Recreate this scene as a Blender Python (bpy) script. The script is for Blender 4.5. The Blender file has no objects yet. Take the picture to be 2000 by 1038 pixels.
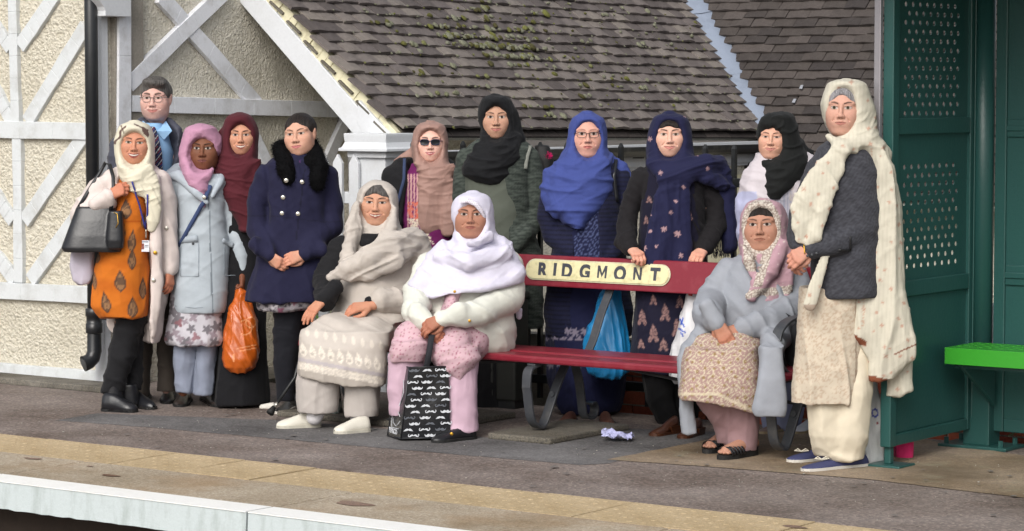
import bpy, bmesh, math, random
import numpy as np
from mathutils import Vector, Matrix
random.seed(7)
rng = np.random.default_rng(7)
sc = bpy.context.scene
COL = sc.collection

# ------------------------------------------------------------------ camera, light, exposure
FPX = 5200.0; HC = 1.63; PSI = math.radians(36); PIT = math.atan(344/5200)
RR = np.array([math.cos(PSI), math.sin(PSI), 0]); FF = np.array([-math.sin(PSI), math.cos(PSI), 0]); ZZ = np.array([0, 0, 1.0])
FW = FF*math.cos(PIT)-ZZ*math.sin(PIT); UU = FF*math.sin(PIT)+ZZ*math.cos(PIT); CC = np.array([0, 0, HC])
cam = bpy.data.objects.new('camera', bpy.data.cameras.new('camera')); COL.objects.link(cam)
cam.data.lens = FPX/2000*36; cam.data.sensor_width = 36; cam.data.clip_end = 2000; cam.data.clip_start = .1
cam.matrix_world = Matrix(((RR[0], UU[0], -FW[0], 0), (RR[1], UU[1], -FW[1], 0), (RR[2], UU[2], -FW[2], HC), (0, 0, 0, 1)))
sc.camera = cam
w = bpy.data.worlds.new('World'); sc.world = w; w.use_nodes = True
nt = w.node_tree; bg = nt.nodes['Background']; sky = nt.nodes.new('ShaderNodeTexSky')
sky.sky_type = 'NISHITA'; sky.sun_disc = False
SUN_EL, SUN_AZ = 38, 285   # azimuth of the sun seen from above, degrees counter-clockwise from +X
sky.sun_elevation = math.radians(SUN_EL); sky.sun_rotation = math.radians(90-SUN_AZ)
sky.air_density = 1.0; sky.dust_density = 4.0; sky.ozone_density = 1.0
hs = nt.nodes.new('ShaderNodeHueSaturation'); hs.inputs['Saturation'].default_value = .35
nt.links.new(sky.outputs[0], hs.inputs['Color']); nt.links.new(hs.outputs[0], bg.inputs[0]); bg.inputs[1].default_value = .15
sl = bpy.data.lights.new('sun', 'SUN'); sl.energy = 1.6; sl.angle = math.radians(38); sl.color = (1, .97, .92)
so = bpy.data.objects.new('sun', sl); COL.objects.link(so)
sd = Vector((math.cos(math.radians(SUN_EL))*math.cos(math.radians(SUN_AZ)), math.cos(math.radians(SUN_EL))*math.sin(math.radians(SUN_AZ)), math.sin(math.radians(SUN_EL))))
so.rotation_euler = sd.to_track_quat('Z', 'Y').to_euler()
sc.view_settings.view_transform = 'Standard'; sc.view_settings.look = 'None'; sc.view_settings.gamma = 1
sc.view_settings.use_curve_mapping = False; sc.view_settings.exposure = 0.17

# ------------------------------------------------------------------ measuring helpers
def ray(u, v): return FW+RR*(u-1000)/FPX+UU*(519-v)/FPX
def G(u, v, z=0): r = ray(u, v); return CC+r*((z-HC)/r[2])
def PY(u, v, Y): r = ray(u, v); return CC+r*(Y/r[1])
def PX(u, v, X): r = ray(u, v); return CC+r*(X/r[0])
def PD(u, v, D): r = ray(u, v); return CC+r*(D/(r@FF))
def PP(u, v, p0, n): r = ray(u, v); return CC+r*(((p0-CC)@n)/(r@n))

# ------------------------------------------------------------------ object helpers
def s2l(c):
    c = np.asarray(c, float); return np.where(c <= .04045, c/12.92, ((c+.055)/1.055)**2.4)
def hx(h):
    h = h.lstrip('#'); return s2l([int(h[i:i+2], 16)/255 for i in (0, 2, 4)])
def meta(o, label=None, cat=None, group=None, kind=None):
    if label: o['label'] = label
    if cat: o['category'] = cat
    if group: o['group'] = group
    if kind: o['kind'] = kind
    return o
def link(o, parent=None):
    COL.objects.link(o)
    if parent is not None: o.parent = parent
    return o
def mesh_obj(name, verts, faces, mat=None, parent=None, smooth=False, col=None):
    me = bpy.data.meshes.new(name)
    verts = np.asarray(verts, float)
    if isinstance(faces, np.ndarray) and len(faces):
        n, k = faces.shape
        me.vertices.add(len(verts)); me.vertices.foreach_set('co', verts.ravel().astype(np.float32))
        me.loops.add(n*k); me.loops.foreach_set('vertex_index', faces.ravel().astype(np.int32))
        me.polygons.add(n); me.polygons.foreach_set('loop_start', np.arange(0, n*k, k, dtype=np.int32))
        me.polygons.foreach_set('loop_total', np.full(n, k, dtype=np.int32))
        me.update(calc_edges=True)
    else:
        me.from_pydata([tuple(v) for v in verts], [], faces); me.update()
    if smooth: me.polygons.foreach_set('use_smooth', np.ones(len(me.polygons), bool))
    if col is not None:
        a = me.color_attributes.new('Col', 'FLOAT_COLOR', 'POINT')
        cc = np.ones((len(verts), 4), np.float32); cc[:, :3] = col; a.data.foreach_set('color', cc.ravel())
    if mat: me.materials.append(mat)
    return link(bpy.data.objects.new(name, me), parent)
def empty(name, loc=(0, 0, 0), rz=0, **k):
    o = bpy.data.objects.new(name, None); o.location = loc; o.rotation_euler = (0, 0, rz); o.empty_display_size = .1
    COL.objects.link(o); meta(o, **k); return o
def copy_tree(o, parent=None):
    c = o.copy(); COL.objects.link(c); c.parent = parent
    for ch in list(o.children): copy_tree(ch, c)
    return c
BOXF = [(0, 3, 2, 1), (4, 5, 6, 7), (0, 1, 5, 4), (1, 2, 6, 5), (2, 3, 7, 6), (3, 0, 4, 7)]
class MB:
    def __init__(s): s.v = []; s.f = []
    def add(s, v, f):
        b = len(s.v); s.v += [tuple(map(float, x)) for x in v]; s.f += [tuple(b+i for i in q) for q in f]; return s
    def box(s, a, b):
        (x0, y0, z0), (x1, y1, z1) = a, b
        return s.add([(x0, y0, z0), (x1, y0, z0), (x1, y1, z0), (x0, y1, z0), (x0, y0, z1), (x1, y0, z1), (x1, y1, z1), (x0, y1, z1)], BOXF)
    def hexa(s, bot, top): return s.add(list(bot)+list(top), BOXF)
    def bar(s, a, b, wd, th, up):      # rectangular bar from a to b; wd across, th along up
        a = np.array(a, float); b = np.array(b, float); d = b-a; d /= np.linalg.norm(d); up = np.array(up, float)
        up = up-d*(up@d); up /= np.linalg.norm(up); sd_ = np.cross(d, up)
        q = [(-1, -1), (1, -1), (1, 1), (-1, 1)]
        return s.add([p+sd_*wd/2*i+up*th/2*j for p in (a, b) for i, j in q], BOXF)
    def poly(s, pts, th):              # closed outline extruded along th
        n = len(pts); th = np.array(th, float); pts = [np.array(p, float) for p in pts]
        return s.add(pts+[p+th for p in pts], [tuple(range(n))[::-1], tuple(range(n, 2*n))]+[(i, (i+1) % n, n+(i+1) % n, n+i) for i in range(n)])
    def tube(s, pts, r, n=8, cap=True):
        pts = [np.array(p, float) for p in pts]; rs = r if hasattr(r, '__len__') else [r]*len(pts); b = len(s.v); ref = None
        for i, p in enumerate(pts):
            d = pts[min(i+1, len(pts)-1)]-pts[max(i-1, 0)]; d /= (np.linalg.norm(d)+1e-12)
            if ref is None: ref = np.array([0, 0, 1.]) if abs(d[2]) < .9 else np.array([1., 0, 0])
            ref = ref-d*(ref@d); ref /= np.linalg.norm(ref); e = np.cross(d, ref)
            for k in range(n):
                t = 2*math.pi*k/n; s.v.append(tuple(p+rs[i]*(ref*math.cos(t)+e*math.sin(t))))
        for i in range(len(pts)-1):
            for k in range(n): s.f.append((b+i*n+k, b+i*n+(k+1) % n, b+(i+1)*n+(k+1) % n, b+(i+1)*n+k))
        if cap: s.f.append(tuple(b+k for k in range(n))[::-1]); s.f.append(tuple(b+(len(pts)-1)*n+k for k in range(n)))
        return s
    def strip(s, pts, wd, th, wdir):   # flat ribbon with thickness along pts; wdir = width direction
        pts = [np.array(p, float) for p in pts]; b = len(s.v); wdir = np.array(wdir, float)
        for i, p in enumerate(pts):
            d = pts[min(i+1, len(pts)-1)]-pts[max(i-1, 0)]; d /= (np.linalg.norm(d)+1e-12)
            sd_ = wdir-d*(wdir@d); sd_ /= np.linalg.norm(sd_); nn = np.cross(d, sd_)
            for a, c in ((-1, -1), (1, -1), (1, 1), (-1, 1)): s.v.append(tuple(p+sd_*wd/2*a+nn*th/2*c))
        for i in range(len(pts)-1):
            for k in range(4): s.f.append((b+i*4+k, b+i*4+(k+1) % 4, b+(i+1)*4+(k+1) % 4, b+(i+1)*4+k))
        s.f.append((b+3, b+2, b+1, b)); e = b+(len(pts)-1)*4; s.f.append((e, e+1, e+2, e+3)); return s
    def build(s, name, mat, parent=None, smooth=False, bevel=0):
        o = mesh_obj(name, s.v, s.f, mat, parent, smooth)
        if bevel:
            m = o.modifiers.new('bevel', 'BEVEL'); m.width = bevel; m.segments = 2; m.limit_method = 'ANGLE'
        return o

# ------------------------------------------------------------------ materials
def new_mat(name):
    m = bpy.data.materials.new(name); m.use_nodes = True; return m, m.node_tree, m.node_tree.nodes['Principled BSDF']
def N(nt, t, **k):
    n = nt.nodes.new(t)
    for a, b in k.items():
        if a in n.inputs: n.inputs[a].default_value = b
        else: setattr(n, a, b)
    return n
def mixc(nt, fac, a, b, bt='MIX'):
    m = nt.nodes.new('ShaderNodeMix'); m.data_type = 'RGBA'; m.blend_type = bt
    for i, s in ((0, fac), (6, a), (7, b)):
        if hasattr(s, 'links'): nt.links.new(s, m.inputs[i])
        else: m.inputs[i].default_value = s if i == 0 else (*list(s)[:3], 1)
    return m.outputs[2]
def coords(nt, scale=(1, 1, 1), obj=True):
    tc = nt.nodes.new('ShaderNodeTexCoord'); mp = nt.nodes.new('ShaderNodeMapping'); mp.inputs['Scale'].default_value = scale
    nt.links.new(tc.outputs['Object' if obj else 'Generated'], mp.inputs[0]); return mp.outputs[0]
def noise(nt, vec, sc_, det=4, rough=.55, ramp=None):
    n = N(nt, 'ShaderNodeTexNoise', Scale=sc_, Detail=det, Roughness=rough); nt.links.new(vec, n.inputs['Vector'])
    o = n.outputs['Fac']
    if ramp:
        r = N(nt, 'ShaderNodeMapRange'); r.inputs['From Min'].default_value = ramp[0]; r.inputs['From Max'].default_value = ramp[1]
        nt.links.new(o, r.inputs[0]); o = r.outputs[0]
    return o
def bump(nt, b, h, strength=.5, dist=.01):
    n = N(nt, 'ShaderNodeBump', Strength=strength, Distance=dist); nt.links.new(h, n.inputs['Height']); nt.links.new(n.outputs[0], b.inputs['Normal']); return n
def objrand(nt):
    n = nt.nodes.new('ShaderNodeObjectInfo'); return n.outputs['Random']
def paint(name, c, rough=.45, dirt=.25, dirtc='#5b5140', scale=6, bs=.15, metal=0, streak=False, spec=.5):
    m, nt, b = new_mat(name); v = coords(nt, (1, 1, .25) if streak else (1, 1, 1))
    f = noise(nt, v, scale, 6, .65, (.48, .8)); g = noise(nt, coords(nt), scale*9, 3, .6, (.35, .75))
    mul = nt.nodes.new('ShaderNodeMath'); mul.operation = 'MULTIPLY'; nt.links.new(f, mul.inputs[0]); mul.inputs[1].default_value = dirt
    c1 = mixc(nt, mul.outputs[0], hx(c), hx(dirtc)); mul2 = nt.nodes.new('ShaderNodeMath'); mul2.operation = 'MULTIPLY'; nt.links.new(g, mul2.inputs[0]); mul2.inputs[1].default_value = .18
    c2 = mixc(nt, mul2.outputs[0], c1, hx(c)*.6)
    nt.links.new(c2, b.inputs['Base Color']); b.inputs['Roughness'].default_value = rough; b.inputs['Metallic'].default_value = metal
    b.inputs['Specular IOR Level'].default_value = spec
    bump(nt, b, noise(nt, coords(nt), 60, 4), bs, .003); return m
def speckle(name, cols, scale=260, rough=.9, patch=None, bumpd=.004):   # aggregate surfaces: asphalt, concrete
    m, nt, b = new_mat(name); v = coords(nt)
    vo = N(nt, 'ShaderNodeTexVoronoi', Scale=scale); nt.links.new(v, vo.inputs['Vector'])
    sep = nt.nodes.new('ShaderNodeSeparateColor'); nt.links.new(vo.outputs['Color'], sep.inputs[0])
    cr = nt.nodes.new('ShaderNodeValToRGB'); cr.color_ramp.interpolation = 'LINEAR'
    el = cr.color_ramp.elements; n = len(cols); el[0].position = 0; el[0].color = (*hx(cols[0]), 1); el[1].position = 1; el[1].color = (*hx(cols[-1]), 1)
    for i in range(1, n-1): e = el.new(i/(n-1)); e.color = (*hx(cols[i]), 1)
    nt.links.new(sep.outputs[0], cr.inputs[0]); c = cr.outputs[0]; c = mixc(nt, noise(nt, v, scale*.45, 3, .7, (.3, .7)), mixc(nt, .28, c, (0, 0, 0)), c)
    lo = noise(nt, v, 1.6, 6, .6, (.3, .75)); c = mixc(nt, lo, mixc(nt, .35, c, (0, 0, 0)), mixc(nt, .12, c, (1, 1, 1)))
    if patch:
        for pc, ps, pr, pa in patch:
            f = noise(nt, v, ps, 5, .6, pr); mu = nt.nodes.new('ShaderNodeMath'); mu.operation = 'MULTIPLY'; nt.links.new(f, mu.inputs[0]); mu.inputs[1].default_value = pa; mu.use_clamp = True
            c = mixc(nt, mu.outputs[0], c, hx(pc))
    nt.links.new(c, b.inputs['Base Color']); b.inputs['Roughness'].default_value = rough; b.inputs['Specular IOR Level'].default_value = .3
    bump(nt, b, vo.outputs['Distance'], .5, bumpd); return m
M = {}
M['white'] = paint('white_paint', '#ccd0d2', .55, .5, '#8d8a80', 9, .25)
M['white2'] = paint('white_gloss', '#d3d6da', .35, .2, '#a09c90', 7, .15)
M['cream'] = paint('cream_paint', '#d8d2b4', .6, .6, '#7a6a48', 14, .5)
M['black'] = paint('black_iron', '#1d1f21', .4, .3, '#50504c', 12, .2)
M['iron'] = paint('grey_iron', '#3b3e43', .42, .35, '#77746c', 14, .25)
M['pipe'] = paint('black_pipe', '#222427', .35, .3, '#4a4a48', 5, .12)
M['red'] = paint('red_paint', '#7c1f2e', .33, .25, '#b06a6e', 10, .12)
M['green'] = paint('green_paint', '#27504d', .36, .25, '#2c5d55', 12, .35, streak=True)
M['lime'] = paint('lime_paint', '#36962a', .38, .12, '#2a7a20', 9, .12)
M['alu'] = paint('grey_metal', '#9a979c', .4, .2, '#6c6a70', 9, .1, metal=.4)
M['gutter'] = paint('gutter_black', '#26282a', .4, .5, '#6a6a60', 10, .3)
M['lead'] = paint('lead_sheet', '#8d97a8', .5, .5, '#5f6672', 8, .35, metal=.15)
M['plinth'] = speckle('plinth_concrete', ['#453f36', '#6b6354', '#787060', '#544d3f'], 160, patch=[('#2e2c26', 3, (.45, .75), .8)])
M['asphalt'] = speckle('asphalt_red', ['#554941', '#85736a', '#6b5c53', '#a08e83', '#61534b', '#8b786d'], 92, patch=[('#4e463f', 1.3, (.5, .8), .5)])
M['dark'] = speckle('asphalt_dark', ['#434141', '#605c5b', '#525050', '#737070', '#4a4848'], 100, patch=[('#5a5450', 2, (.5, .8), .5)])
M['brownslab'] = speckle('brown_concrete', ['#7d6750', '#97805f', '#887156', '#a8906e'], 110, patch=[('#5e5140', 1.7, (.45, .7), .85), ('#8b8a74', 5, (.55, .75), .5)])
M['tact'] = speckle('tactile_buff', ['#c6ab7e', '#d4ba8e', '#cdb386', '#dcc49c'], 130, patch=[('#8f7650', 5, (.5, .85), .55)], bumpd=.002)
M['coping'] = speckle('coping_concrete', ['#a08d72', '#bfae94', '#ad9b80', '#cfc1aa'], 115, patch=[('#8c6d45', 1.1, (.5, .68), .7), ('#77654c', 4, (.55, .8), .6)])
M['edgepaint'] = paint('edge_white', '#bcc5c6', .6, .75, '#8b9590', 14, .5, streak=True)
M['edgetop'] = paint('edge_top_white', '#efefec', .55, .2, '#b9b4a6', 9, .4)
M['soil'] = speckle('soil', ['#3a3128', '#5a4a38', '#2a241d'], 60)
M['ballast'] = speckle('ballast', ['#4a4038', '#6a5c50', '#38302a', '#7d6f62'], 18, bumpd=.03)
def mk_render(name, c1, c2, sc_=38, dist=.022):
    m, nt, b = new_mat(name); v = coords(nt)
    n1 = noise(nt, v, sc_, 5, .6, (.3, .7)); n2 = noise(nt, v, sc_*3, 3, .6); n3 = noise(nt, v, 1.7, 5, .6, (.35, .8))
    vo = N(nt, 'ShaderNodeTexVoronoi', Scale=sc_*1.5); nt.links.new(v, vo.inputs['Vector'])
    c = mixc(nt, n1, hx(c2), hx(c1)); mu = nt.nodes.new('ShaderNodeMath'); mu.operation = 'MULTIPLY'; nt.links.new(n3, mu.inputs[0]); mu.inputs[1].default_value = .3
    c = mixc(nt, mu.outputs[0], c, hx('#9d947c')); nt.links.new(c, b.inputs['Base Color']); b.inputs['Roughness'].default_value = .95; b.inputs['Specular IOR Level'].default_value = .1
    ad = nt.nodes.new('ShaderNodeMath'); ad.operation = 'MULTIPLY_ADD'; nt.links.new(n2, ad.inputs[0]); ad.inputs[1].default_value = .35; nt.links.new(n1, ad.inputs[2])
    ad2 = nt.nodes.new('ShaderNodeMath'); ad2.operation = 'SUBTRACT'; nt.links.new(ad.outputs[0], ad2.inputs[0]); mm = nt.nodes.new('ShaderNodeMath'); mm.operation = 'MULTIPLY'; mm.inputs[1].default_value = .8; nt.links.new(vo.outputs['Distance'], mm.inputs[0]); nt.links.new(mm.outputs[0], ad2.inputs[1])
    bump(nt, b, ad2.outputs[0], .9, dist); return m
M['render'] = mk_render('cream_roughcast', '#dfdacc', '#c9c2b0', 38, .012)
M['render2'] = mk_render('grey_roughcast', '#ebe6da', '#d0cab9', 55, .010)
def mk_tile(name, ca, cb, cc_):
    m, nt, b = new_mat(name); r = objrand(nt); v = coords(nt)
    geo = nt.nodes.new('ShaderNodeNewGeometry'); ri = geo.outputs['Random Per Island']
    cr = nt.nodes.new('ShaderNodeValToRGB'); el = cr.color_ramp.elements; el[0].color = (*hx(ca), 1); el[1].color = (*hx(cc_), 1); e = el.new(.5); e.color = (*hx(cb), 1)
    ad = nt.nodes.new('ShaderNodeMath'); ad.operation = 'ADD'; nt.links.new(r, ad.inputs[0]); nt.links.new(ri, ad.inputs[1]); fr = nt.nodes.new('ShaderNodeMath'); fr.operation = 'FRACT'; nt.links.new(ad.outputs[0], fr.inputs[0])
    nt.links.new(fr.outputs[0], cr.inputs[0])
    tc = nt.nodes.new('ShaderNodeNewGeometry'); v = tc.outputs['Position']
    f = noise(nt, v, 30, 6, .7, (.35, .75)); f2 = noise(nt, v, 140, 4, .6, (.6, .8))
    c = mixc(nt, f, mixc(nt, .3, cr.outputs[0], (0, 0, 0)), cr.outputs[0]); mu = nt.nodes.new('ShaderNodeMath'); mu.operation = 'MULTIPLY'; nt.links.new(f2, mu.inputs[0]); mu.inputs[1].default_value = .35
    c = mixc(nt, mu.outputs[0], c, hx('#9a968c')); nt.links.new(c, b.inputs['Base Color']); b.inputs['Roughness'].default_value = .82; b.inputs['Specular IOR Level'].default_value = .3
    bump(nt, b, noise(nt, v, 90, 5), .5, .006); return m
M['tile1'] = mk_tile('clay_tile_weathered', '#5b5452', '#706866', '#888079')
M['tile2'] = mk_tile('clay_tile_dark', '#3c3736', '#48423f', '#554e4b')
def mk_moss():
    m, nt, b = new_mat('moss'); geo = nt.nodes.new('ShaderNodeNewGeometry')
    cr = nt.nodes.new('ShaderNodeValToRGB'); el = cr.color_ramp.elements
    el[0].color = (*hx('#4a4526'), 1); el[1].color = (*hx('#8a8a78'), 1); e = el.new(.3); e.color = (*hx('#74763a'), 1); e = el.new(.45); e.color = (*hx('#7f8069'), 1)
    nt.links.new(geo.outputs['Random Per Island'], cr.inputs[0]); f = noise(nt, geo.outputs['Position'], 160, 4, .7, (.3, .7))
    nt.links.new(mixc(nt, f, mixc(nt, .55, cr.outputs[0], (0, 0, 0)), cr.outputs[0]), b.inputs['Base Color']); b.inputs['Roughness'].default_value = 1
    bump(nt, b, noise(nt, geo.outputs['Position'], 220, 3), .8, .006); return m
M['moss'] = mk_moss()
def mk_brick():
    m, nt, b = new_mat('red_brick'); r = objrand(nt); g = nt.nodes.new('ShaderNodeNewGeometry')
    f = noise(nt, g.outputs['Position'], 70, 4, .6, (.3, .7)); c = mixc(nt, r, hx('#8a3f2c'), hx('#a85a40')); c = mixc(nt, f, mixc(nt, .3, c, (0, 0, 0)), c)
    nt.links.new(c, b.inputs['Base Color']); b.inputs['Roughness'].default_value = .9; bump(nt, b, f, .4, .004); return m
M['brick'] = mk_brick()
M['mortar'] = speckle('mortar', ['#8f877a', '#a39b8d'], 200)
# ------------------------------------------------------------------ ground, platform
XL, XR = -16.0, 3.0
def slab_obj(name, x0, x1, y0, y1, z0, z1, mat, parent=None, bevel=.004):
    return MB().box((x0, y0, z0), (x1, y1, z1)).build(name, mat, parent, bevel=bevel)
meta(MB().add([(-600, -600, -1.25), (600, -600, -1.25), (600, 600, -1.25), (-600, 600, -1.25)], [(0, 1, 2, 3)]).build('ground', M['soil']), kind='structure')
meta(MB().add([(-60, 2.0, -1.2), (60, 2.0, -1.2), (60, 8.2, -1.2), (-60, 8.2, -1.2)], [(0, 1, 2, 3)]).build('track_bed', M['ballast']), kind='structure')
plat = empty('platform', (0, 0, 0), kind='structure')
MB().box((XL, 8.74, -.30), (XR, 11.15, -.0)).build('asphalt_surface', M['asphalt'], plat)
MB().box((XL, 7.9, -1.24), (XR, 8.3, -.10)).build('brick_face', paint('shaded_brick', '#3a3029', .9, .6, '#1c1814', 6, .6), plat)  # dark brick colour stands in for the shade under the coping
MB().box((XL, 8.3, -1.24), (XR, 11.15, -.301)).build('platform_fill', M['soil'], plat)
MB().box((XL, 11.15, -.30), (-9.9, 13.4, -.002)).build('porch_floor', M['plinth'], plat)
# coping slabs with painted nose (1.52 m long)
nose = []
k = 0
for i in range(-5, 8):
    x0 = -8.34+1.52*i; x1 = x0+1.52
    if x1 < XL or x0 > XR: continue
    o = MB().box((x0+.006, 7.795, -.115), (x1-.006, 8.298, 0)).build('coping_slab', M['coping'], plat, bevel=.006)
    # painted nose with a slightly ragged lower edge
    n = 38; mb = MB(); xs = np.linspace(x0+.005, x1-.005, n+1); jj = rng.uniform(-.006, .006, n+1); jz = rng.uniform(-.003, .003, n+1)
    for a in range(n):
        mb.hexa([(xs[a], 7.64, -.112+jz[a]), (xs[a+1], 7.64, -.112+jz[a+1]), (xs[a+1], 7.794+jj[a+1]*0, -.112), (xs[a], 7.794, -.112)],
                [(xs[a], 7.648, -.001), (xs[a+1], 7.648, -.001), (xs[a+1], 7.794, -.001), (xs[a], 7.794, -.001)])
    nb = mb.build('coping_nose', M['edgepaint'], plat)
    MB().box((x0+.006, 7.644, -.0005), (x1-.006, 7.796, .0035)).build('painted_edge_line', M['edgetop'], plat)
# tactile slabs 0.41 m with worn blisters
bl = []
for t in range(6):
    a = 2*math.pi*t/6; bl.append((math.cos(a), math.sin(a)))
tv, tf = [], []
tme = MB().box((.003, .003, -.05), (.407, .437, .0)).v
tb = MB(); tb.box((.003, .003, -.05), (.407, .437, .0))
for a in range(6):
    for b_ in range(6):
        cx, cy = .037+a*.0667, .045+b_*.07; m0 = len(tb.v)
        tb.v += [(cx+.014*c, cy+.014*s, .0) for c, s in bl]+[(cx+.009*c, cy+.009*s, .0018) for c, s in bl]
        tb.f += [(m0+i, m0+(i+1) % 6, m0+6+(i+1) % 6, m0+6+i) for i in range(6)]+[tuple(m0+6+i for i in range(6))]
t0 = tb.build('tactile_slab', M['tact'], plat); tme = t0.data; t0.location = (-9.85-.41*2, 8.3, -.0)
for i in range(-1, 26):
    o = bpy.data.objects.new('tactile_slab', tme); link(o, plat); o.location = (-9.85+.41*i, 8.3, rng.uniform(-.003, .001)); o.rotation_euler = (rng.uniform(-.004, .004), rng.uniform(-.004, .004), rng.uniform(-.003, .003))
# repaired strips
def sheet(name, pts, mat, z=.004, rag=.0):
    P_ = []
    n = len(pts)
    for i in range(n):
        a = np.array(G(*pts[i]))[:2]; b = np.array(G(*pts[(i+1) % n]))[:2]; L = np.linalg.norm(b-a); m = max(1, int(L/.05)) if rag else 1
        for j in range(m):
            q = a+(b-a)*j/m; P_.append((*(q+(rng.uniform(-rag, rag, 2) if (rag and j) else 0)), z))
    o = mesh_obj(name, P_, [tuple(range(len(P_)))], mat, None); return meta(o, kind='structure')
sheet('dark_asphalt_patch', [(105, 822), (190, 808), (560, 822), (1000, 860), (1230, 838), (1420, 846), (1345, 868), (1190, 906), (1130, 909), (700, 872), (300, 836)], M['dark'], .0015, .008)
sheet('brown_concrete_patch', [(1185, 899), (1420, 853), (1560, 836), (1720, 846), (2080, 905), (2400, 980), (2300, 1020), (2000, 974), (1700, 938), (1400, 914)], M['brownslab'], .003, .005)
# joint dirt lines and stains on the coping are in the slab material
# ------------------------------------------------------------------ left facade wall (rough cast with painted timbers)
YW = 10.46
wallL = empty('station_wall', (-12.5, YW, 0), label='cream roughcast station wall with white painted timber framing left of the drainpipe', cat='building wall')
def wp(u, v, dy=0): return PY(u, v, YW-dy)-np.array([-12.5, YW, 0])
def grid_panel(name, x0, x1, z0, z1, y, mat, parent, step=.05, amp=.006):
    nx = int((x1-x0)/step)+1; nz = int((z1-z0)/step)+1
    X, Z_ = np.meshgrid(np.linspace(x0, x1, nx), np.linspace(z0, z1, nz)); Y_ = y+rng.uniform(-amp, amp, X.shape)
    v = np.stack([X, Y_, Z_], -1).reshape(-1, 3); idx = np.arange(nx*nz).reshape(nz, nx)
    f = np.stack([idx[:-1, :-1], idx[:-1, 1:], idx[1:, 1:], idx[1:, :-1]], -1).reshape(-1, 4)
    return mesh_obj(name, v, f, mat, parent, True)
xc = PY(195, 400, YW)[0]     # left edge of corner board
grid_panel('roughcast_panel', -16+12.5, xc+12.5+.02, .02, 3.4, 0.0, M['render'], wallL)
MB().box((-3.5, .03, -.3), (xc+12.5+.1, .25, 3.5)).build('wall_core', M['mortar'], wallL)
def timber(a, b, wd, th=.03, parent=wallL, fn=wp, mat=None, n=(0, -1, 0), name='timber'):
    A = fn(*a); B = fn(*b); w_ = wd/350.
    mb = MB(); d = (B-A)/np.linalg.norm(B-A); up = np.array(n, float); sd_ = np.cross(d, up)
    off = rng.uniform(0, .0035)
    m = 6; pts_l, pts_r = [], []
    for i in range(m+1):
        p = A+(B-A)*i/m; pts_l.append(p+sd_*(w_/2+rng.uniform(-.003, .003))); pts_r.append(p-sd_*(w_/2+rng.uniform(-.003, .003)))
    for i in range(m):
        q = [pts_r[i], pts_r[i+1], pts_l[i+1], pts_l[i]]
        mb.hexa([x-up*.01 for x in q], [x+up*(th+off) for x in q])
    return mb.build(name, mat or M['white'], parent, bevel=.003)
for a, b, wd, th in [((30, -20), (36, 240), 23, .030), ((39, 268), (43, 552), 24, .030), ((-200, 248), (178, 257), 33, .036), ((-200, 556), (182, 576), 33, .036),
                     ((-200, 710), (200, 740), 34, .040), ((44, 92), (112, -10), 31, .024), ((58, 238), (172, 52), 31, .024), ((27, 238), (-40, 110), 27, .024),
                     ((52, 432), (172, 262), 30, .024), ((64, 548), (190, 372), 30, .024), ((30, 432), (-30, 345), 29, .024), ((34, 548), (-40, 450), 29, .024), ((25, 95), (-40, 0), 27, .024)]:
    timber(a, b, wd, th)
# corner post: front board + returns
MB().box((xc+12.5, -.05, .02), (xc+12.5+.075, .0, 3.4)).build('corner_board', M['white2'], wallL, bevel=.004)
# sill step at wall base
o = MB().box((-3.5, -.24, -.002), (xc+12.5+.35, -.04, .035)).build('sill_kerb', M['plinth'], wallL, bevel=.008)
# drain pipe
dp = empty('drainpipe', PY(185, 740, YW-.13), label='black cast iron drainpipe with open shoe on the cream wall', cat='drainpipe')
x_, y_, z_ = dp.location
mb = MB(); mb.tube([(0, 0, .22), (0, 0, 3.3)], .036, 16); mb.build('pipe', M['pipe'], dp, True)
zc = PY(185, 625, YW-.13)[2]-z_
MB().tube([(0, 0, zc-.075), (0, 0, zc-.07), (0, 0, zc-.02), (0, 0, zc-.018), (0, 0, zc+.018), (0, 0, zc+.02), (0, 0, zc+.06), (0, 0, zc+.065)], [.038, .046, .046, .042, .042, .047, .047, .038], 16).build('collar', M['pipe'], dp, True)
MB().bar((.03, .01, zc+.01), (.085, .03, zc+.01), .03, .02, (0, 0, 1)).build('bracket', M['pipe'], dp, bevel=.004)
mb = MB(); pa = [(0, 0, .34), (0, 0, .15), (-.002, -.012, .115), (-.010, -.034, .095), (-.022, -.060, .085)]
mb.tube(pa, [.037, .040, .042, .042, .044], 16, cap=False); mb.tube([pa[-1], (-.023, -.062, .0845), (-.006, -.02, .10)], [.044, .036, .034], 16, cap=False); mb.build('outlet_shoe', M['pipe'], dp, True)
MB().tube([(-.012, -.036, .0945), (-.011, -.034, .095)], [.036, .036], 12).build('bore_disc', paint('bore_shade', '#050505', 1, 0), dp)  # black disc painted as the dark inside of the pipe
# ------------------------------------------------------------------ side wall running away, facing +X
XS = xc+.075
side = empty('porch_side_wall', (XS, YW, 0), label='shaded roughcast porch wall with crossed grey timber braces behind the group', cat='building wall')
OS = np.array([XS, YW, 0])
def sp(u, v, dx=0): return PX(u, v, XS)-OS
ys = PX(690, 300, XS)[1]-YW
ny = int(ys/.05); nz = 68
Yg, Zg = np.meshgrid(np.linspace(-.0, ys, ny), np.linspace(-.3, 3.4, nz)); v = np.stack([-.012+rng.uniform(-.005, .005, Yg.shape), Yg, Zg], -1).reshape(-1, 3)
idx = np.arange(ny*nz).reshape(nz, ny); mesh_obj('roughcast_panel', v, np.stack([idx[:-1, :-1], idx[:-1, 1:], idx[1:, 1:], idx[1:, :-1]], -1).reshape(-1, 4), M['render2'], side, True)
M['gwhite'] = paint('porch_grey_paint', '#dfe1e6', .6, .5, '#8a857a', 10, .3)
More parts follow.
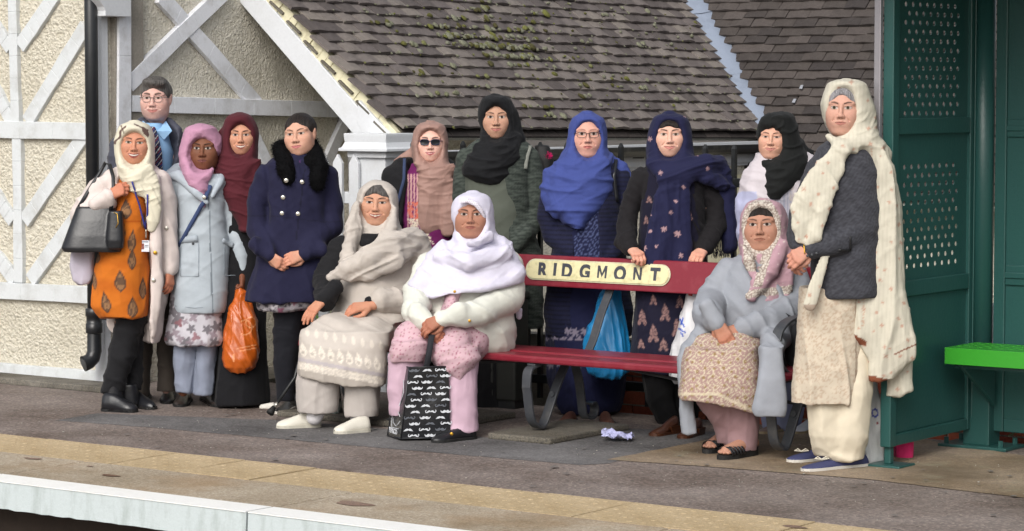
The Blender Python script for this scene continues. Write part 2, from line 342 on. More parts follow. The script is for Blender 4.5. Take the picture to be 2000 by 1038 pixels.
for a, b, wd, th in [((234, -30), (234, 800), 35, .04), ((250, 203), (700, 216), 33, .034), ((310, -8), (500, 205), 33, .022), ((246, 165), (440, -20), 33, .026), ((678, 222), (630, 330), 26, .024), ((470, 215), (530, 345), 26, .024), ((684, 214), (690, 520), 14, .03)]:
    timber(a, b, wd, th, side, sp, M['gwhite'], (1, 0, 0))
# carved bracket on top of the post
bk = MB(); pb = sp(233, 34)
prof = [(-.16, .36), (.0, .36), (.0, .10), (-.02, .08), (-.02, .04), (-.035, .0), (-.09, .0), (-.09, .03), (-.15, .10), (-.16, .12)]
bk.poly([(.0, .03-a-.0, pb[2]+c) for a, c in [(-.06, .0), (.14, .0), (.14, .03), (.15, .05), (.19, .09), (.20, .11), (.24, .12), (.24, .17), (-.06, .17)]], (.09, 0, 0)); bk.build('carved_bracket', M['white2'], side, bevel=.004)
# back wall of the porch
XW2 = PY(783, 258, 11.6)[0]-.2-XS; ZW2 = 1.40
MB().poly([(0, ys, -.3), (XW2, ys, -.3), (XW2, ys, ZW2), (0, ys, ZW2+.85*XW2)], (0, .2, 0)).build('back_wall', M['render2'], side)
M['pwood'] = paint('pale_timber', '#b5b2a8', .7, .5, '#8a8577', 9, .3)  # pale colour, so the roof deck bounces light into the porch
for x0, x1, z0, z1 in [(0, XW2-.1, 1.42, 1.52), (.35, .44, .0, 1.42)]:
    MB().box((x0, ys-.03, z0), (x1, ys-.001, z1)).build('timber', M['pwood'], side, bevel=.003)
# ------------------------------------------------------------------ porch wing: gable edge, tiled roof, lead valley, rear roof
YG = 11.6
A0 = PY(783, 258, YG); A1 = PY(558, 0, YG)
slope = (A1-A0)/np.linalg.norm(A1-A0)
dB = 4.2
B0 = PP(1480, 262, A0, np.cross(np.array([0, 0, 1.]), np.array([.0, 1, 0])))  # eave end, same X plane
B0 = PX(1492, 262, A0[0])
eave = (B0-A0); LE = np.linalg.norm(eave); eave /= LE
n1 = np.cross(eave, slope); n1 /= np.linalg.norm(n1)
if n1[2] < 0: n1 = -n1
V1 = PP(1345, 0, A0, n1); V1 = B0+(V1-B0)*1.0
wing = empty('porch_wing', (A0[0], A0[1], 0), label='low porch wing with mossy brown tiled roof, white bargeboard and lead valley', cat='building')
OW = np.array([A0[0], A0[1], 0])
def tile_mesh(w_, l_, t_, cam_=.004):
    xs = [0, w_/2, w_]; b = []; t = []
    for yy in (0, l_):
        for i, x in enumerate(xs):
            c = cam_ if i == 1 else 0; b.append((x, yy, c)); t.append((x, yy, c+t_))
    v = b+t; f = []
    for i in range(2):
        f += [(6+i, 6+i+1, 9+i+1, 9+i), (i, 3+i, 3+i+1, i+1), (i, i+1, 6+i+1, 6+i), (3+i+1, 3+i, 9+i, 9+i+1)]
    f += [(0, 6, 9, 3), (2, 5, 11, 8)]
    me = bpy.data.meshes.new('roof_tile'); me.from_pydata(v, [], f); me.update(); return me
def tiled(parent, origin, ex, ey, nrm, W, rows, expo, tw, mat, inside, off, limit=300, jit=1.0, xs0=0):
    """lay plain tiles: ex along the course, ey up the slope"""
    Rm = Matrix(((ex[0], ey[0], nrm[0]), (ex[1], ey[1], nrm[1]), (ex[2], ey[2], nrm[2])))
    meshes = []
    for i in range(3):
        me = tile_mesh(tw-.003-.001*i, expo*1.8, .013+.002*i, .003+.002*i); me.materials.append(mat); meshes.append(me)
    lst = []
    for r in range(rows):
        x = -(tw/2 if r % 2 else 0)+xs0*tw
        while x < W:
            if inside(x+tw/2, (r+.5)*expo): lst.append((r, x))
            x += tw
    pos = []
    for r, x in lst:
        p = origin+ex*(x+rng.normal(0, .002)*jit)+ey*(r*expo+rng.normal(0, .004)*jit)+nrm*(.006)
        pos.append(p)
    order = sorted(range(len(lst)), key=lambda i: np.linalg.norm(pos[i]-CC))
    rest = MB()
    for k_, i in enumerate(order):
        me = meshes[rng.integers(3)]; tilt = math.atan2(.015, expo)+rng.normal(0, .012)*jit; roll = rng.normal(0, .012)*jit; yaw = rng.normal(0, .008)*jit
        from mathutils import Euler
        L = Euler((-tilt, roll, yaw)).to_matrix(); full = Rm @ L
        base = pos[i]+nrm*(.017)
        if k_ < limit:
            o = bpy.data.objects.new('roof_tile', me); link(o, parent); o.matrix_local = Matrix.Translation(Vector(base-off)) @ full.to_4x4()
        else:
            F3 = np.array(full); vv = np.array([v.co for v in me.vertices]) @ F3.T+(base-off); rest.add(vv, [tuple(p.vertices) for p in me.polygons])
    if rest.v: meta(rest.build('roof_tiles', mat, parent), kind='stuff')
    return lst
Lv = np.linalg.norm(V1-B0); ev = (V1-B0)/Lv
vx, vy = (ev@eave), (ev@slope)     # valley direction in roof coordinates
EXPO1 = .0905; TW1 = .152
# eave sags: tiles fill from verge to valley
rows1 = int((np.linalg.norm(A1-A0)+.25)/EXPO1)+2
ins1 = lambda x, y: x > -.05 and x < LE+vx/vy*y-.0
tiled(wing, A0-slope*.0, eave, slope, n1, LE+3, rows1, EXPO1, TW1, M['tile1'], ins1, OW)
# roof deck under tiles
dk = [A0, B0, B0+ev*(rows1*EXPO1/vy), A0+slope*rows1*EXPO1]
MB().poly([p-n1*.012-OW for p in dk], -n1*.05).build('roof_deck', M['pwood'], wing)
# unseen board added high on the gable to keep the porch in shade
apex = A0+slope*2.3; mir = np.array([-slope[0], slope[1], slope[2]])
MB().poly([p-n1*.08-OW for p in [A0+slope*1.9, A0+slope*1.9+eave*1.0, apex+eave*1.0, apex]], -n1*.04).build('porch_shade_board', M['pwood'], wing)
# under-eave course
mb = MB()
x = 0
while x < LE-.05:
    wd = TW1*rng.uniform(.96, 1.0); p = A0+eave*x-slope*.012-n1*.012
    mb.bar(p+eave*.003+slope*.05, p+eave*(wd)+slope*.05, .13, .014, n1); x += TW1
mb2 = MB(); mb2.v = [tuple(np.array(q)-OW) for q in mb.v]; mb2.f = mb.f; mb2.build('under_eave_course', M['tile2'], wing)
# verge mortar + undercloak + bargeboard
mo = MB(); L1 = rows1*EXPO1
e2 = eave
for i in range(int(L1/.05)):
    a = A0+slope*(i*.05); 
    j = rng.uniform(-.008, .008)
    q = [a-n1*.075+e2*(-.035+j), a+slope*.052-n1*.075+e2*(-.035+j), a+slope*.052+e2*(-.03+j)-n1*.005, a+e2*(-.03+j)-n1*.005]
    mo.hexa([x-OW+e2*.06 for x in q], [x-OW for x in q])
mo.build('verge_mortar', M['cream'], wing)
uc = MB()
for i in range(int(L1/.17)):
    a = A0+slope*(i*.17+.03)-n1*.048-e2*.045
    uc.bar(a-OW, a+slope*.12-OW-n1*.01, .02, .012, n1)
uc.build('undercloak_slips', M['plinth'], wing)
bb = MB(); a = A0-n1*.075-e2*.05; b = a+slope*L1
down = np.cross(slope, e2); down = -n1
bw = .135
bb.poly([p-OW for p in [a-slope*.03, b, b+down*bw, a+down*bw+slope*.10]], e2*.035); bb.build('bargeboard', M['white2'], wing, bevel=.004)
# foot of the bargeboard hanging down
fz = PY(748, 335, YG-.05)
bx = A0-OW
kk = PY(732, 240, YG-.05)-OW
pts = [PY(u, v, YG-.055)-OW for u, v in [(700, 196), (762, 262), (762, 336), (735, 334), (735, 308), (722, 296), (708, 260), (696, 238)]]
bf = MB().poly([p for p in pts], (0, .04, 0)); bf.build('bargeboard_foot', M['white2'], wing, bevel=.003)
# side wall of the wing below the eave, fascia, gutter
def wx(u, v, dx=0): return PX(u, v, A0[0]-dx)-OW
zt = A0[2]-.08
wr = MB().box((-.16, -.02, -1.2), (-.02, 5.0, zt-.09)); wr.build('side_wall', M['render2'], wing)
MB().box((-.0, .0, zt-.17), (.022, 5.0, zt-.03)).build('fascia_board', M['white2'], wing, bevel=.003)
MB().box((-.02, -.0, zt-.19), (.0, 5.0, zt-.03)).build('soffit_board', M['white2'], wing)
MB().box((-.12, -.06, -1.2), (.05, -.0, zt-.02)).build('front_return', M['white2'], wing, bevel=.003)
# windows/arch trim on the side wall
MB().box((-.02, 3.2, zt-1.3), (.012, 4.2, zt-.25)).build('window_panel', M['cream'], wing)
gt = MB(); prof = [(math.cos(t), math.sin(t)) for t in np.linspace(math.pi, 2*math.pi, 9)]
ring = []
for yy in (-.04, 4.7):
    zz = zt-.035-(.02*yy/4.7)
    ring.append([(.085+.062*c, yy, zz+.062*s) for c, s in prof]+[(.085+.055*c, yy, zz+.055*s) for c, s in prof[::-1]])
n = len(ring[0]); gt.add(ring[0]+ring[1], [tuple(range(n))[::-1], tuple(range(n, 2*n))]+[(i, (i+1) % n, n+(i+1) % n, n+i) for i in range(n)])
gt.build('gutter', M['gutter'], wing)
MB().poly([(.085+.062*c, -.045, zt-.035+.062*s) for c, s in prof], (0, .012, 0)).build('gutter_stop_end', M['pipe'], wing)
for yy in (.5, 1.4, 2.3, 3.2):
    MB().box((.02, yy, zt-.115), (.09, yy+.03, zt-.09)).build('gutter_bracket', M['gutter'], wing, bevel=.003)
# rear roof
nX = np.array([1., 0, 0]); ex2 = nX; ey2 = (V1-B0)-nX*((V1-B0)@nX); ey2 /= np.linalg.norm(ey2); n2 = np.cross(ex2, ey2); n2 /= np.linalg.norm(n2)
if n2[2] < 0: n2 = -n2
rear = empty('rear_roof', B0, label='dark brown tiled rear roof right of the lead valley', cat='roof')
tv = (ev@ex2)/(ev@ey2)
O2 = B0-ey2*.55
ins2 = lambda x, y: (x > tv*(y-.55)+.02 if y > .55 else x > .0) and x < 7.3
tiled(rear, O2, ex2, ey2, n2, 7.5, 36, .0765, .172, M['tile2'], ins2, B0, 300, .8, -20)
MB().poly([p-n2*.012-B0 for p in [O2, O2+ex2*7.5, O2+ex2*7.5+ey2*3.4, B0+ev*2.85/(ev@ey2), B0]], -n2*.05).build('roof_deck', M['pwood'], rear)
MB().box((-.3, .1, -2.6), (7.6, .3, -.42)).build('rear_wall', M['render2'], rear)
# lead valley, in lapped sheets with wavy left edge
vl = MB(); seg = []
cross1 = np.cross(ev, (n1+n2)/np.linalg.norm(n1+n2)); cross1 /= np.linalg.norm(cross1)
if cross1@RR < 0: cross1 = -cross1
nu = (n1+n2); nu /= np.linalg.norm(nu)
for s0, s1 in ((0, .62), (.60, 1.35), (1.33, 2.4)):
    m = 30; rows_ = []
    for i in range(m+1):
        t = s0+(s1-s0)*i/m; c = B0+ev*t+nu*(.062+.006*(s0 > .5)+.006*(s0 > 1.2))
        wv = .012*((t/.0765) % 1.0)-.006+rng.uniform(-.003, .003)
        w_l = .115+.05*t*.2+wv*.6; w_r = .11
        rows_.append([c-cross1*w_l+nu*(-.012), c-cross1*(w_l-.03)+nu*.004, c+nu*(.0+rng.uniform(-.003, .003)), c+cross1*(w_r-.03)+nu*.006, c+cross1*w_r-nu*.02])
    b = len(vl.v); vl.v += [tuple(p-B0) for r_ in rows_ for p in r_]
    for i in range(m):
        for j in range(4): vl.f.append((b+i*5+j, b+i*5+j+1, b+(i+1)*5+j+1, b+(i+1)*5+j))
vl.build('lead_valley', M['lead'], rear, True)
# slipped lead tabs on the rear roof
for uu, vv in ((1570, 176), (1556, 203)):
    p = PP(uu, vv, B0, n2)+n2*.05; MB().poly([p-B0, p+ex2*.02-B0, p+ex2*.021-ey2*.034-B0, p-ex2*.003-ey2*.03-B0], n2*.004).build('lead_tab', paint('pale_lead', '#8f9299', .5, .2), rear)
# moss cushions and lichen on the porch roof
def ico(r, sq, c, frame, seed):
    t = (1+5**.5)/2
    v = np.array([(-1, t, 0), (1, t, 0), (-1, -t, 0), (1, -t, 0), (0, -1, t), (0, 1, t), (0, -1, -t), (0, 1, -t), (t, 0, -1), (t, 0, 1), (-t, 0, -1), (-t, 0, 1)], float); v /= np.linalg.norm(v[0])
    f = [(0, 11, 5), (0, 5, 1), (0, 1, 7), (0, 7, 10), (0, 10, 11), (1, 5, 9), (5, 11, 4), (11, 10, 2), (10, 7, 6), (7, 1, 8), (3, 9, 4), (3, 4, 2), (3, 2, 6), (3, 6, 8), (3, 8, 9), (4, 9, 5), (2, 4, 11), (6, 2, 10), (8, 6, 7), (9, 8, 1)]
    v = v*(1+rng.uniform(-.25, .25, (12, 1))); v = v*np.array([r, r*rng.uniform(.7, 1.3), r*sq]); return c+v@frame, f
def ico2(r, sq, c, frame):
    v, f = ico(1, 1, np.zeros(3), np.eye(3), 0); V = [tuple(x) for x in v]; cache = {}; F2 = []
    def mid(a, b):
        k_ = (min(a, b), max(a, b))
        if k_ not in cache: cache[k_] = len(V); m = (np.array(V[a])+np.array(V[b]))/2; m *= 1.12*(1+rng.uniform(-.1, .1)); V.append(tuple(m))
        return cache[k_]
    for a, b, c_ in f:
        ab, bc, ca = mid(a, b), mid(b, c_), mid(c_, a); F2 += [(a, ab, ca), (b, bc, ab), (c_, ca, bc), (ab, bc, ca)]
    v = np.array(V)*np.array([r, r*rng.uniform(.7, 1.2), r*sq]); return c+v@frame, F2
ms = MB(); fr = np.array([eave, slope, n1])
cl = [(930, 95, .09, 34), (1000, 118, .07, 26), (870, 80, .10, 26), (980, 110, .16, 60), (1010, 95, .13, 40), (860, 60, .12, 14), (960, 60, .15, 18), (790, 95, .05, 6), (750, 60, .06, 6), (1060, 225, .07, 9), (1045, 60, .2, 16), (1090, 110, .18, 16), (1230, 180, .06, 7), (940, 20, .12, 12), (1100, 30, .3, 26),
      (840, 150, .15, 8), (1000, 160, .4, 30), (1180, 140, .4, 22), (900, 215, .3, 12), (1250, 60, .3, 16), (1300, 210, .2, 8), (700, 30, .15, 6), (1150, 205, .1, 6)]
for u, v, sp_, n in cl:
    c0 = PP(u, v, A0, n1)
    for _ in range(n):
        r = rng.uniform(.005, .019)*(1.3 if rng.random() < .12 else 1); a = c0+eave*rng.normal(0, sp_*1.2)+slope*rng.normal(0, sp_*.5)
        fx = ((a-A0)@slope)/EXPO1; a = a+slope*((round(fx)-fx)*EXPO1*.55)
        x_r, y_r = (a-A0)@eave, (a-A0)@slope
        if x_r < 0 or y_r < 0.01 or x_r > LE+vx/vy*y_r-.1: continue
        a = a+n1*(.044); vv, ff = ico2(r*1.2, .55, a-OW, fr); ms.add(vv, ff)
# thin moss sitting in the joints
for _ in range(620):
    r_ = rng.integers(0, rows1); x = rng.uniform(0, LE+1.5); y = r_*EXPO1+rng.normal(0.004, .006)
    if not ins1(x, y): continue
    if rng.random() < .5: x = (round(x/TW1-(.5 if r_ % 2 else 0))+(.5 if r_ % 2 else 0))*TW1
    a = A0+eave*x+slope*y+n1*.038; vv, ff = ico(rng.uniform(.004, .011), .5, a-OW, fr, 0); ms.add(vv, ff)
meta(ms.build('moss', M['moss'], wing, True), kind='stuff')
# ------------------------------------------------------------------ newel post with picket fence
npz = PD(718, 262, 15.0)
YF = 11.35
pf = empty('picket_fence', (PY(718, 300, YF)[0], YF, 0), label='white picket fence with moulded square post below the bargeboard', cat='fence')
OF = np.array(pf.location)
def fp(u, v, dy=0): return PY(u, v, YF-dy)-OF
x0, x1 = fp(688, 300)[0], fp(752, 300)[0]; zt2 = fp(715, 262)[2]; zc2 = fp(715, 298)[2]
MB().box((x0, .0, -1.1), (x1, .2, zc2-.02)).build('post', M['white2'], pf, bevel=.006)
MB().box((x0-.02, -.02, zc2-.03), (x1+.02, .22, zc2+.005)).build('post_neck', M['white2'], pf, bevel=.005)
cpf = [(-.055, 0), (-.055, .018), (-.04, .024), (-.03, .05), (-.03, .085), (-.035, .1)]
mb = MB(); rings = [(.055, 0), (.055, .016), (.042, .022), (.030, .05), (.034, .085), (.034, .098)]
b = 0
for i, (e, zz) in enumerate(rings):
    mb.v += [(x0-e, -e, zc2+.006+zz), (x1+e, -e, zc2+.006+zz), (x1+e, .2+e, zc2+.006+zz), (x0-e, .2+e, zc2+.006+zz)]
for i in range(len(rings)-1):
    for k_ in range(4): mb.f.append((i*4+k_, i*4+(k_+1) % 4, (i+1)*4+(k_+1) % 4, (i+1)*4+k_))
mb.f.append((0, 3, 2, 1)); e = (len(rings)-1)*4; mb.f.append((e, e+1, e+2, e+3)); mb.build('post_cap', M['white2'], pf, bevel=.003)
def picket(uc_, vt, wpx=24):
    c = fp(uc_, vt); h = c[2]; w_ = wpx/360/2
    MB().poly([(c[0]-w_, -.03, -.6), (c[0]+w_, -.03, -.6), (c[0]+w_, -.03, h-.05), (c[0], -.03, h), (c[0]-w_, -.03, h-.05)], (0, .022, 0)).build('picket', M['white2'], pf, bevel=.003)
for u in (608, 636, 665, 697): picket(u, 301)
for vv in (385, 520): 
    z1 = fp(665, vv)[2]; MB().box((fp(600, vv)[0], -.006, z1-.035), (x0, .03, z1+.03)).build('rail', M['white2'], pf, bevel=.003)
# ------------------------------------------------------------------ black railings behind the bench
rl = empty('railings', (-7, 11.3, 0), label='black iron railings with upright bars behind the standing women', cat='railing')
OR = np.array(rl.location)
xa, xb = PY(800, 350, 11.3)[0], PY(1720, 350, 11.3)[0]
zr = PY(1420, 357, 11.3)[2]; zl = .12
me = None
x = xa
ref = PY(1434, 300, 11.3)[0]; x = ref-math.floor((ref-xa)/.168)*.168
while x < xb:
    zt_ = PY(1430, 283, 11.3)[2]
    if me is None:
        o = MB().box((-.011, -.011, .02), (.011, .011, zt_-.02)).add([(-.011, -.011, zt_-.02), (.011, -.011, zt_-.02), (.011, .011, zt_-.02), (-.011, .011, zt_-.02), (-.004, -.004, zt_), (.004, -.004, zt_), (.004, .004, zt_), (-.004, .004, zt_)], BOXF).build('upright', M['black'], rl); me = o.data
    else: o = link(bpy.data.objects.new('upright', me), rl)
    o.location = (x+7, 0, 0); x += .168
MB().box((xa+7, -.022, zr-.022), (xb+7, .022, zr+.022)).build('top_rail', M['black'], rl, bevel=.003)
MB().box((xa+7, -.018, zl-.022), (xb+7, .018, zl+.022)).build('bottom_rail', M['black'], rl, bevel=.003)
# ------------------------------------------------------------------ low brick plinth wall with white boarding behind the railings
bwl = empty('low_wall', (-7, 11.45, 0), label='low red brick wall with white rendered upper part behind the railings', cat='wall')
MB().box((xa+7.0, .012, -.5), (2.2, .12, .335)).build('wall_core', M['mortar'], bwl)
bme = None
zb0 = -.28
for r in range(6):
    x = xa+7+(.1125 if r % 2 else 0)
    while x < 2.2:
        z = -.22+r*.075
        if x > -1.0:
            if bme is None: o = MB().box((0, 0, 0), (.215, .05, .065)).build('brick', M['brick'], bwl, bevel=.004); bme = o.data
            else: o = link(bpy.data.objects.new('brick', bme), bwl); 
            o.location = (x, rng.uniform(-.003, .002), z); o.rotation_euler = (0, 0, rng.normal(0, .004))
        x += .225
MB().box((-.45, -.01, .235), (2.2, .06, .62)).build('white_panel', M['white'], bwl, bevel=.004)
# black storage boxes behind the bench
for (u0, u1, lab) in ((848, 962, 'black storage box behind the bench beside the moustache bag'), (968, 1006, 'narrow black storage box beside the curled bench leg')):
    x0_, x1_ = PY(u0, 760, 10.93)[0], PY(u1, 760, 10.93)[0]
    bxo = empty('storage_box', (x0_, 10.93, 0), label=lab, cat='box'); wd = x1_-x0_
    M.setdefault('boxb', paint('dark_box', '#262724', .6, .4, '#3a3a34', 7, .2))
    MB().box((0, 0, .04), (wd, .12, .56)).build('body', M['boxb'], bxo, bevel=.01)
    MB().box((-.004, -.01, .565), (wd+.004, .13, .60)).build('lid', M['boxb'], bxo, bevel=.008)
    MB().box((.01, .01, 0), (wd-.01, .11, .04)).build('base', M['black'], bxo)
# ------------------------------------------------------------------ bench
bench = empty('platform_bench', (-7.33, 10.3, 0), label='red slatted platform bench with iron scroll legs and RIDGMONT name plate', cat='bench')
OB = np.array(bench.location)
XA, XB = -8.75, -5.84
def bb_(a, b, name, mat, bev=.004): return MB().box(np.array(a)-OB, np.array(b)-OB).build(name, mat, bench, bevel=bev)
ZS = PY(1000, 690, 10.13)[2]
for i, (y0, y1, dz) in enumerate(((10.07, 10.205, 0), (10.215, 10.31, .006), (10.32, 10.415, .003), (10.425, 10.52, -.004))):
    bb_((XA, y0, ZS-.034+dz), (XB, y1, ZS+dz), 'seat_slat', M['red'], .01)
zr1 = PY(1015, 497, 10.72)[2]; zr0 = PY(1015, 557, 10.70)[2]
# back board: leaning slightly
MB().hexa([p-OB for p in (np.array([XA, 10.695, zr0]), np.array([XB, 10.695, zr0]), np.array([XB, 10.73, zr0]), np.array([XA, 10.73, zr0]))],
          [p-OB for p in (np.array([XA, 10.725, zr1]), np.array([XB, 10.725, zr1]), np.array([XB, 10.76, zr1]), np.array([XA, 10.76, zr1]))]).build('back_board', M['red'], bench, bevel=.006)
# name plate
px0, px1 = PY(1027, 532, 10.70)[0], PY(1306, 540, 10.70)[0]; hz = zr1-zr0
zc_ = zr0+hz*.54; hp = hz*.60; fr_ = lambda z: 10.695+(z-zr0)/hz*.03
def plate(hh, y_off, name, mat, th=.006, pad=0):
    pts = []; r = hh/2
    for t in np.linspace(-math.pi/2, math.pi/2, 12): pts.append((px1+pad-hp/2+r*math.cos(t), zc_+r*math.sin(t)))
    for t in np.linspace(math.pi/2, 3*math.pi/2, 12): pts.append((px0-pad+hp/2+r*math.cos(t), zc_+r*math.sin(t)))
    P3 = [np.array([x, fr_(z)-y_off, z])-OB for x, z in pts]
    return MB().poly(P3, (0, th, 0)).build(name, mat, bench, bevel=.0015)
M['plate'] = paint('plate_cream', '#ddd5a8', .4, .55, '#74793c', 30, .1)
plate(hp+.012, .006, 'plate_rim', paint('plate_rim', '#c9c4a6', .5, .6, '#6d6a4a', 30), .005, .0)
plate(hp-.002, .010, 'name_plate', M['plate'], .006, -.002)
M['letter'] = paint('letter_grey', '#3c3f48', .5, .25, '#8b8d90', 40, .1)
def text_mesh(ch, size, ext, off=0):
    cu = bpy.data.curves.new('t', 'FONT'); cu.body = ch; cu.size = size; cu.extrude = ext; cu.offset = off; cu.align_x = 'CENTER'; cu.resolution_u = 4
    o = bpy.data.objects.new('t', cu); COL.objects.link(o); dg = bpy.context.evaluated_depsgraph_get(); me = bpy.data.meshes.new_from_object(o.evaluated_get(dg)); bpy.data.objects.remove(o); return me
letx = [1045+t for t in (12, 36, 61, 95, 129, 162, 198, 232)]
lx = [(218+322)/2, (372+402)/2, (445+552)/2, (610+722)/2, (765+888)/2, (935+1050)/2, (1097+1215)/2, (1268+1370)/2]
for ch, p in zip('RIDGMONT', lx):
    u = 1000+p/2000*420
    if ch in 'MN':
        H_ = hp*.715; w_ = H_*.50 if ch == 'M' else H_*.40; t_ = H_*.20
        pts = [(-w_, 0), (-w_+t_, 0), (-w_+t_, H_*.62), (0, H_*.12), (w_-t_, H_*.62), (w_-t_, 0), (w_, 0), (w_, H_), (w_-t_*1.1, H_), (0, H_*.44), (-w_+t_*1.1, H_), (-w_, H_)] if ch == 'M' else [(-w_, 0), (-w_+t_, 0), (-w_+t_, H_*.66), (w_-t_, 0), (w_, 0), (w_, H_), (w_-t_, H_), (w_-t_, H_*.34), (-w_+t_, H_), (-w_, H_)]
        me = MB().poly([(a, b, -.0025) for a, b in pts], (0, 0, .005)).build('t', None).data; bpy.data.objects.remove(bpy.data.objects[-1]) if 0 else None
        o_ = [q for q in bpy.data.objects if q.data is me][0]; bpy.data.objects.remove(o_)
        me.materials.clear(); me.materials.append(M['letter'])
    else: me = text_mesh(ch, hp*1.02, .0025, .0012 if ch in 'MN' else .0045); me.materials.append(M['letter'])
    o = bpy.data.objects.new('letter', me); link(o, bench); co = PY(u, 535, 10.69)
    o.location = Vector((co[0]-OB[0], fr_(zc_)-.0135-OB[1], zc_-hp*.345-OB[2])); o.rotation_euler = (math.radians(90-9), 0, 0); o.scale = (.92 if ch != 'M' else .84, 1, 1)
# iron frames: bent flat bar
def frame(x, arm):
    f = lambda pts: [np.array([x-OB[0], y-OB[1], z]) for y, z in pts]
    def sm(pts, n=6):
        P_ = [np.array(p) for p in pts]; out = []
        for i in range(len(P_)-1):
            p0 = P_[max(i-1, 0)]; p1 = P_[i]; p2 = P_[i+1]; p3 = P_[min(i+2, len(P_)-1)]
            for t in np.linspace(0, 1, n, endpoint=False): out.append(.5*((2*p1)+(-p0+p2)*t+(2*p0-5*p1+4*p2-p3)*t*t+(-p0+3*p1-3*p2+p3)*t**3))
        out.append(P_[-1]); return out
    zu = ZS-.036
    MB().strip(f(sm([(10.13, zu-.01), (10.06, zu-.03), (10.045, zu-.10), (10.05, .22), (10.075, .10), (10.12, .052), (10.165, .048), (10.20, .085), (10.27, .20), (10.36, zu-.03), (10.40, zu)])), .048, .012, (1, 0, 0)).build('front_leg', M['iron'], bench, False, .002)
    MB().strip(f(sm([(10.42, zu), (10.47, .25), (10.50, .12), (10.51, .075), (10.54, .048), (10.59, .05), (10.61, .085), (10.59, .12), (10.555, .115)])), .048, .011, (1, 0, 0)).build('rear_leg', M['iron'], bench, False, .002)
    MB().strip(f(sm([(10.08, zu-.006), (10.3, zu-.006), (10.50, zu-.004), (10.58, zu+.05), (10.66, zr0-.12), (10.742, zr0+.0), (10.772, zr1-.06)])), .046, .010, (1, 0, 0)).build('back_support', M['iron'], bench, False, .002)
    MB().tube(f([(10.255, .19), (10.245, .192)]), .014, 10).build('rivet', M['iron'], bench)
    if arm:
        MB().strip(f(sm([(10.60, ZS+.19), (10.50, ZS+.225), (10.35, ZS+.235), (10.20, ZS+.225), (10.11, ZS+.18), (10.09, ZS+.11), (10.12, ZS+.03), (10.2, ZS-.02)])), .05, .012, (1, 0, 0)).build('arm_rest', M['iron'], bench, False, .002)
frame(XA+.06, True); frame(PY(1042, 780, 10.1)[0], False); frame(XB-.06, True)
MB().tube([np.array([XA+.06, 10.36, ZS-.16])-OB, np.array([-7.2, 10.36, ZS-.04])-OB], .008, 8).build('tie_rod', M['iron'], bench, True)
MB().tube([np.array([-7.0, 10.36, ZS-.05])-OB, np.array([XB-.06, 10.36, ZS-.17])-OB], .008, 8).build('tie_rod', M['iron'], bench, True)
# concrete pads
for (u0, v0, lab, w_) in ((968, 855, 'stained concrete pad under the middle bench leg', .36), (500, 820, 'stained concrete pad under the left bench leg behind the white shoes', 1.0)):
    g = G(u0, v0); g[1] = 9.93
    if u0 > 1400: g[1] = 10.0
    if u0 == 500: g[1] = 10.0
    o = meta(MB().box((0, 0, 0), (w_, .66, .03)).build('concrete_pad', M['plinth'], bevel=.008), lab, 'concrete pad', 'concrete pads under the bench legs'); o.location = (g[0], g[1], 0)
# ------------------------------------------------------------------ green shelter
sh = empty('platform_shelter', (-5.36, 10.2, 0), label='dark green steel platform shelter with perforated end panel', cat='shelter')
XH = PY(1721, 600, 10.2)[0]+.025; OH = np.array(sh.location)
def hz_(v, u=1735): return PX(u, v, XH)[2]
Y0 = 10.22; Y1 = PX(1893, 600, XH)[1]
def hb(a, b, name, mat=None, bev=.004, parent=sh): return MB().box(np.array(a)-OH, np.array(b)-OH).build(name, mat or M['green'], parent, bevel=bev)
zb = PX(1738, 872, XH)[2]
ZT = 2.35
hb((XH-.025, Y0-.02, zb), (XH+.025, Y0+.035, ZT), 'edge_post')
hb((XH-.058, Y0-.045, .95), (XH-.026, Y0-.021, ZT), 'metal_trim', M['alu'], .004)
zt_lines = [(zb, .05), (PX(1800, 575, XH)[2], .07), (PX(1800, 262, XH)[2], .07), (ZT-.06, .06)]
for z, h in zt_lines: hb((XH-.018, Y0+.036, z), (XH+.018, Y1-.042, z+h), 'cross_rail')
hb((XH-.018, Y1-.04, zb), (XH+.018, Y1, ZT), 'stile')
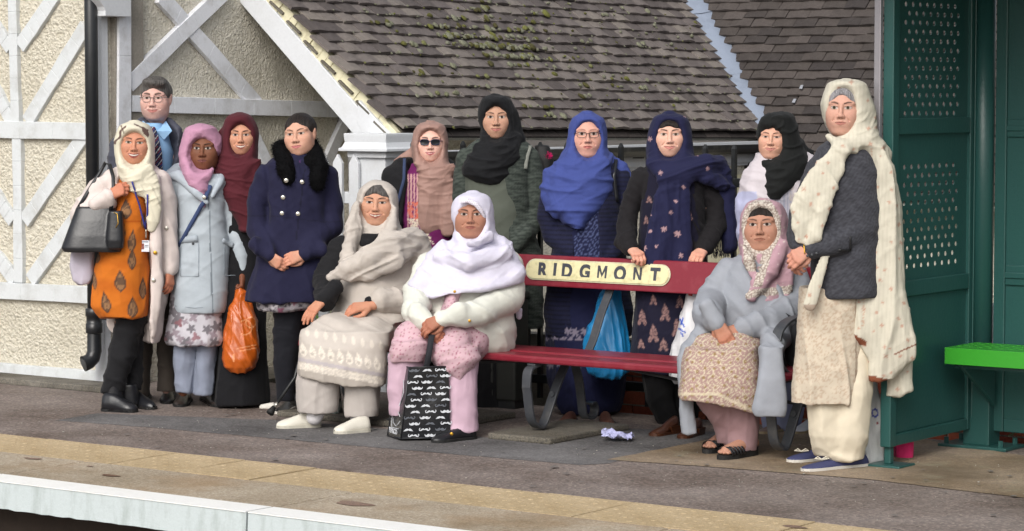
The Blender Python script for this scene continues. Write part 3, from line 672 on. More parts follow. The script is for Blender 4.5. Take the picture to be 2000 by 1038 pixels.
# perforated sheets
def perforated(y0, y1, z0, z1, py, pz, rows_a, rows_b, rx, rz, name):
    """sheet facing +X with real oval holes, staggered rows"""
    mb = MB(); n = 8; nrows = int((z1-z0)/pz); ncol = int((y1-y0)/py)
    for r in range(nrows):
        off = py/2 if r % 2 else 0; za, zb_ = z0+r*pz, z0+(r+1)*pz
        if off: mb.add([(0, y0, za), (0, y0+off, za), (0, y0+off, zb_), (0, y0, zb_)], [(0, 1, 2, 3)])
        nn = ncol-(1 if off else 0)
        for c in range(nn):
            ya = y0+off+c*py; yb = ya+py; hole = rows_a <= r < rows_b and 1 <= c < ncol-1
            if not hole: mb.add([(0, ya, za), (0, yb, za), (0, yb, zb_), (0, ya, zb_)], [(0, 1, 2, 3)]); continue
            cy, cz = (ya+yb)/2, (za+zb_)/2
            out = [(yb, cz), (yb, zb_), (cy, zb_), (ya, zb_), (ya, cz), (ya, za), (cy, za), (yb, za)]
            inn = [(cy+rx*math.cos(t), cz+rz*math.sin(t)) for t in [2*math.pi*i/n for i in range(n)]]
            m0 = len(mb.v); mb.v += [(0, *p) for p in out]+[(0, *p) for p in inn]+[(-.004, *p) for p in inn]
            for i in range(n):
                j = (i+1) % n; mb.f.append((m0+i, m0+j, m0+8+j, m0+8+i)); mb.f.append((m0+8+i, m0+8+j, m0+16+j, m0+16+i))
        yl = y0+off+nn*py
        if yl < y1-1e-4: mb.add([(0, yl, za), (0, y1, za), (0, y1, zb_), (0, yl, zb_)], [(0, 1, 2, 3)])
    zl = z0+nrows*pz
    if zl < z1-1e-4: mb.add([(0, y0, zl), (0, y1, zl), (0, y1, z1), (0, y0, z1)], [(0, 1, 2, 3)])
    mb.v = [tuple(np.array(p)+np.array([XH, 0, 0])-OH) for p in mb.v]
    return mb.build(name, M['green'], sh)
ya_, yb_2 = Y0+.036, Y1-.04; pyy = (yb_2-ya_)/10.5; 
zmid, zup = PX(1800, 575, XH)[2]+.07, PX(1800, 262, XH)[2]
zh0, zh1 = PX(1800, 520, XH)[2], PX(1800, 318, XH)[2]
pz = .0395
perforated(ya_, yb_2, zmid, zup, pyy, pz, max(1, int((zh0-zmid)/pz)), int((zh1-zmid)/pz)+1, pyy*.20, pz*.30, 'perforated_sheet')
zu0 = zup+.07; zg0, zg1 = PX(1800, 225, XH)[2], PX(1800, 12, XH)[2]
perforated(ya_, yb_2, zu0, ZT-.06, pyy, pz, int((zg0-zu0)/pz), int((zg1-zu0)/pz)+1, pyy*.20, pz*.30, 'perforated_sheet')
hb((XH-.008, ya_, zb+.05), (XH+.002, yb_2, PX(1800, 575, XH)[2]), 'lower_sheet')
# moulding lines on the stile side
hb((XH+.0185, Y1-.012, zb+.06), (XH+.026, Y1-.004, ZT-.1), 'bead')
# foot of the end panel
fx = G(1735, 912)
hb((XH-.016, Y0-.0, .012), (XH+.016, Y0+.032, zb), 'foot_post')
hb((XH-.07, Y0-.06, .0), (XH+.09, Y0+.09, .012), 'foot_plate')
# corner post
yc2 = Y1+.045
MB().tube([np.array([XH+.04, yc2, .16])-OH, np.array([XH+.04, yc2, ZT])-OH], .05, 16).build('corner_post', M['green'], sh, True)
hb((XH-.02, yc2-.055, .015), (XH+.11, yc2+.06, .30), 'post_shoe')
hb((XH-.12, yc2-.11, .0), (XH+.22, yc2+.1, .016), 'base_plate')
for dx, dy in ((-.09, -.08), (.18, -.08), (-.09, .07), (.18, .07)): MB().tube([np.array([XH+dx, yc2+dy, .012])-OH, np.array([XH+dx, yc2+dy, .045])-OH], .012, 6).build('bolt', M['green'], sh)
# back wall panels along X
XE = XH+2.6; yb = yc2+.02
zbb = PY(1930, 840, yb)[2]
zr_ = [(zbb, .06), (PY(1960, 556, yb)[2], .09), (PY(1960, 268, yb)[2], .08), (ZT-.06, .06)]
for k_ in range(2):
    x0_, x1_ = XH+.10+k_*1.25, XH+.10+(k_+1)*1.25
    hb((x0_, yb-.012, zbb+.03), (x1_, yb-.004, ZT-.03), 'back_sheet')
    hb((x0_, yb-.026, zbb), (x0_+.055, yb+.01, ZT), 'stile'); hb((x1_-.055, yb-.026, zbb), (x1_, yb+.01, ZT), 'stile')
    for z, h in zr_: hb((x0_+.056, yb-.024, z), (x1_-.056, yb+.008, z+h), 'cross_rail'); 
    for z, h in zr_[1:3]: hb((x0_+.056, yb-.032, z+h*.35), (x1_-.056, yb-.025, z+h*.65), 'bead')
hb((XH-.05, Y0-.6, ZT), (XE, yc2+.15, ZT+.05), 'roof')
# lime bench seat
sx0 = PX(1849, 690, XH)[0]
sy = Y1-.36
pL = PY(1846, 700, sy)
st = empty('shelter_seat', (pL[0], sy, 0), label='lime green perforated metal seat inside the green shelter', cat='seat')
zs1, zs0 = PY(1846, 679, sy)[2], PY(1846, 711, sy)[2]
mb = MB(); ncx, ncy = 34, 5; W_, D_ = 1.7, .30
for i in range(ncx):
    for j in range(ncy):
        xa_, xb_ = W_*i/ncx, W_*(i+1)/ncx; y_a, y_b = D_*j/ncy, D_*(j+1)/ncy; cx, cy = (xa_+xb_)/2, (y_a+y_b)/2
        if j in (0,): mb.add([(xa_, y_a, 0), (xb_, y_a, 0), (xb_, y_b, 0), (xa_, y_b, 0)], [(0, 1, 2, 3)]); continue
        out = [(xb_, cy), (xb_, y_b), (cx, y_b), (xa_, y_b), (xa_, cy), (xa_, y_a), (cx, y_a), (xb_, y_a)]; inn = [(cx+.014*math.cos(2*math.pi*t/8), cy+.014*math.sin(2*math.pi*t/8)) for t in range(8)]
        m0 = len(mb.v); mb.v += [(*p, 0) for p in out]+[(*p, 0) for p in inn]+[(*p, -.004) for p in inn]
        for t in range(8): q = (t+1) % 8; mb.f += [(m0+t, m0+q, m0+8+q, m0+8+t), (m0+8+t, m0+8+q, m0+16+q, m0+16+t)]
o = mb.build('seat_top', M['lime'], st); o.location = (0, 0, zs1)
MB().box((0, -.003, zs0), (W_, 0, zs1)).box((-.003, 0, zs0), (0, D_, zs1)).build('seat_apron', M['lime'], st, bevel=.002)
MB().poly([(.05, .02, zs0), (.05, .36, zs0), (.05, .36, zs0-.22), (.05, .28, zs0-.16), (.05, .06, zs0-.03)], (.02, 0, 0)).build('seat_bracket', M['green'], st, bevel=.003)
MB().box((.02, .05, zs0-.02), (W_, .09, zs0-.002)).build('seat_beam', M['green'], st)
# dry undergrowth behind the shelter
tw_ = MB(); 
for _ in range(900):
    c = np.array([rng.uniform(-5.6, -3.2), rng.uniform(11.2, 12.4), rng.uniform(-.05, .32)]); d = rng.normal(0, 1, 3); d[2] = abs(d[2])*.6; d /= np.linalg.norm(d); L = rng.uniform(.04, .16)
    tw_.tube([c, c+d*L*.5+rng.normal(0, .01, 3), c+d*L], [.0035, .003, .001], 3, False)
meta(tw_.build('dry_twigs', paint('dry_stem', '#6d5f47', .9, .6, '#3a3324')), 'tangle of dry brown stems on the bank behind the shelter', 'undergrowth', kind='stuff')
lf = MB()
def leaf(mb, c, d, L, W_, nrm):
    d = d/np.linalg.norm(d); s_ = np.cross(d, nrm); s_ /= (np.linalg.norm(s_)+1e-9)
    mb.add([c, c+d*L*.5+s_*W_/2, c+d*L, c+d*L*.5-s_*W_/2], [(0, 1, 2, 3)])
for _ in range(3500):
    c = np.array([rng.uniform(-5.7, -3.0), rng.uniform(11.2, 12.6), rng.uniform(-.3, .30)]); leaf(lf, c, rng.normal(0, 1, 3), rng.uniform(.02, .06), rng.uniform(.01, .025), rng.normal(0, 1, 3))
meta(lf.build('ground_ivy', paint('dull_leaf', '#4d5232', .8, .8, '#6a5636', 30)), 'low dull green leaves on the bank behind the shelter', 'undergrowth', kind='stuff')
meta(MB().box((-16, 11.16, -.9), (XR, 16, -.35)).build('lower_bank', M['soil']), kind='structure')
# green plant by the picket fence
pl = empty('garden_plant', PD(655, 560, 15.1)*np.array([1, 1, 0])+np.array([0, 0, -.2]), label='bright green leafy plant in front of the picket fence', cat='plant')
mb = MB()
for _ in range(420):
    a = rng.uniform(0, 6.28); r = rng.uniform(0, .16); b0 = np.array([r*math.cos(a), r*math.sin(a), .45+rng.uniform(-.4, .42)]); leaf(mb, b0, np.array([math.cos(a), math.sin(a), rng.uniform(.2, 2)]), rng.uniform(.05, .13), rng.uniform(.008, .02), rng.normal(0, 1, 3))
mb.build('leaf_mass', paint('bright_leaf', '#5d8a35', .6, .7, '#39601f', 30), pl)['kind'] = 'stuff'
MB().tube([(0, 0, 0), (0, 0, .6)], .012).build('stem', M['green'], pl)
# ------------------------------------------------------------------ people: implicit surfaces turned into meshes
def sines(p, freq, seed, n=7):
    r = np.random.default_rng(seed); k = r.normal(0, 1, (n, 3)); k /= np.linalg.norm(k, axis=1)[:, None]; k *= freq*r.uniform(.6, 1.5, (n, 1)); ph = r.uniform(0, 6.28, n)
    return np.sin(p@k.T*6.283+ph).sum(1)/math.sqrt(n)
class Prim:
    def __init__(s, f, lo, hi, k=.02, op='u', pad=None): s.f = f; s.lo = np.array(lo, float); s.hi = np.array(hi, float); s.k = k; s.op = op; s.pad = pad
def p_chain(pts, rad, flat=1.0, k=.02, op='u'):
    pts = np.array(pts, float); rad = np.array(rad, float); R_ = rad.max()*max(1, flat)
    sc_ = np.array([1, 1/flat, 1])
    def f(X, Y, Z_):
        d = None; Ys = Y/flat
        for i in range(len(pts)-1):
            a = pts[i]*sc_; ba = (pts[i+1]-pts[i])*sc_; L = ba@ba+1e-12
            px, py, pz = X-a[0], Ys-a[1], Z_-a[2]
            h = np.clip((px*ba[0]+py*ba[1]+pz*ba[2])/L, 0, 1)
            e = np.sqrt((px-ba[0]*h)**2+(py-ba[1]*h)**2+(pz-ba[2]*h)**2)-(rad[i]+(rad[i+1]-rad[i])*h)
            d = e if d is None else np.minimum(d, e)
        return d
    return Prim(f, pts.min(0)-R_, pts.max(0)+R_, k, op)
def p_ell(c, r, k=.02, op='u', rot=None, n=2.0):
    c = np.array(c, float); r = np.array(r, float); R_ = r.max()*1.05 if rot is not None else r
    def f(X, Y, Z_):
        x, y, z = X-c[0], Y-c[1], Z_-c[2]
        if rot is not None:
            x, y, z = (rot[0, 0]*x+rot[1, 0]*y+rot[2, 0]*z, rot[0, 1]*x+rot[1, 1]*y+rot[2, 1]*z, rot[0, 2]*x+rot[1, 2]*y+rot[2, 2]*z)
        q = (np.abs(x/r[0])**n+np.abs(y/r[1])**n+np.abs(z/r[2])**n)**(1/n); return (q-1)*r.min()
    return Prim(f, c-R_, c+R_, k, op)
def p_loft(rows, n=2.3, k=.02, op='u', tilt=0.0):
    """rows: (z, cx, rx, cy, ry)"""
    rows = np.array(sorted(rows), float); z = rows[:, 0]
    lo = [(rows[:, 1]-rows[:, 2]).min(), (rows[:, 3]-rows[:, 4]).min(), z.min()]; hi = [(rows[:, 1]+rows[:, 2]).max(), (rows[:, 3]+rows[:, 4]).max(), z.max()]
    zz = np.linspace(z[0], z[-1], 160); tab = np.array([np.interp(zz, z, rows[:, j]) for j in range(1, 5)])
    ker = np.exp(-np.linspace(-2, 2, 9)**2); ker /= ker.sum(); tab = np.array([np.convolve(np.pad(t, 4, mode='edge'), ker, 'valid') for t in tab])
    def f(X, Y, Z_):
        zf = Z_.reshape(-1); cx, rx, cy, ry = [np.interp(zf, zz, t).reshape(Z_.shape) for t in tab]
        rx = np.maximum(rx, 1e-3); ry = np.maximum(ry, 1e-3)
        q = (np.abs((X-cx)/rx)**n+np.abs((Y-cy)/ry)**n)**(1/n); d = (q-1)*np.minimum(rx, ry)
        return np.maximum(d, np.maximum(Z_-z[-1], z[0]-Z_))
    return Prim(f, lo, hi, k, op)
def field(prims, h, lo, hi):
    ax = [np.arange(lo[i], hi[i]+h, h, dtype=np.float32) for i in range(3)]; D = np.full([len(a) for a in ax], .2, np.float32)
    for p in prims:
        m = p.k+2*h+.012; sl_ = []
        for i in range(3):
            a = np.searchsorted(ax[i], p.lo[i]-m); b = np.searchsorted(ax[i], p.hi[i]+m); sl_.append(slice(a, b))
        if any(s.stop <= s.start for s in sl_): continue
        X = ax[0][sl_[0]][:, None, None]; Y = ax[1][sl_[1]][None, :, None]; Z_ = ax[2][sl_[2]][None, None, :]
        d = p.f(X, Y, Z_).astype(np.float32); S = D[tuple(sl_)]
        if p.op == 'u':
            hh = np.maximum(p.k-np.abs(S-d), 0)/max(p.k, 1e-6); D[tuple(sl_)] = np.minimum(S, d)-hh*hh*p.k*.25
        elif p.op == 's':
            hh = np.maximum(p.k-np.abs(S+d), 0)/max(p.k, 1e-6); D[tuple(sl_)] = np.maximum(S, -d)+hh*hh*p.k*.25
    return D, ax
def snet(prims, h):
    us = [p for p in prims if p.op == 'u']; lo = np.min([p.lo for p in us], 0)-3*h-.01; hi = np.max([p.hi for p in us], 0)+3*h+.01
    D, ax = field(prims, h, lo, hi)
    for i in range(3):
        idx = [slice(None)]*3; idx[i] = 0; D[tuple(idx)] = np.maximum(D[tuple(idx)], h); idx[i] = -1; D[tuple(idx)] = np.maximum(D[tuple(idx)], h)
    S = D < 0
    c = [S[i:S.shape[0]-1+i, j:S.shape[1]-1+j, k:S.shape[2]-1+k] for i in (0, 1) for j in (0, 1) for k in (0, 1)]
    sm = sum(x.astype(np.int8) for x in c); act = np.argwhere((sm > 0) & (sm < 8))
    off = np.array([(i, j, k) for i in (0, 1) for j in (0, 1) for k in (0, 1)])
    vals = np.stack([D[tuple((act+o).T)] for o in off], 1)
    pos = np.zeros((len(act), 3)); cnt = np.zeros(len(act))
    for a in range(8):
        for b in range(a+1, 8):
            if np.abs(off[a]-off[b]).sum() != 1: continue
            va, vb = vals[:, a], vals[:, b]; m = (va < 0) != (vb < 0); t = np.where(m, va/(va-vb+1e-12), 0)
            pos += np.where(m[:, None], off[a]+(off[b]-off[a])*t[:, None], 0); cnt += m
    V = (act+pos/cnt[:, None])*h+lo
    ids = np.full([s-1 for s in D.shape], -1, np.int32); ids[tuple(act.T)] = np.arange(len(act))
    quads = []
    for axs in range(3):
        a0 = [slice(None)]*3; a1 = [slice(None)]*3; a0[axs] = slice(0, -1); a1[axs] = slice(1, None)
        A_, B_ = S[tuple(a0)], S[tuple(a1)]; e = np.argwhere(A_ != B_); u_, v_ = [i for i in range(3) if i != axs]
        e = e[(e[:, u_] > 0) & (e[:, v_] > 0)]; 
        e = e[(e[:, u_] < D.shape[u_]-1) & (e[:, v_] < D.shape[v_]-1)]
        q = []
        for du, dv in ((1, 1), (0, 1), (0, 0), (1, 0)):
            w_ = e.copy(); w_[:, u_] -= du; w_[:, v_] -= dv; q.append(ids[tuple(w_.T)])
        q = np.stack(q, 1); ins = A_[tuple(e.T)]
        flip = ins if axs != 1 else ~ins
        q[~flip] = q[~flip][:, ::-1]; quads.append(q)
    Q = np.concatenate(quads); Q = Q[(Q >= 0).all(1)]
    return V, Q
def normals(V, Q):
    n = np.cross(V[Q[:, 2]]-V[Q[:, 0]], V[Q[:, 3]]-V[Q[:, 1]]); N_ = np.zeros_like(V)
    for i in range(4): np.add.at(N_, Q[:, i], n)
    return N_/(np.linalg.norm(N_, axis=1)[:, None]+1e-12)
def relax(V, Q, it=1, lam=.5):
    e = np.concatenate([Q[:, [0, 1]], Q[:, [1, 2]], Q[:, [2, 3]], Q[:, [3, 0]]]); e = np.concatenate([e, e[:, ::-1]]); cnt = np.bincount(e[:, 0], minlength=len(V))[:, None]+1e-9
    for _ in range(it):
        A_ = np.stack([np.bincount(e[:, 0], V[e[:, 1], i], len(V)) for i in range(3)], 1)/cnt; V = V+(A_-V)*lam
    return V
def ridged(q, seed, n=7, sharp=1.5):
    """irregular creases in a stretched space"""
    r = np.random.default_rng(seed); k = r.normal(0, 1, (n, q.shape[1])); k /= np.linalg.norm(k, axis=1)[:, None]; k *= r.uniform(.55, 1.35, (n, 1)); ph = r.uniform(0, 6.28, n)
    v = np.sin(q@k.T*6.283*.5+ph).sum(1)/math.sqrt(n)*1.25
    return (1-np.minimum(np.abs(v), 1))**sharp-.32
def fold_disp(V, folds, P):
    """cloth folds, displacement in metres along the normal"""
    d = np.zeros(len(V)); n1_ = sines(V, 1.6, 11)
    for i_, fo in enumerate(folds):
        t, amp, lam = fo[0], fo[1], fo[2]; kw = fo[3] if len(fo) > 3 else {}
        wp_ = kw.get('warp', 1.0); st = kw.get('st', 4.5); w = lam*.22*wp_*n1_
        if t == 'v': q = np.stack([(V[:, 0]+w)/lam, V[:, 1]/lam, V[:, 2]/(lam*st*1.3)], 1)
        elif t == 'd':
            a = math.radians(kw.get('ang', 45)); q = np.stack([(V[:, 0]*math.cos(a)+V[:, 2]*math.sin(a)+V[:, 1]*kw.get('y', .3)+w)/lam, (-V[:, 0]*math.sin(a)+V[:, 2]*math.cos(a))/(lam*st), V[:, 1]/(lam*st)], 1)
        elif t == 'r':
            c = P.L(*kw['c']); e = V-c; r_ = np.sqrt(e[:, 0]**2*kw.get('sx', 1)+e[:, 2]**2*kw.get('sz', 1)+(e[:, 1]*.5)**2); th_ = np.arctan2(e[:, 0], -e[:, 2]); R0 = .12/(lam*st*.8)
            q = np.stack([(r_+w+.018*np.sin(th_*1.5+i_))/lam, np.cos(th_)*R0*2, np.sin(th_)*R0*2], 1)
        if t == 'n': v_ = sines(V*np.array([1, 1, .55]), 1/(lam*1.6), kw.get('seed', 5))*.28
        else: v_ = ridged(q, kw.get('seed', 3)+i_*7+int(lam*1000), sharp=kw.get('sharp', 1.5))*1.5+.35*ridged(q*2.1, 91+i_, sharp=1.3)
        if 'z' in kw: z0, z1 = P.L(0, kw['z'][0], 0)[2], P.L(0, kw['z'][1], 0)[2]; v_ = v_*np.clip((V[:, 2]-z0)/(z1-z0), 0, 1)
        if 'win' in kw:
            u0, v0, u1, v1, ft = kw['win']; uu, vv = P.uv(V); v_ = v_*np.clip(np.minimum(np.minimum(uu-u0, u1-uu), np.minimum(vv-v0, v1-vv))/ft+.5, 0, 1)
        d += amp*v_
    return d
def cloth(name, c, rough=.85, weave=420, bs=.25, pat=None, sheen=.04, vcol=False, var=.12, spec=.25, sss=0):
    m, nt, b = new_mat(name); v = coords(nt)
    if vcol: at = nt.nodes.new('ShaderNodeAttribute'); at.attribute_name = 'Col'; base = at.outputs['Color']
    else: base = None
    f = noise(nt, v, 14, 5, .6, (.3, .75))
    col = base if base is not None else None
    if col is None: rgb = nt.nodes.new('ShaderNodeRGB'); rgb.outputs[0].default_value = (*hx(c), 1); col = rgb.outputs[0]
    dk = mixc(nt, var, col, (0, 0, 0)); c2 = mixc(nt, f, dk, col)
    if pat: c2 = pat(nt, v, c2)
    nt.links.new(c2, b.inputs['Base Color']); b.inputs['Roughness'].default_value = rough; b.inputs['Specular IOR Level'].default_value = spec
    b.inputs['Sheen Weight'].default_value = sheen; b.inputs['Sheen Roughness'].default_value = .5
    n_ = noise(nt, v, weave, 3, .7); n2_ = noise(nt, v, 28, 4, .6); ad = nt.nodes.new('ShaderNodeMath'); ad.operation = 'MULTIPLY_ADD'; nt.links.new(n2_, ad.inputs[0]); ad.inputs[1].default_value = 2.2; nt.links.new(n_, ad.inputs[2])
    nr = noise(nt, coords(nt, (1, 1, .45)), 9, 2, .45); a1 = nt.nodes.new('ShaderNodeMath'); a1.operation = 'SUBTRACT'; nt.links.new(nr, a1.inputs[0]); a1.inputs[1].default_value = .5
    a2 = nt.nodes.new('ShaderNodeMath'); a2.operation = 'ABSOLUTE'; nt.links.new(a1.outputs[0], a2.inputs[0]); a3 = nt.nodes.new('ShaderNodeMath'); a3.operation = 'POWER'; nt.links.new(a2.outputs[0], a3.inputs[0]); a3.inputs[1].default_value = .6
    nq = noise(nt, coords(nt, (1.3, 1, .35)), 26, 3, .55); q1 = nt.nodes.new('ShaderNodeMath'); q1.operation = 'SUBTRACT'; nt.links.new(nq, q1.inputs[0]); q1.inputs[1].default_value = .5
    q2 = nt.nodes.new('ShaderNodeMath'); q2.operation = 'ABSOLUTE'; nt.links.new(q1.outputs[0], q2.inputs[0]); q3 = nt.nodes.new('ShaderNodeMath'); q3.operation = 'MULTIPLY_ADD'; nt.links.new(q2.outputs[0], q3.inputs[0]); q3.inputs[1].default_value = .55; nt.links.new(a3.outputs[0], q3.inputs[2]); a3 = q3
    b1 = bump(nt, b, ad.outputs[0], bs, .004); b2 = N(nt, 'ShaderNodeBump', Strength=.3, Distance=.008); nt.links.new(a3.outputs[0], b2.inputs['Height']); nt.links.new(b2.outputs[0], b1.inputs['Normal']); return m
def skin_mat():
    m, nt, b = new_mat('skin'); at = nt.nodes.new('ShaderNodeAttribute'); at.attribute_name = 'Col'; v = coords(nt)
    f = noise(nt, v, 90, 4, .6, (.3, .7)); nt.links.new(mixc(nt, f, mixc(nt, .12, at.outputs['Color'], (.1, .02, .01)), at.outputs['Color']), b.inputs['Base Color'])
    b.inputs['Roughness'].default_value = .6; b.inputs['Specular IOR Level'].default_value = .25
    b.inputs['Subsurface Weight'].default_value = .06; b.inputs['Subsurface Radius'].default_value = (.012, .004, .002); b.inputs['Subsurface Scale'].default_value = .6
    bump(nt, b, noise(nt, v, 300, 3), .12, .002); return m
M['skin'] = skin_mat()
# ---- the head, in its own frame: x right, y back, z up, eyes at z = 0
def head_sdf(P_, k_=None, age=0., smile=0., fem=1., full=0.):
    X, Y, Z_ = P_[:, 0], P_[:, 1], P_[:, 2]; aX = np.abs(X)
    def ell(x, y, z, c, r): q = np.sqrt(((x-c[0])/r[0])**2+((y-c[1])/r[1])**2+((z-c[2])/r[2])**2); return (q-1)*min(r)
    def cap(x, y, z, a, b, r0, r1):
        a = np.array(a); ba = np.array(b)-a; px, py, pz = x-a[0], y-a[1], z-a[2]; h = np.clip((px*ba[0]+py*ba[1]+pz*ba[2])/(ba@ba), 0, 1)
        return np.sqrt((px-ba[0]*h)**2+(py-ba[1]*h)**2+(pz-ba[2]*h)**2)-(r0+(r1-r0)*h)
    def U(a, b, k): h = np.maximum(k-np.abs(a-b), 0)/k; return np.minimum(a, b)-h*h*k*.25
    def S(a, b, k): h = np.maximum(k-np.abs(a+b), 0)/k; return np.maximum(a, -b)+h*h*k*.25
    d = ell(X, Y, Z_, (0, .014, .024), (.076, .096, .079))
    d = U(d, ell(X, Y, Z_, (0, -.020, -.034), (.0645+.004*full, .068, .077)), .02)
    d = U(d, ell(aX, Y, Z_, (.035+.005*full, -.016, -.066), (.029+.006*full, .046, .036)), .042)
    d = U(d, ell(X, Y, Z_, (0, -.064, -.098), (.027, .021, .017)), .022)
    if full: d = U(d, ell(X, Y, Z_, (0, -.035, -.108), (.045, .04, .022)), .02*full+.01)
    d = U(d, ell(aX, Y, Z_, (.037, -.058, -.026+.004*smile), (.025+.003*smile, .021+.003*smile, .022)), .034)
    d = U(d, ell(aX, Y, Z_, (.022, -.073, .020), (.030, .0115, .008)), .02)
    d = S(d, ell(aX, Y, Z_, (.0305, -.103, .003), (.021, .018, .014)), .014)
    d = U(d, ell(aX, Y, Z_, (.0305, -.0735, .001), (.0145, .0125, .0115)), .006)
    d = U(d, cap(aX, Y, Z_, (.019, -.0845, .0085), (.042, -.0775, .0085), .0035, .003), .005)
    d = U(d, cap(X, Y, Z_, (0, -.086, .010), (0, -.1025, -.030), .0060, .0088), .012)
    d = U(d, ell(X, Y, Z_, (0, -.1035, -.035), (.0108, .0120, .0088)), .008)
    d = U(d, ell(aX, Y, Z_, (.0125, -.0970, -.0380), (.008, .010, .007)), .006)
    d = S(d, ell(aX, Y, Z_, (.0065, -.1045, -.0450), (.0035, .006, .0035)), .003)
    d = U(d, ell(X, Y, Z_, (0, -.073, -.066), (.032, .024, .022)), .02)
    zc = .012*smile
    d = U(d, cap(aX, Y, Z_, (0, -.0955, -.0600), (.022+.005*smile, -.0850, -.0635+zc*.6), .0050, .0022), .005)
    d = U(d, cap(aX, Y, Z_, (0, -.0940, -.0710-.002*smile), (.018+.005*smile, -.0855, -.0665+zc*.6), .0062, .0025), .005)
    d = S(d, cap(aX, Y, Z_, (0, -.1025, -.0652-.001*smile), (.021+.005*smile, -.0915, -.0642+zc*.6), .0020+.002*smile, .001), .003)
    # folds from the nose to the mouth corners
    fr = .0004+.0016*age+.0010*max(smile, 0)
    if age > .35 or smile > .5: d = S(d, cap(aX, Y, Z_, (.020, -.0985, -.036), (.036, -.0845, -.056), fr, fr*.5), .009)
    if age > 2: d = S(d, cap(aX, Y, Z_, (.029, -.0855, -.073), (.034, -.074, -.090), .0012, .001), .008)
    d = U(d, ell(aX-(Z_)*.12, Y, Z_, (.0775, .008, -.008), (.009, .017, .030)), .006)
    d = S(d, ell(aX, Y, Z_, (.087, .002, -.004), (.006, .010, .016)), .004)
    d = U(d, cap(X, Y, Z_, (0, .020, -.06), (0, .040, -.16), .050, .052), .03)
    return d
HEADC = {}
def head_mesh(age, smile, full):
    nt_, np_ = 150, 136
    t = np.linspace(-1, 1, nt_+1)[:-1]; phi = (.30*t+.70*t**3)*math.pi        # 0 = front
    s = np.linspace(-1, 1, np_); th = (.42*s+.58*s**3)*math.pi/2*.995-.20*(1-s**2)
    PH, TH = np.meshgrid(phi, th); dr = np.stack([np.cos(TH)*np.sin(PH), -np.cos(TH)*np.cos(PH), np.sin(TH)], -1).reshape(-1, 3)
    o = np.array([0, 0, -.01]); tt = np.full(len(dr), .24)
    for _ in range(60):
        d = head_sdf(o+dr*tt[:, None], None, age, smile, 1, full); tt = tt-d*.6
    V = o+dr*tt[:, None]; idx = np.arange(nt_*np_).reshape(np_, nt_); nx = np.roll(idx, -1, 1)
    Q = np.stack([idx[:-1], nx[:-1], nx[1:], idx[1:]], -1).reshape(-1, 4); return V, Q
def lerp(a, b, t): t = np.clip(t, 0, 1)[:, None]; return a*(1-t)+b*t
def sst(a, b, x): t = np.clip((x-a)/(b-a), 0, 1); return t*t*(3-2*t)
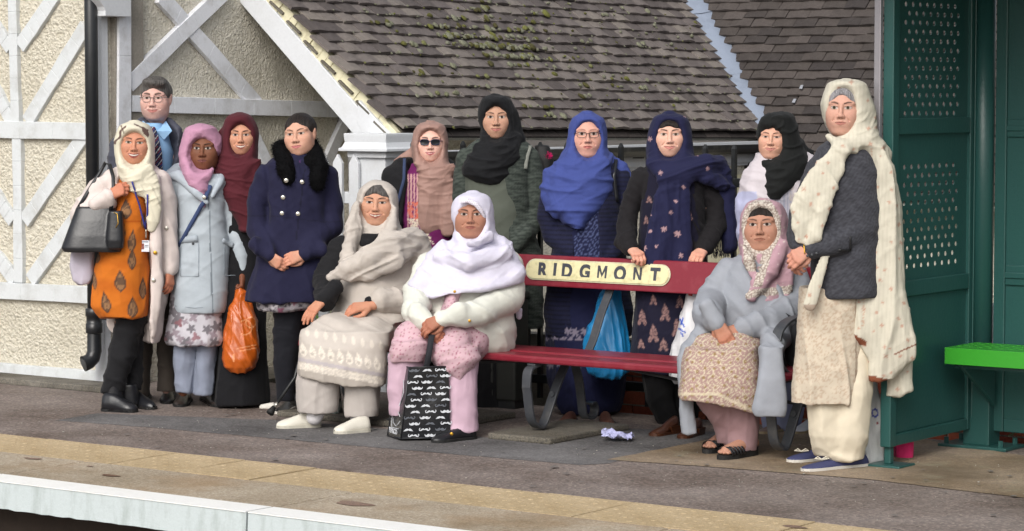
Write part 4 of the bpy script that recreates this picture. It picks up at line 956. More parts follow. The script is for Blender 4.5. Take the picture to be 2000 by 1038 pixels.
def face_paint(V, o):
    skin = hx(o['skin']); C_ = np.tile(skin, (len(V), 1)); x, y, z = V[:, 0], V[:, 1], V[:, 2]; ax = np.abs(x); fr = y < -.02
    sm = o.get('smile', 0)
    red = np.array([.75, .30, .25]) if skin[0] > .2 else np.array([.35, .12, .08])
    for cx, cz, r, a in ((.040, -.030, .022, .22), (0, -.040, .014, .22), (0, -.095, .02, .10), (0, .05, .04, .04)):
        g = a*np.exp(-(((ax-cx)/r)**2+((z-cz)/r)**2))*fr; C_ = lerp(C_, C_*.55+red*.45*skin.mean()*1.8, g)
    C_ = lerp(C_, C_*.62, .75*np.exp(-(((ax-.030)/.017)**2+((z+.004)/.0115)**2))*fr*o.get('rings', .6))          # pigment round the eyes
    if 'beard' in o: C_ = lerp(C_, C_*.72*np.array([.92, .98, 1.05]), o['beard']*sst(-.045, -.060, z)*fr*sst(.07, .05, ax))
    # brows
    bc = hx(o.get('brow', '#1c1412')); bz = .0185+.0055*np.sin(np.clip((ax-.012)/.036, 0, 1)*2.3)+o.get('browup', 0)-.004*o.get('frown', 0)*np.exp(-((ax-.014)/.01)**2)
    bt = 1.25*o.get('browt', .0034)*(1-.55*np.clip((ax-.03)/.02, 0, 1)); m = sst(bt+.0014, bt-.0012, np.abs(z-bz))*sst(.010, .014, ax)*sst(.050, .044, ax)*fr*o.get('browa', .85)
    C_ = lerp(C_, bc, m)
    # eyes
    sq = o.get('squint', 0); ex = ax-.0305; hh = (.0069-.0030*sq)*np.sqrt(np.clip(1-(ex/.0165)**2, 0, 1)); ez = z-.0005-ex*.05
    inn = sst(.0006, -.0006, np.abs(ez)-hh)*(np.abs(ex) < .0165)*fr
    line = sst(.0026, .0004, np.abs(ez-hh))*(np.abs(ex) < .0180)*fr; low = sst(.0014, .0002, np.abs(ez+hh))*(np.abs(ex) < .0150)*fr
    C_ = lerp(C_, hx('#bdb4ad'), inn*.9)
    gx = o.get('gaze', 0); iris = sst(.0080, .0066, np.sqrt((x-np.sign(x)*.0305-gx*.004)**2+(ez-.0006)**2)); C_ = lerp(C_, hx(o.get('iris', '#24150f')), iris*inn)
    pup = sst(.0030, .0018, np.sqrt((x-np.sign(x)*.0305-gx*.004)**2+(ez-.0006)**2)); C_ = lerp(C_, np.array([.005]*3), pup*inn)
    C_ = lerp(C_, hx('#120b09'), line*o.get('liner', .85)); C_ = lerp(C_, C_*.5, low*.6)
    C_ = lerp(C_, C_*.6, .7*sst(.0016, .0004, np.abs(z-(.0105+.002*np.cos(ex*80))))*(np.abs(ex) < .016)*fr)
    # mouth
    w_ = .0245+.0085*max(sm, 0); q = np.clip(ax/w_, 0, 1); mid = -.0652+.0105*sm*q**2-.001*sm; up = mid+(.0072-.0012*sm)*(1-q**1.6)**.7*(1-.22*np.exp(-(ax/.004)**2)); dn = mid-(.0098)*(1-q**2)**.7
    op = o.get('teeth', 0)*.0052*np.sqrt(np.clip(1-(ax/(w_*.86))**2, 0, 1))
    lip = sst(.0008, -.0008, z-up-op*.35)*sst(.0008, -.0008, dn-op-z)*(ax < w_)*fr*(y < -.06); lc = hx(o.get('lips', '#a0524c'))
    C_ = lerp(C_, lc, lip*.85)
    C_ = lerp(C_, lc*.25, sst(.0013, .0003, np.abs(z-mid))*(ax < w_)*fr*(1 if not o.get('teeth') else 0)*.9)
    if o.get('teeth'):
        tm = (z < mid+op*.35) & (z > mid-op) & (ax < w_*.88) & fr; f_ = tm*1.0; C_ = lerp(C_, np.array([.04, .01, .01]), f_); 
        tm = (z < mid+op*.30) & (z > mid-op*.80) & (ax < w_*.80) & fr; C_ = lerp(C_, hx('#cdc5ba')*(1-.18*(np.abs(np.sin(ax*420))**8))[:, None], tm*1.0)
    # nostrils: skin colour darkened for the shade inside them
    C_ = lerp(C_, C_*.3, sst(.0045, .0015, np.sqrt((ax-.0068)**2+((z+.0445)*1.4)**2))*(y < -.085))
    return C_
def rotm(yaw=0, pitch=0, roll=0):
    from mathutils import Euler
    a = np.array(Matrix.Rotation(math.radians(yaw), 3, 'Z')); b = np.array(Matrix.Rotation(math.radians(pitch), 3, 'X')); c = np.array(Matrix.Rotation(math.radians(roll), 3, 'Y')); return a@b@c
def tone(h):
    h = h.lstrip('#'); c = np.array([int(h[i:i+2], 16) for i in (0, 2, 4)], float); g = c.mean(); c = np.clip((c*.82+g*.18)*1.10, 0, 255).astype(int); return '#%02x%02x%02x' % tuple(c)
class Person:
    def __init__(s, gu, gv, label, skin='#c08a6c', gdist=None, cat='person', z=0):
        g = G(gu, gv); s.G = g; s.D = g@FF; s.s = FPX/s.D; s.skin = skin; s.parts = []; s.bv = None
        s.o = empty('person', (g[0], g[1], 0), PSI, label=label, cat=cat); s.gz = 0; s.bodyV = []; s.bodyQ = []; s.bodyC = []; s.nb = 0; s.wrs = []; s.skin = tone(skin)
    def loc(s, p): q = np.asarray(p, float)-np.array([s.G[0], s.G[1], 0]); return np.stack([q@RR, q@FF, q[..., 2]], -1)
    def W(s, l): l = np.asarray(l, float); return np.array([s.G[0], s.G[1], 0])+l[..., :1]*RR+l[..., 1:2]*FF+l[..., 2:3]*ZZ
    def L(s, u, v, y=0): return s.loc(PD(u, v, s.D+y))
    def uv(s, V):
        w_ = s.W(V)-CC; d = w_@FW; return 1000+FPX*(w_@RR)/d, 519-FPX*(w_@UU)/d
    def R(s, px): return px/s.s
    # primitives given in photograph pixels + depth in metres
    def ch(s, pts, flat=1., k=.02, op='u'):
        return p_chain([s.L(*p[:3]) for p in pts], [s.R(p[3]) for p in pts], flat, k, op)
    def lo(s, rows, n=2.3, k=.02, op='u', yc=0., ry=.12):
        out = []
        for r in rows:
            v, ul, ur = r[:3]; y = r[3] if len(r) > 3 else yc; q = r[4] if len(r) > 4 else ry
            a, b = s.L(ul, v, y), s.L(ur, v, y); out.append((a[2], (a[0]+b[0])/2, max((b[0]-a[0])/2, .002), y, q))
        return p_loft(out, n, k, op)
    def el(s, u, v, y, ru, rv, ry, k=.02, op='u', rot=None, n=2.): return p_ell(s.L(u, v, y), (s.R(ru), ry, s.R(rv)), k, op, rot, n)
    def add_body(s, V, Q, C_=None):
        if C_ is None: C_ = np.tile(hx(s.skin), (len(V), 1))
        s.bodyV.append(V); s.bodyQ.append(Q+s.nb); s.bodyC.append(C_); s.nb += len(V)
    def hide(s, prims, h=.016):
        V, Q = snet(prims, h); s.add_body(V, Q)
    def head(s, u, v, facepx, y=-.02, yaw=0, pitch=0, roll=0, wide=1., age=.2, smile=0., full=0., **k):
        """u, v: point between the eyes on the face; facepx: eyes to chin in pixels"""
        sc_ = s.R(facepx)/.1125; Rm = rotm(yaw, pitch, roll); key = (round(age, 1), round(smile, 1), round(full, 1))
        if key not in HEADC: HEADC[key] = head_mesh(*key)
        V, Q = HEADC[key]; k = dict(k); k['smile'] = smile; k.setdefault('skin', s.skin)
        C_ = face_paint(V, k); s.hs = sc_; s.hR = Rm; s.hw = np.array([wide, 1, 1])
        c = s.L(u, v, y)-Rm@(np.array([0, -.085, 0])*sc_); s.hc = c
        VV = (V*s.hw*sc_)@Rm.T+c; s.add_body(VV, Q, C_); return c
    def H(s, x, y, z): return s.hc+s.hR@(np.array([x, y, z])*s.hw*s.hs)
    def hell(s, c, r, k=.015, op='u', n=2.): return p_ell(s.H(*c), np.array(r)*s.hw*s.hs, k, op, s.hR, n)
    def hand(s, wr, dirp, nrm, side=1, curl=.35, L_=.175, spread=.12, thumb=.5, h=.0034, fist=False):
        """wr: wrist (local m); dirp: direction of the fingers; nrm: back of the hand; side: +1 thumb towards cross(dir, nrm)"""
        wr = np.asarray(wr, float); d = np.asarray(dirp, float); d /= np.linalg.norm(d); n = np.asarray(nrm, float); n = n-d*(n@d); n /= np.linalg.norm(n); t = np.cross(d, n)*side
        q = L_/.175; F = lambda a, b, c: wr+(d*a+t*b+n*c)*q
        pr = [p_chain([F(-.02, 0, 0), F(.005, 0, 0), F(.03, .0, .0)], np.array([.024, .022, .020])*q, 1, .012)]
        for b, e in ((.026, .080), (.009, .086), (-.009, .083), (-.026, .076)):
            pr.append(p_chain([F(.012, b*.6, 0), F(e, b, .002)], np.array([.014, .0105])*q, 1, .012))
        for i, (b, e, ln) in enumerate(((.027, .080, .068), (.0095, .086, .076), (-.009, .083, .070), (-.026, .076, .056))):
            a0 = 0; p = [F(e-.006, b, 0)]; c_ = curl*(1+.12*i); x, z_ = e, 0.
            for seg, fr in ((0, .45), (1, .30), (2, .25)):
                a0 += c_*(1.0 if seg else .8)*1.0; x += math.cos(a0)*ln*fr; z_ -= math.sin(a0)*ln*fr; p.append(F(x, b*(1+spread*(x-e)*10), z_))
            pr.append(p_chain(p, np.array([.0095, .0088, .0080, .0066])*q, 1, .004))
        pr.append(p_chain([F(.012, .018, -.006), F(.040, .040, -.014-.01*thumb), F(.066, .048-.016*thumb, -.02-.014*thumb), F(.088, .046-.026*thumb, -.024-.018*thumb)], np.array([.015, .0125, .0098, .0078])*q, 1, .007))
        s.wrs.append((wr, d)); V, Q = snet(pr, h); V = relax(V, Q, 1, .4)
        sk = hx(s.skin); C_ = np.tile(sk*np.array([.94, .84, .80]), (len(V), 1))
        # nails at the finger ends and redder knuckles
        rel = (V-wr)/q; xx = rel@d; C_ = lerp(C_, C_*np.array([1.02, .86, .84]), sst(.06, .085, xx)*.5); s.add_body(V, Q, C_); return wr
    def body_done(s):
        V = np.concatenate(s.bodyV); Q = np.concatenate(s.bodyQ); C_ = np.concatenate(s.bodyC)
        o = mesh_obj('body', V, Q, M['skin'], s.o, True, C_); s.parts.append((V, Q)); return o
    def core(s, arms, legs, hip, chest):
        """continuous body under the clothes: pelvis, trunk, arms, legs"""
        pr = [p_chain([hip, (np.array(hip)+chest)/2, chest], [.10, .09, .10], .8, .05)]
        nk = s.H(0, .03, -.13); pr.append(p_chain([chest, nk], [.06, .048], 1, .05))
        for a in arms:
            a = [np.array(q) for q in a]; a[0] = a[0]*.88+np.array(chest)*.12-np.array([0, -.01, .03]); pr.append(p_chain([chest, a[0]], [.06, .030], 1, .05)); pr.append(p_chain(a[:3], [.025, .019, .017], 1, .03))
        for l in legs: pr.append(p_chain([hip, l[0]], [.08, .06], 1, .05)); pr.append(p_chain(l, [.055, .036, .028][:len(l)], 1, .04))
        s.hide(pr, .014)
    def wear(s, name, prims, mat, h=.0075, folds=(), col=None, relaxn=1, jit=0., label=None, cuffs=None):
        if name in ('coat', 'cardigan', 'jacket') and s.wrs:
            i_ = max([i for i, p in enumerate(prims) if p.op == 'u'])+1; prims = list(prims); prims[i_:i_] = [p_chain([w_-d_*.085, w_+d_*.002], [.040, .033], 1, .025) for i2, (w_, d_) in enumerate(s.wrs) if cuffs is None or i2 in cuffs]
        V, Q = snet(prims, h)
        if relaxn: V = relax(V, Q, relaxn, .5)
        Nn = normals(V, Q); d = np.zeros(len(V))
        fo_ = list(folds)
        if folds and h > .0054: fo_ += [('d', .0017, .075, {'ang': 58, 'st': 6, 'seed': 21}), ('d', .0014, .065, {'ang': 122, 'st': 6, 'seed': 33})]
        if fo_: d = fold_disp(V, fo_, s)
        V = V+Nn*d[:, None]
        C_ = None
        if callable(col): u, v = s.uv(V); C_ = col(u, v, V, Nn)
        elif col is not None: C_ = np.tile(hx(col), (len(V), 1))
        o = mesh_obj(name, V, Q, mat, s.o, True, C_); s.parts.append((V, Q)); s.bv = None
        if label: o['label'] = label
        return o
    def hit(s, u, v, off=0.):
        """front surface of what the person wears at a pixel"""
        if s.bv is None:
            from mathutils.bvhtree import BVHTree
            vs, fs, b = [], [], 0
            for V, Q in s.parts: vs.append(V); fs.append(Q+b); b += len(V)
            s.bv = BVHTree.FromPolygons(np.concatenate(vs).tolist(), np.concatenate(fs).tolist())
        o = s.loc(CC); r = ray(u, v); d = np.array([r@RR, r@FF, r[2]]); d /= np.linalg.norm(d)
        h = s.bv.ray_cast(Vector(o), Vector(d))
        p = np.array(h[0]) if h[0] is not None else s.L(u, v, -.1)
        return p-d*off
    def band(s, name, uvs, wpx, mat, th=.004, off=.004, n=5, wdir=(1, 0, 0)):
        pts = []
        for i in range(len(uvs)-1):
            for t in np.linspace(0, 1, n, endpoint=False): pts.append((np.array(uvs[i])*(1-t)+np.array(uvs[i+1])*t))
        pts.append(np.array(uvs[-1])); P_ = np.array([s.hit(p[0], p[1], off) for p in pts])
        if len(P_) > 4:
            for _ in range(2): P_[1:-1, 1] = np.minimum(P_[1:-1, 1], (P_[:-2, 1]+P_[2:, 1])/2)*.5+.5*(P_[:-2, 1]+P_[2:, 1])/2
        return MB().strip(P_, s.R(wpx), th, wdir).build(name, mat, s.o, True)
    def dot(s, name, u, v, rpx, mat, off=.002, th=.004):
        p = s.hit(u, v, off); r = s.R(rpx); return MB().tube([p+np.array([0, th*.5, 0]), p+np.array([0, -th*.3, 0]), p+np.array([0, -th*.6, 0])], [r, r, r*.75], 12).build(name, mat, s.o, True)
    def shoe(s, heel, toe, mat, sole=None, name='shoe', hh=.07, w_=.042, low=False, y=None, zheel=.0, lift=0., toeh=.9, label=None):
        """heel, toe: ground pixels"""
        a = s.loc(G(*heel)); b = s.loc(G(*toe)); a[2] = b[2] = 0
        d = b-a; Ln = np.linalg.norm(d); d /= Ln; sd_ = np.cross(d, [0, 0, 1.])
        T = np.array([0, .03, .12, .28, .42, .55, .68, .80, .90, .96, 1.]); WD = np.array([.30, .62, .80, .80, .76, .84, .97, 1., .86, .62, .22])*w_*.95; HT = np.array([.55, .90, 1., .99, .90, .76, .62, .52, .42, .34, .20])*hh*toeh
        HT = np.maximum(HT, 0); TT = np.linspace(0, 1, 25); Wd = np.interp(TT, T, WD); Ht = np.interp(TT, T, HT); ns = 14; V = []; Q = []
        for t, wv, hv in zip(TT, Wd, Ht):
            zb = .006+zheel*np.clip(1-t/.55, 0, 1)**1.0
            for k in range(ns):
                th = math.pi*2*k/ns; c_, s__ = math.cos(th), math.sin(th); x = wv*np.sign(c_)*abs(c_)**.8; z = zb+(hv*abs(s__)**.85 if s__ > 0 else 0); V.append(a+d*(t*Ln)+sd_*(x*(1-.18*max(s__, 0))+.004*math.sin(t*3))+[0, 0, z])
        for i in range(len(TT)-1):
            for k in range(ns): Q.append((i*ns+k, i*ns+(k+1) % ns, (i+1)*ns+(k+1) % ns, (i+1)*ns+k))
        V = np.array(V); Q = np.array(Q)
        for e_ in (0, len(TT)-1):
            Q = np.concatenate([Q, [(e_*ns+i, e_*ns+ns//2-i if e_ == 0 else e_*ns+i+1, 0, 0) for i in range(0)]]) if 0 else Q
        o = mesh_obj(name, V, Q, mat, s.o, True); s.parts.append((V, Q)); s.bv = None
        if label: o['label'] = label
        if sole is not None:
            n = 22; pts = []
            for t in np.linspace(0, 2*math.pi, n, endpoint=False):
                c_, s__ = math.cos(t), math.sin(t); x = Ln/2+(Ln/2+.002)*np.sign(c_)*abs(c_)**.8; wv = np.interp(x/Ln, T, WD)+.0025; pts.append(a+d*x+sd_*(wv*np.sign(s__))+[0, 0, .0])
            mb = MB(); th = .013
            mb.v = [tuple(p+[0, 0, .001+(zheel*.0)]) for p in pts]+[tuple(p+[0, 0, .001+th]) for p in pts]; mb.f = [tuple(range(n)), tuple(range(n, 2*n))[::-1]]+[(i, n+i, n+(i+1) % n, (i+1) % n) for i in range(n)]
            so_ = mb.build('sole', sole, o)
            if zheel > .015: MB().hexa([a+d*-.0+sd_*-.028, a+d*.06+sd_*-.028, a+d*.06+sd_*.028, a+sd_*.028], [a+d*-.004+sd_*-.032+[0, 0, zheel], a+d*.075+sd_*-.032+[0, 0, zheel], a+d*.075+sd_*.032+[0, 0, zheel], a+d*-.004+sd_*.032+[0, 0, zheel]]).build('heel', sole, o)
        return o
# painting helpers on cloth (u, v in photograph pixels of the front view)
def spots(u, v, cell, r, seed, jit=.35, petals=0, sq=1., drop=0.):
    out = np.zeros(len(u)); iu = np.floor(u/cell); iv = np.floor(v/cell)
    for du in (-1, 0, 1):
        for dv in (-1, 0, 1):
            a, b = iu+du, iv+dv; h1 = np.modf(np.abs(np.sin(a*12.9898+b*78.233+seed)*43758.5453))[0]; h2 = np.modf(np.abs(np.sin(a*39.346+b*11.135+seed*1.7)*24634.634))[0]; h3 = np.modf(np.abs(np.sin(a*7.1+b*157.3+seed)*9437.11))[0]
            cx = (a+.5+(h1-.5)*jit*2+.5*(np.mod(b, 2)))*cell-.25*cell; cy = (b+.5+(h2-.5)*jit*2)*cell
            dx, dy = u-cx, (v-cy)*sq; d = np.sqrt(dx*dx+dy*dy)
            rr = r*(.75+.5*h3)
            if petals: rr = rr*(1+.35*np.cos(petals*np.arctan2(dy, dx)+h1*6.28))
            out = np.maximum(out, np.clip((rr-d)/1.3+.5, 0, 1)*(h3 >= drop))
    return out
def drops(u, v, lst, ring=True):
    """paisley drops: (cu, cv, w, h, lean)"""
    o = np.zeros(len(u)); inner = np.zeros(len(u))
    for cu, cv, w_, h_, ln in lst:
        y = (v-cv)/h_*2; x = (u-cu-ln*(v-cv)/h_)/w_*2; t = np.clip((y+1)/2, 0, 1); wd = np.sin(np.pi*t**.62)*1.0; wd = np.where((y > -1.0) & (y < 1), np.maximum(np.sin(math.pi*np.clip(t, 0, 1)**1.5), 0)**.8, 0)
        e = wd-np.abs(x); o = np.maximum(o, np.clip(e*w_/2.6+.3, 0, 1)*(wd > 0)); inner = np.maximum(inner, np.clip((e-.28)*w_/2.6+.3, 0, 1)*(wd > .3))
    return o, inner
# ------------------------------------------------------------------ wardrobe
M['leather'] = paint('black_leather', '#1d1e22', .32, .15, '#4a4b50', 14, .25)
M['shoeblk'] = paint('black_shoe', '#17171a', .35, .2, '#45454a', 20, .3)
M['brownshoe'] = paint('brown_shoe', '#6b3f27', .35, .3, '#3a2418', 16, .2)
M['rubber'] = paint('black_sole', '#121213', .7, .3, '#4c4944', 20, .2)
M['silver'] = paint('silver_button', '#c9c6bd', .25, .1, '#77746c', 30, .05, metal=.8)
M['gold'] = paint('gold_metal', '#c99b3a', .3, .1, '#77601c', 30, .05, metal=.8)
def mk_hair(name, a, b_):
    m, nt, b = new_mat(name); v = coords(nt, (150, 60, 14)); f = noise(nt, v, 1, 4, .6, (.3, .7)); nt.links.new(mixc(nt, f, hx(a), hx(b_)), b.inputs['Base Color']); b.inputs['Roughness'].default_value = .45; b.inputs['Specular IOR Level'].default_value = .35
    bump(nt, b, f, .9, .006); return m
M['hairb'] = mk_hair('dark_hair', '#0b0807', '#2a1f19'); M['hairg'] = mk_hair('greying_hair', '#2a2725', '#6a6663'); M['hairw'] = mk_hair('grey_hair', '#5c5a5d', '#a8a6aa')
V_ = lambda name, **k: cloth(name, '#808080', vcol=True, **k)
M['vcloth'] = V_('printed_cloth'); M['vknit'] = V_('knitted_cloth', weave=260, bs=.5); M['vsatin'] = V_('smooth_cloth', rough=.6, bs=.15)
def const(h): return lambda u, v, V, Nn: np.tile(hx(h), (len(V), 1))
def mix_m(C_, h, m): return lerp(C_, hx(h) if isinstance(h, str) else h, m)
def cap_prims(P, rows, ow=.060, oh=.088, oz=-.012, capr=(.096, .112, .098), capc=(0, .020, .015), oy=-.14, od=.105, tilt=0, n=2.3, k=.03, on=2.1, roll=0):
    c = np.array([0, oy, oz]); Rm = P.hR if not roll else P.hR@rotm(0, 0, roll)
    pr = [P.hell(capc, capr, .03)]
    if rows:
        r0, r1 = rows[0], rows[1]; m0 = (r1[1]+r1[2])/2; tc_ = (r0[1]+r0[2])/2; dome = []
        for t in np.linspace(0, 1.5, 9)[1:]:
            wv = (r1[2]-r1[1])/2*math.cos(t); cu = m0+(tc_-m0)*math.sin(t); dome.append((r1[0]+(r0[0]-r1[0])*math.sin(t), cu-wv, cu+wv, r1[3], r1[4]*math.cos(t)))
        pr.append(P.lo(dome[::-1]+list(rows[1:]), n, k))
    ow *= 1.36; oh *= 1.23; oz -= .010; od = .125
    sub = p_ell(P.H(0, oy, oz), np.array((ow, od, oh))*P.hw*P.hs, .022, 's', Rm, on)
    return pr, sub
def arm(P, *pts): return [P.L(*p) for p in pts]

# ================================================================== A: cream scarf, orange dress
P = Person(245, 800, 'woman in flowered cream headscarf and orange paisley dress with pale pink coat, at far left', '#bd7d60')
P.head(262, 279, 41, -.09, yaw=4, roll=3, smile=.9, teeth=1.3, lips='#9c4b4a', age=.2, liner=.95, browt=.0026, squint=.15, iris='#4a4a35', rings=.35)
P.core([arm(P, (215, 350, 0), (158, 425, .02), (218, 385, -.12)), arm(P, (318, 355, 0), (330, 440, 0), (331, 525, -.02))], [arm(P, (246, 560, -.02), (238, 680, -.02), (222, 765, -.02)), arm(P, (262, 560, .06), (264, 680, .08), (264, 750, .08))], P.L(250, 540, 0), P.L(262, 370, 0))
P.hand(P.L(214, 383, -.145), (.75, -.15, .42), (-.3, -1, .3), -1, curl=1.0, h=.0034, L_=.165)
P.hand(P.L(331, 528, -.03), (.05, -.2, -1), (.8, -.5, 0), -1, curl=.45, L_=.15)
P.body_done()
P.wear('dress', [P.lo([(350, 232, 300, 0, .11), (400, 226, 290, -.01, .12), (440, 212, 292, -.01, .13), (500, 192, 292, -.01, .14), (560, 182, 292, -.01, .15), (596, 178, 291, -.01, .155), (618, 196, 289, -.01, .15)], 2.4)], M['vcloth'], folds=[('v', .007, .065, {'z': (400, 600), 'warp': 1.5}), ('n', .004, .09)],
       col=lambda u, v, V, Nn: (lambda C_: (lambda om: mix_m(mix_m(C_, '#4c3a30', om[0]), '#8f6a4a', om[1]*(.25+.75*(np.sin(u*2.1)*np.sin(v*1.9) > 0))))(drops(u, v, [(246, 408, 23, 44, 0), (258, 470, 18, 46, -4), (258, 505, 17, 46, 0), (238, 455, 16, 40, -8), (235, 548, 24, 46, 2), (206, 590, 20, 44, 8), (259, 600, 22, 44, 0), (279, 562, 16, 46, 0), (184, 545, 10, 44, 4), (190, 500, 12, 30, 0), (281, 430, 12, 34, 0)])))(mix_m(np.tile(hx('#c66d1e'), (len(u), 1)), '#a9520f', .55*np.clip(sines(V, 9, 77)*.5+.3, 0, 1)+.8*np.exp(-((v-433)/2.2)**2)*(u > 215))))
P.wear('trousers', [P.lo([(590, 222, 290, 0, .11), (625, 225, 288, 0, .10), (655, 219, 274, -.01, .075), (700, 210, 262, -.02, .07), (735, 203, 250, -.02, .065), (766, 198, 243, -.02, .06)]), P.lo([(600, 250, 288, .06, .07), (700, 245, 280, .08, .06), (760, 248, 275, .08, .05)])], M['vcloth'], col='#1a1a1d', folds=[('d', .006, .05, {'ang': 70, 'warp': 1.6}), ('n', .004, .05)])
ct = '#d3c7c2'
P.wear('coat', [P.lo([(326, 235, 300, .05, .10), (345, 205, 335, .03, .115), (400, 200, 345, .04, .12), (500, 200, 345, .05, .13), (600, 206, 322, .06, .13), (640, 207, 316, .06, .13), (668, 230, 312, .06, .12)], 2.5),
                P.ch([(218, 348, .0, 17), (190, 372, .0, 24), (163, 420, .0, 25)], 1.1, .010), P.ch([(163, 420, 0, 25), (190, 410, -.06, 24), (213, 392, -.11, 19)], 1, .03),
                P.ch([(316, 352, 0, 18), (328, 430, .0, 19), (332, 505, -.01, 16), (333, 524, -.01, 15)], 1.1, .010),
                P.ch([(300, 350, -.09, 12), (305, 480, -.10, 14), (300, 600, -.09, 14), (292, 655, -.08, 11)], .8, .03),
                P.lo([(320, 228, 285, -.14, .13), (420, 222, 289, -.14, .17), (560, 150, 291, -.14, .20), (700, 150, 291, -.14, .2)], 4, .01, 's')], M['vsatin'], col=ct, folds=[('d', .007, .09, {'ang': 20}), ('n', .006, .12), ('n', .0025, .05), ('v', .004, .09, {'z': (400, 640)})])
P.wear('cuff_strap', [P.ch([(186, 392, -.125, 5), (212, 388, -.165, 5)], 1)], M['vsatin'], col='#cbbfba', h=.005)
P.wear('shirt_cuff', [P.ch([(209, 396, -.10, 14), (216, 384, -.13, 12)], 1, .01)], M['vknit'], col='#16161a', h=.006)
pr, sub = cap_prims(P, [(238, 245, 278, -.0, .09), (252, 232, 292, -.0, .11), (275, 223, 299, .0, .115), (300, 224, 302, .0, .115), (320, 228, 302, -.01, .11), (340, 232, 303, -.02, .115), (356, 240, 306, -.03, .12), (372, 250, 312, -.04, .11), (384, 268, 316, -.04, .10)], ow=.062, oh=.080, oz=-.022)
P.wear('headscarf', pr+[P.ch([(292, 350, -.10, 17), (300, 390, -.12, 16), (300, 430, -.12, 13), (296, 446, -.12, 9)], .6, .03), P.ch([(240, 322, -.10, 9), (262, 348, -.135, 11), (292, 330, -.11, 9)], .8, .02), sub], M['vcloth'], .005,
       folds=[('r', .0035, .028, {'c': (268, 285, -.05), 'win': (222, 318, 312, 400, 14), 'warp': 1.3}), ('d', .004, .03, {'ang': 20, 'win': (270, 360, 330, 460, 12)}), ('n', .002, .05)],
       col=lambda u, v, V, Nn: mix_m(np.tile(hx('#d6d0bc'), (len(u), 1)), '#4a2426', ((np.abs((u-232)*.8-(v-268)*-.42+2*np.sin(v*.3)) < 2.0) & (v > 246) & (v < 282) & (u < 246) | (np.abs((u-240)-(v-255)*.4) < 1.1) & (v > 245) & (v < 262) | (np.hypot((u-284)*1.0+(v-258)*-.45, (v-258)*.55) < 5.5) | (np.abs((v-247)-(u-272)*.45) < 1.4) & (u > 262) & (u < 290))*(Nn[:, 1] < .2)*.9))
for uv_ in ((325, 446), (303, 494), (300, 548)): P.dot('button', *uv_, 4, M['silver'] if uv_[1] != 494 else M['gold'])
P.band('lanyard', [(258, 355), (272, 400), (284, 448)], 3.2, cloth('purple_ribbon', '#3d3f8c'), .002, .006)
P.band('lanyard', [(288, 380), (288, 415), (285, 448)], 3.2, cloth('purple_ribbon', '#3d3f8c'), .002, .006)
P.band('lanyard_clip', [(285, 448), (285, 466)], 3, M['silver'], .003, .008)
c = P.hit(282, 481, .016); b_ = MB().box(c-[P.R(9.5), .002, P.R(11)], c+[P.R(9.5), .002, P.R(11)]).build('badge', paint('badge_white', '#dfe3ea', .3, .05), P.o)
MB().box(c-[P.R(7.5), .0035, P.R(6)], c+[-P.R(.5), -.0022, P.R(5)]).build('badge_photo', paint('badge_photo', '#7a3a34', .4, .3, '#d9c7bd', 60), b_)
MB().box(c+[P.R(1), -.0035, P.R(1)], c+[P.R(8), -.0022, P.R(2)]).box(c+[P.R(1), -.0035, -P.R(2)], c+[P.R(8), -.0022, -P.R(1.2)]).box(c+[-P.R(8), -.0035, P.R(7.5)], c+[P.R(8), -.0022, P.R(9)]).build('badge_print', paint('badge_print', '#3b3f55', .4, .05), b_)
P.shoe((200, 803), (268, 806), M['leather'], M['rubber'], 'ankle_boot', .10, .044); P.shoe((246, 790), (300, 801), M['leather'], M['rubber'], 'ankle_boot', .10, .042)
P.wear('boot_shaft', [P.lo([(742, 202, 240, -.02, .058), (790, 203, 243, -.02, .06)]), P.lo([(750, 238, 268, .04, .05), (790, 240, 272, .04, .05)])], M['leather'], .006)
PA = P

# ================================================================== B: man
P = Person(300, 786, 'man with short dark hair, glasses, blue shirt and striped tie standing at the back left', '#c4978a')
P.head(298, 192, 42, -.09, yaw=-4, wide=.99, smile=.6, age=.4, lips='#a4625c', beard=.45, brow='#2a211c', browt=.0042, rings=.35, liner=.4, squint=.5, iris='#3a2c22')
P.core([arm(P, (248, 300, .02), (238, 400, .04), (250, 490, 0)), arm(P, (345, 300, .02), (352, 400, .04), (350, 490, 0))], [arm(P, (285, 530, 0), (282, 660, 0), (276, 760, 0)), arm(P, (318, 530, 0), (322, 660, 0), (325, 760, 0))], P.L(300, 520, 0), P.L(300, 310, 0))
P.body_done()
V1h = [P.hell((0, .020, .028), (.083, .104, .084), .01), P.hell((0, -.028, .084), (.062, .058, .028), .02), P.hell((.02, -.070, .076), (.045, .030, .020), .015), P.hell((0, -.13, -.020), (.064, .09, .086), .008, 's'), P.hell((0, .0, -.125), (.12, .16, .10), .008, 's'), P.hell((.1, .0, -.045), (.05, .045, .055), .006, 's'), P.hell((-.1, .0, -.045), (.05, .045, .055), .006, 's')]
P.wear('hair', V1h, M['hairg'], .0045, folds=[('n', .0022, .012), ('n', .002, .03)], relaxn=0)
P.wear('shirt', [P.lo([(240, 285, 318, -.01, .075), (262, 268, 330, -.01, .09), (300, 262, 340, 0, .12), (420, 262, 340, 0, .12), (540, 262, 340, 0, .12)])], M['vsatin'], col='#8bb4da', folds=[('n', .004, .08)])
for q in ([(279, 236), (301, 256), (293, 272), (270, 256)], [(324, 236), (305, 257), (320, 274), (336, 256)]): MB().poly([P.hit(a, b, .010) for a, b in q], (0, .003, 0)).build('collar', cloth('shirt_collar', '#97bfe4', rough=.6), P.o, bevel=.001)
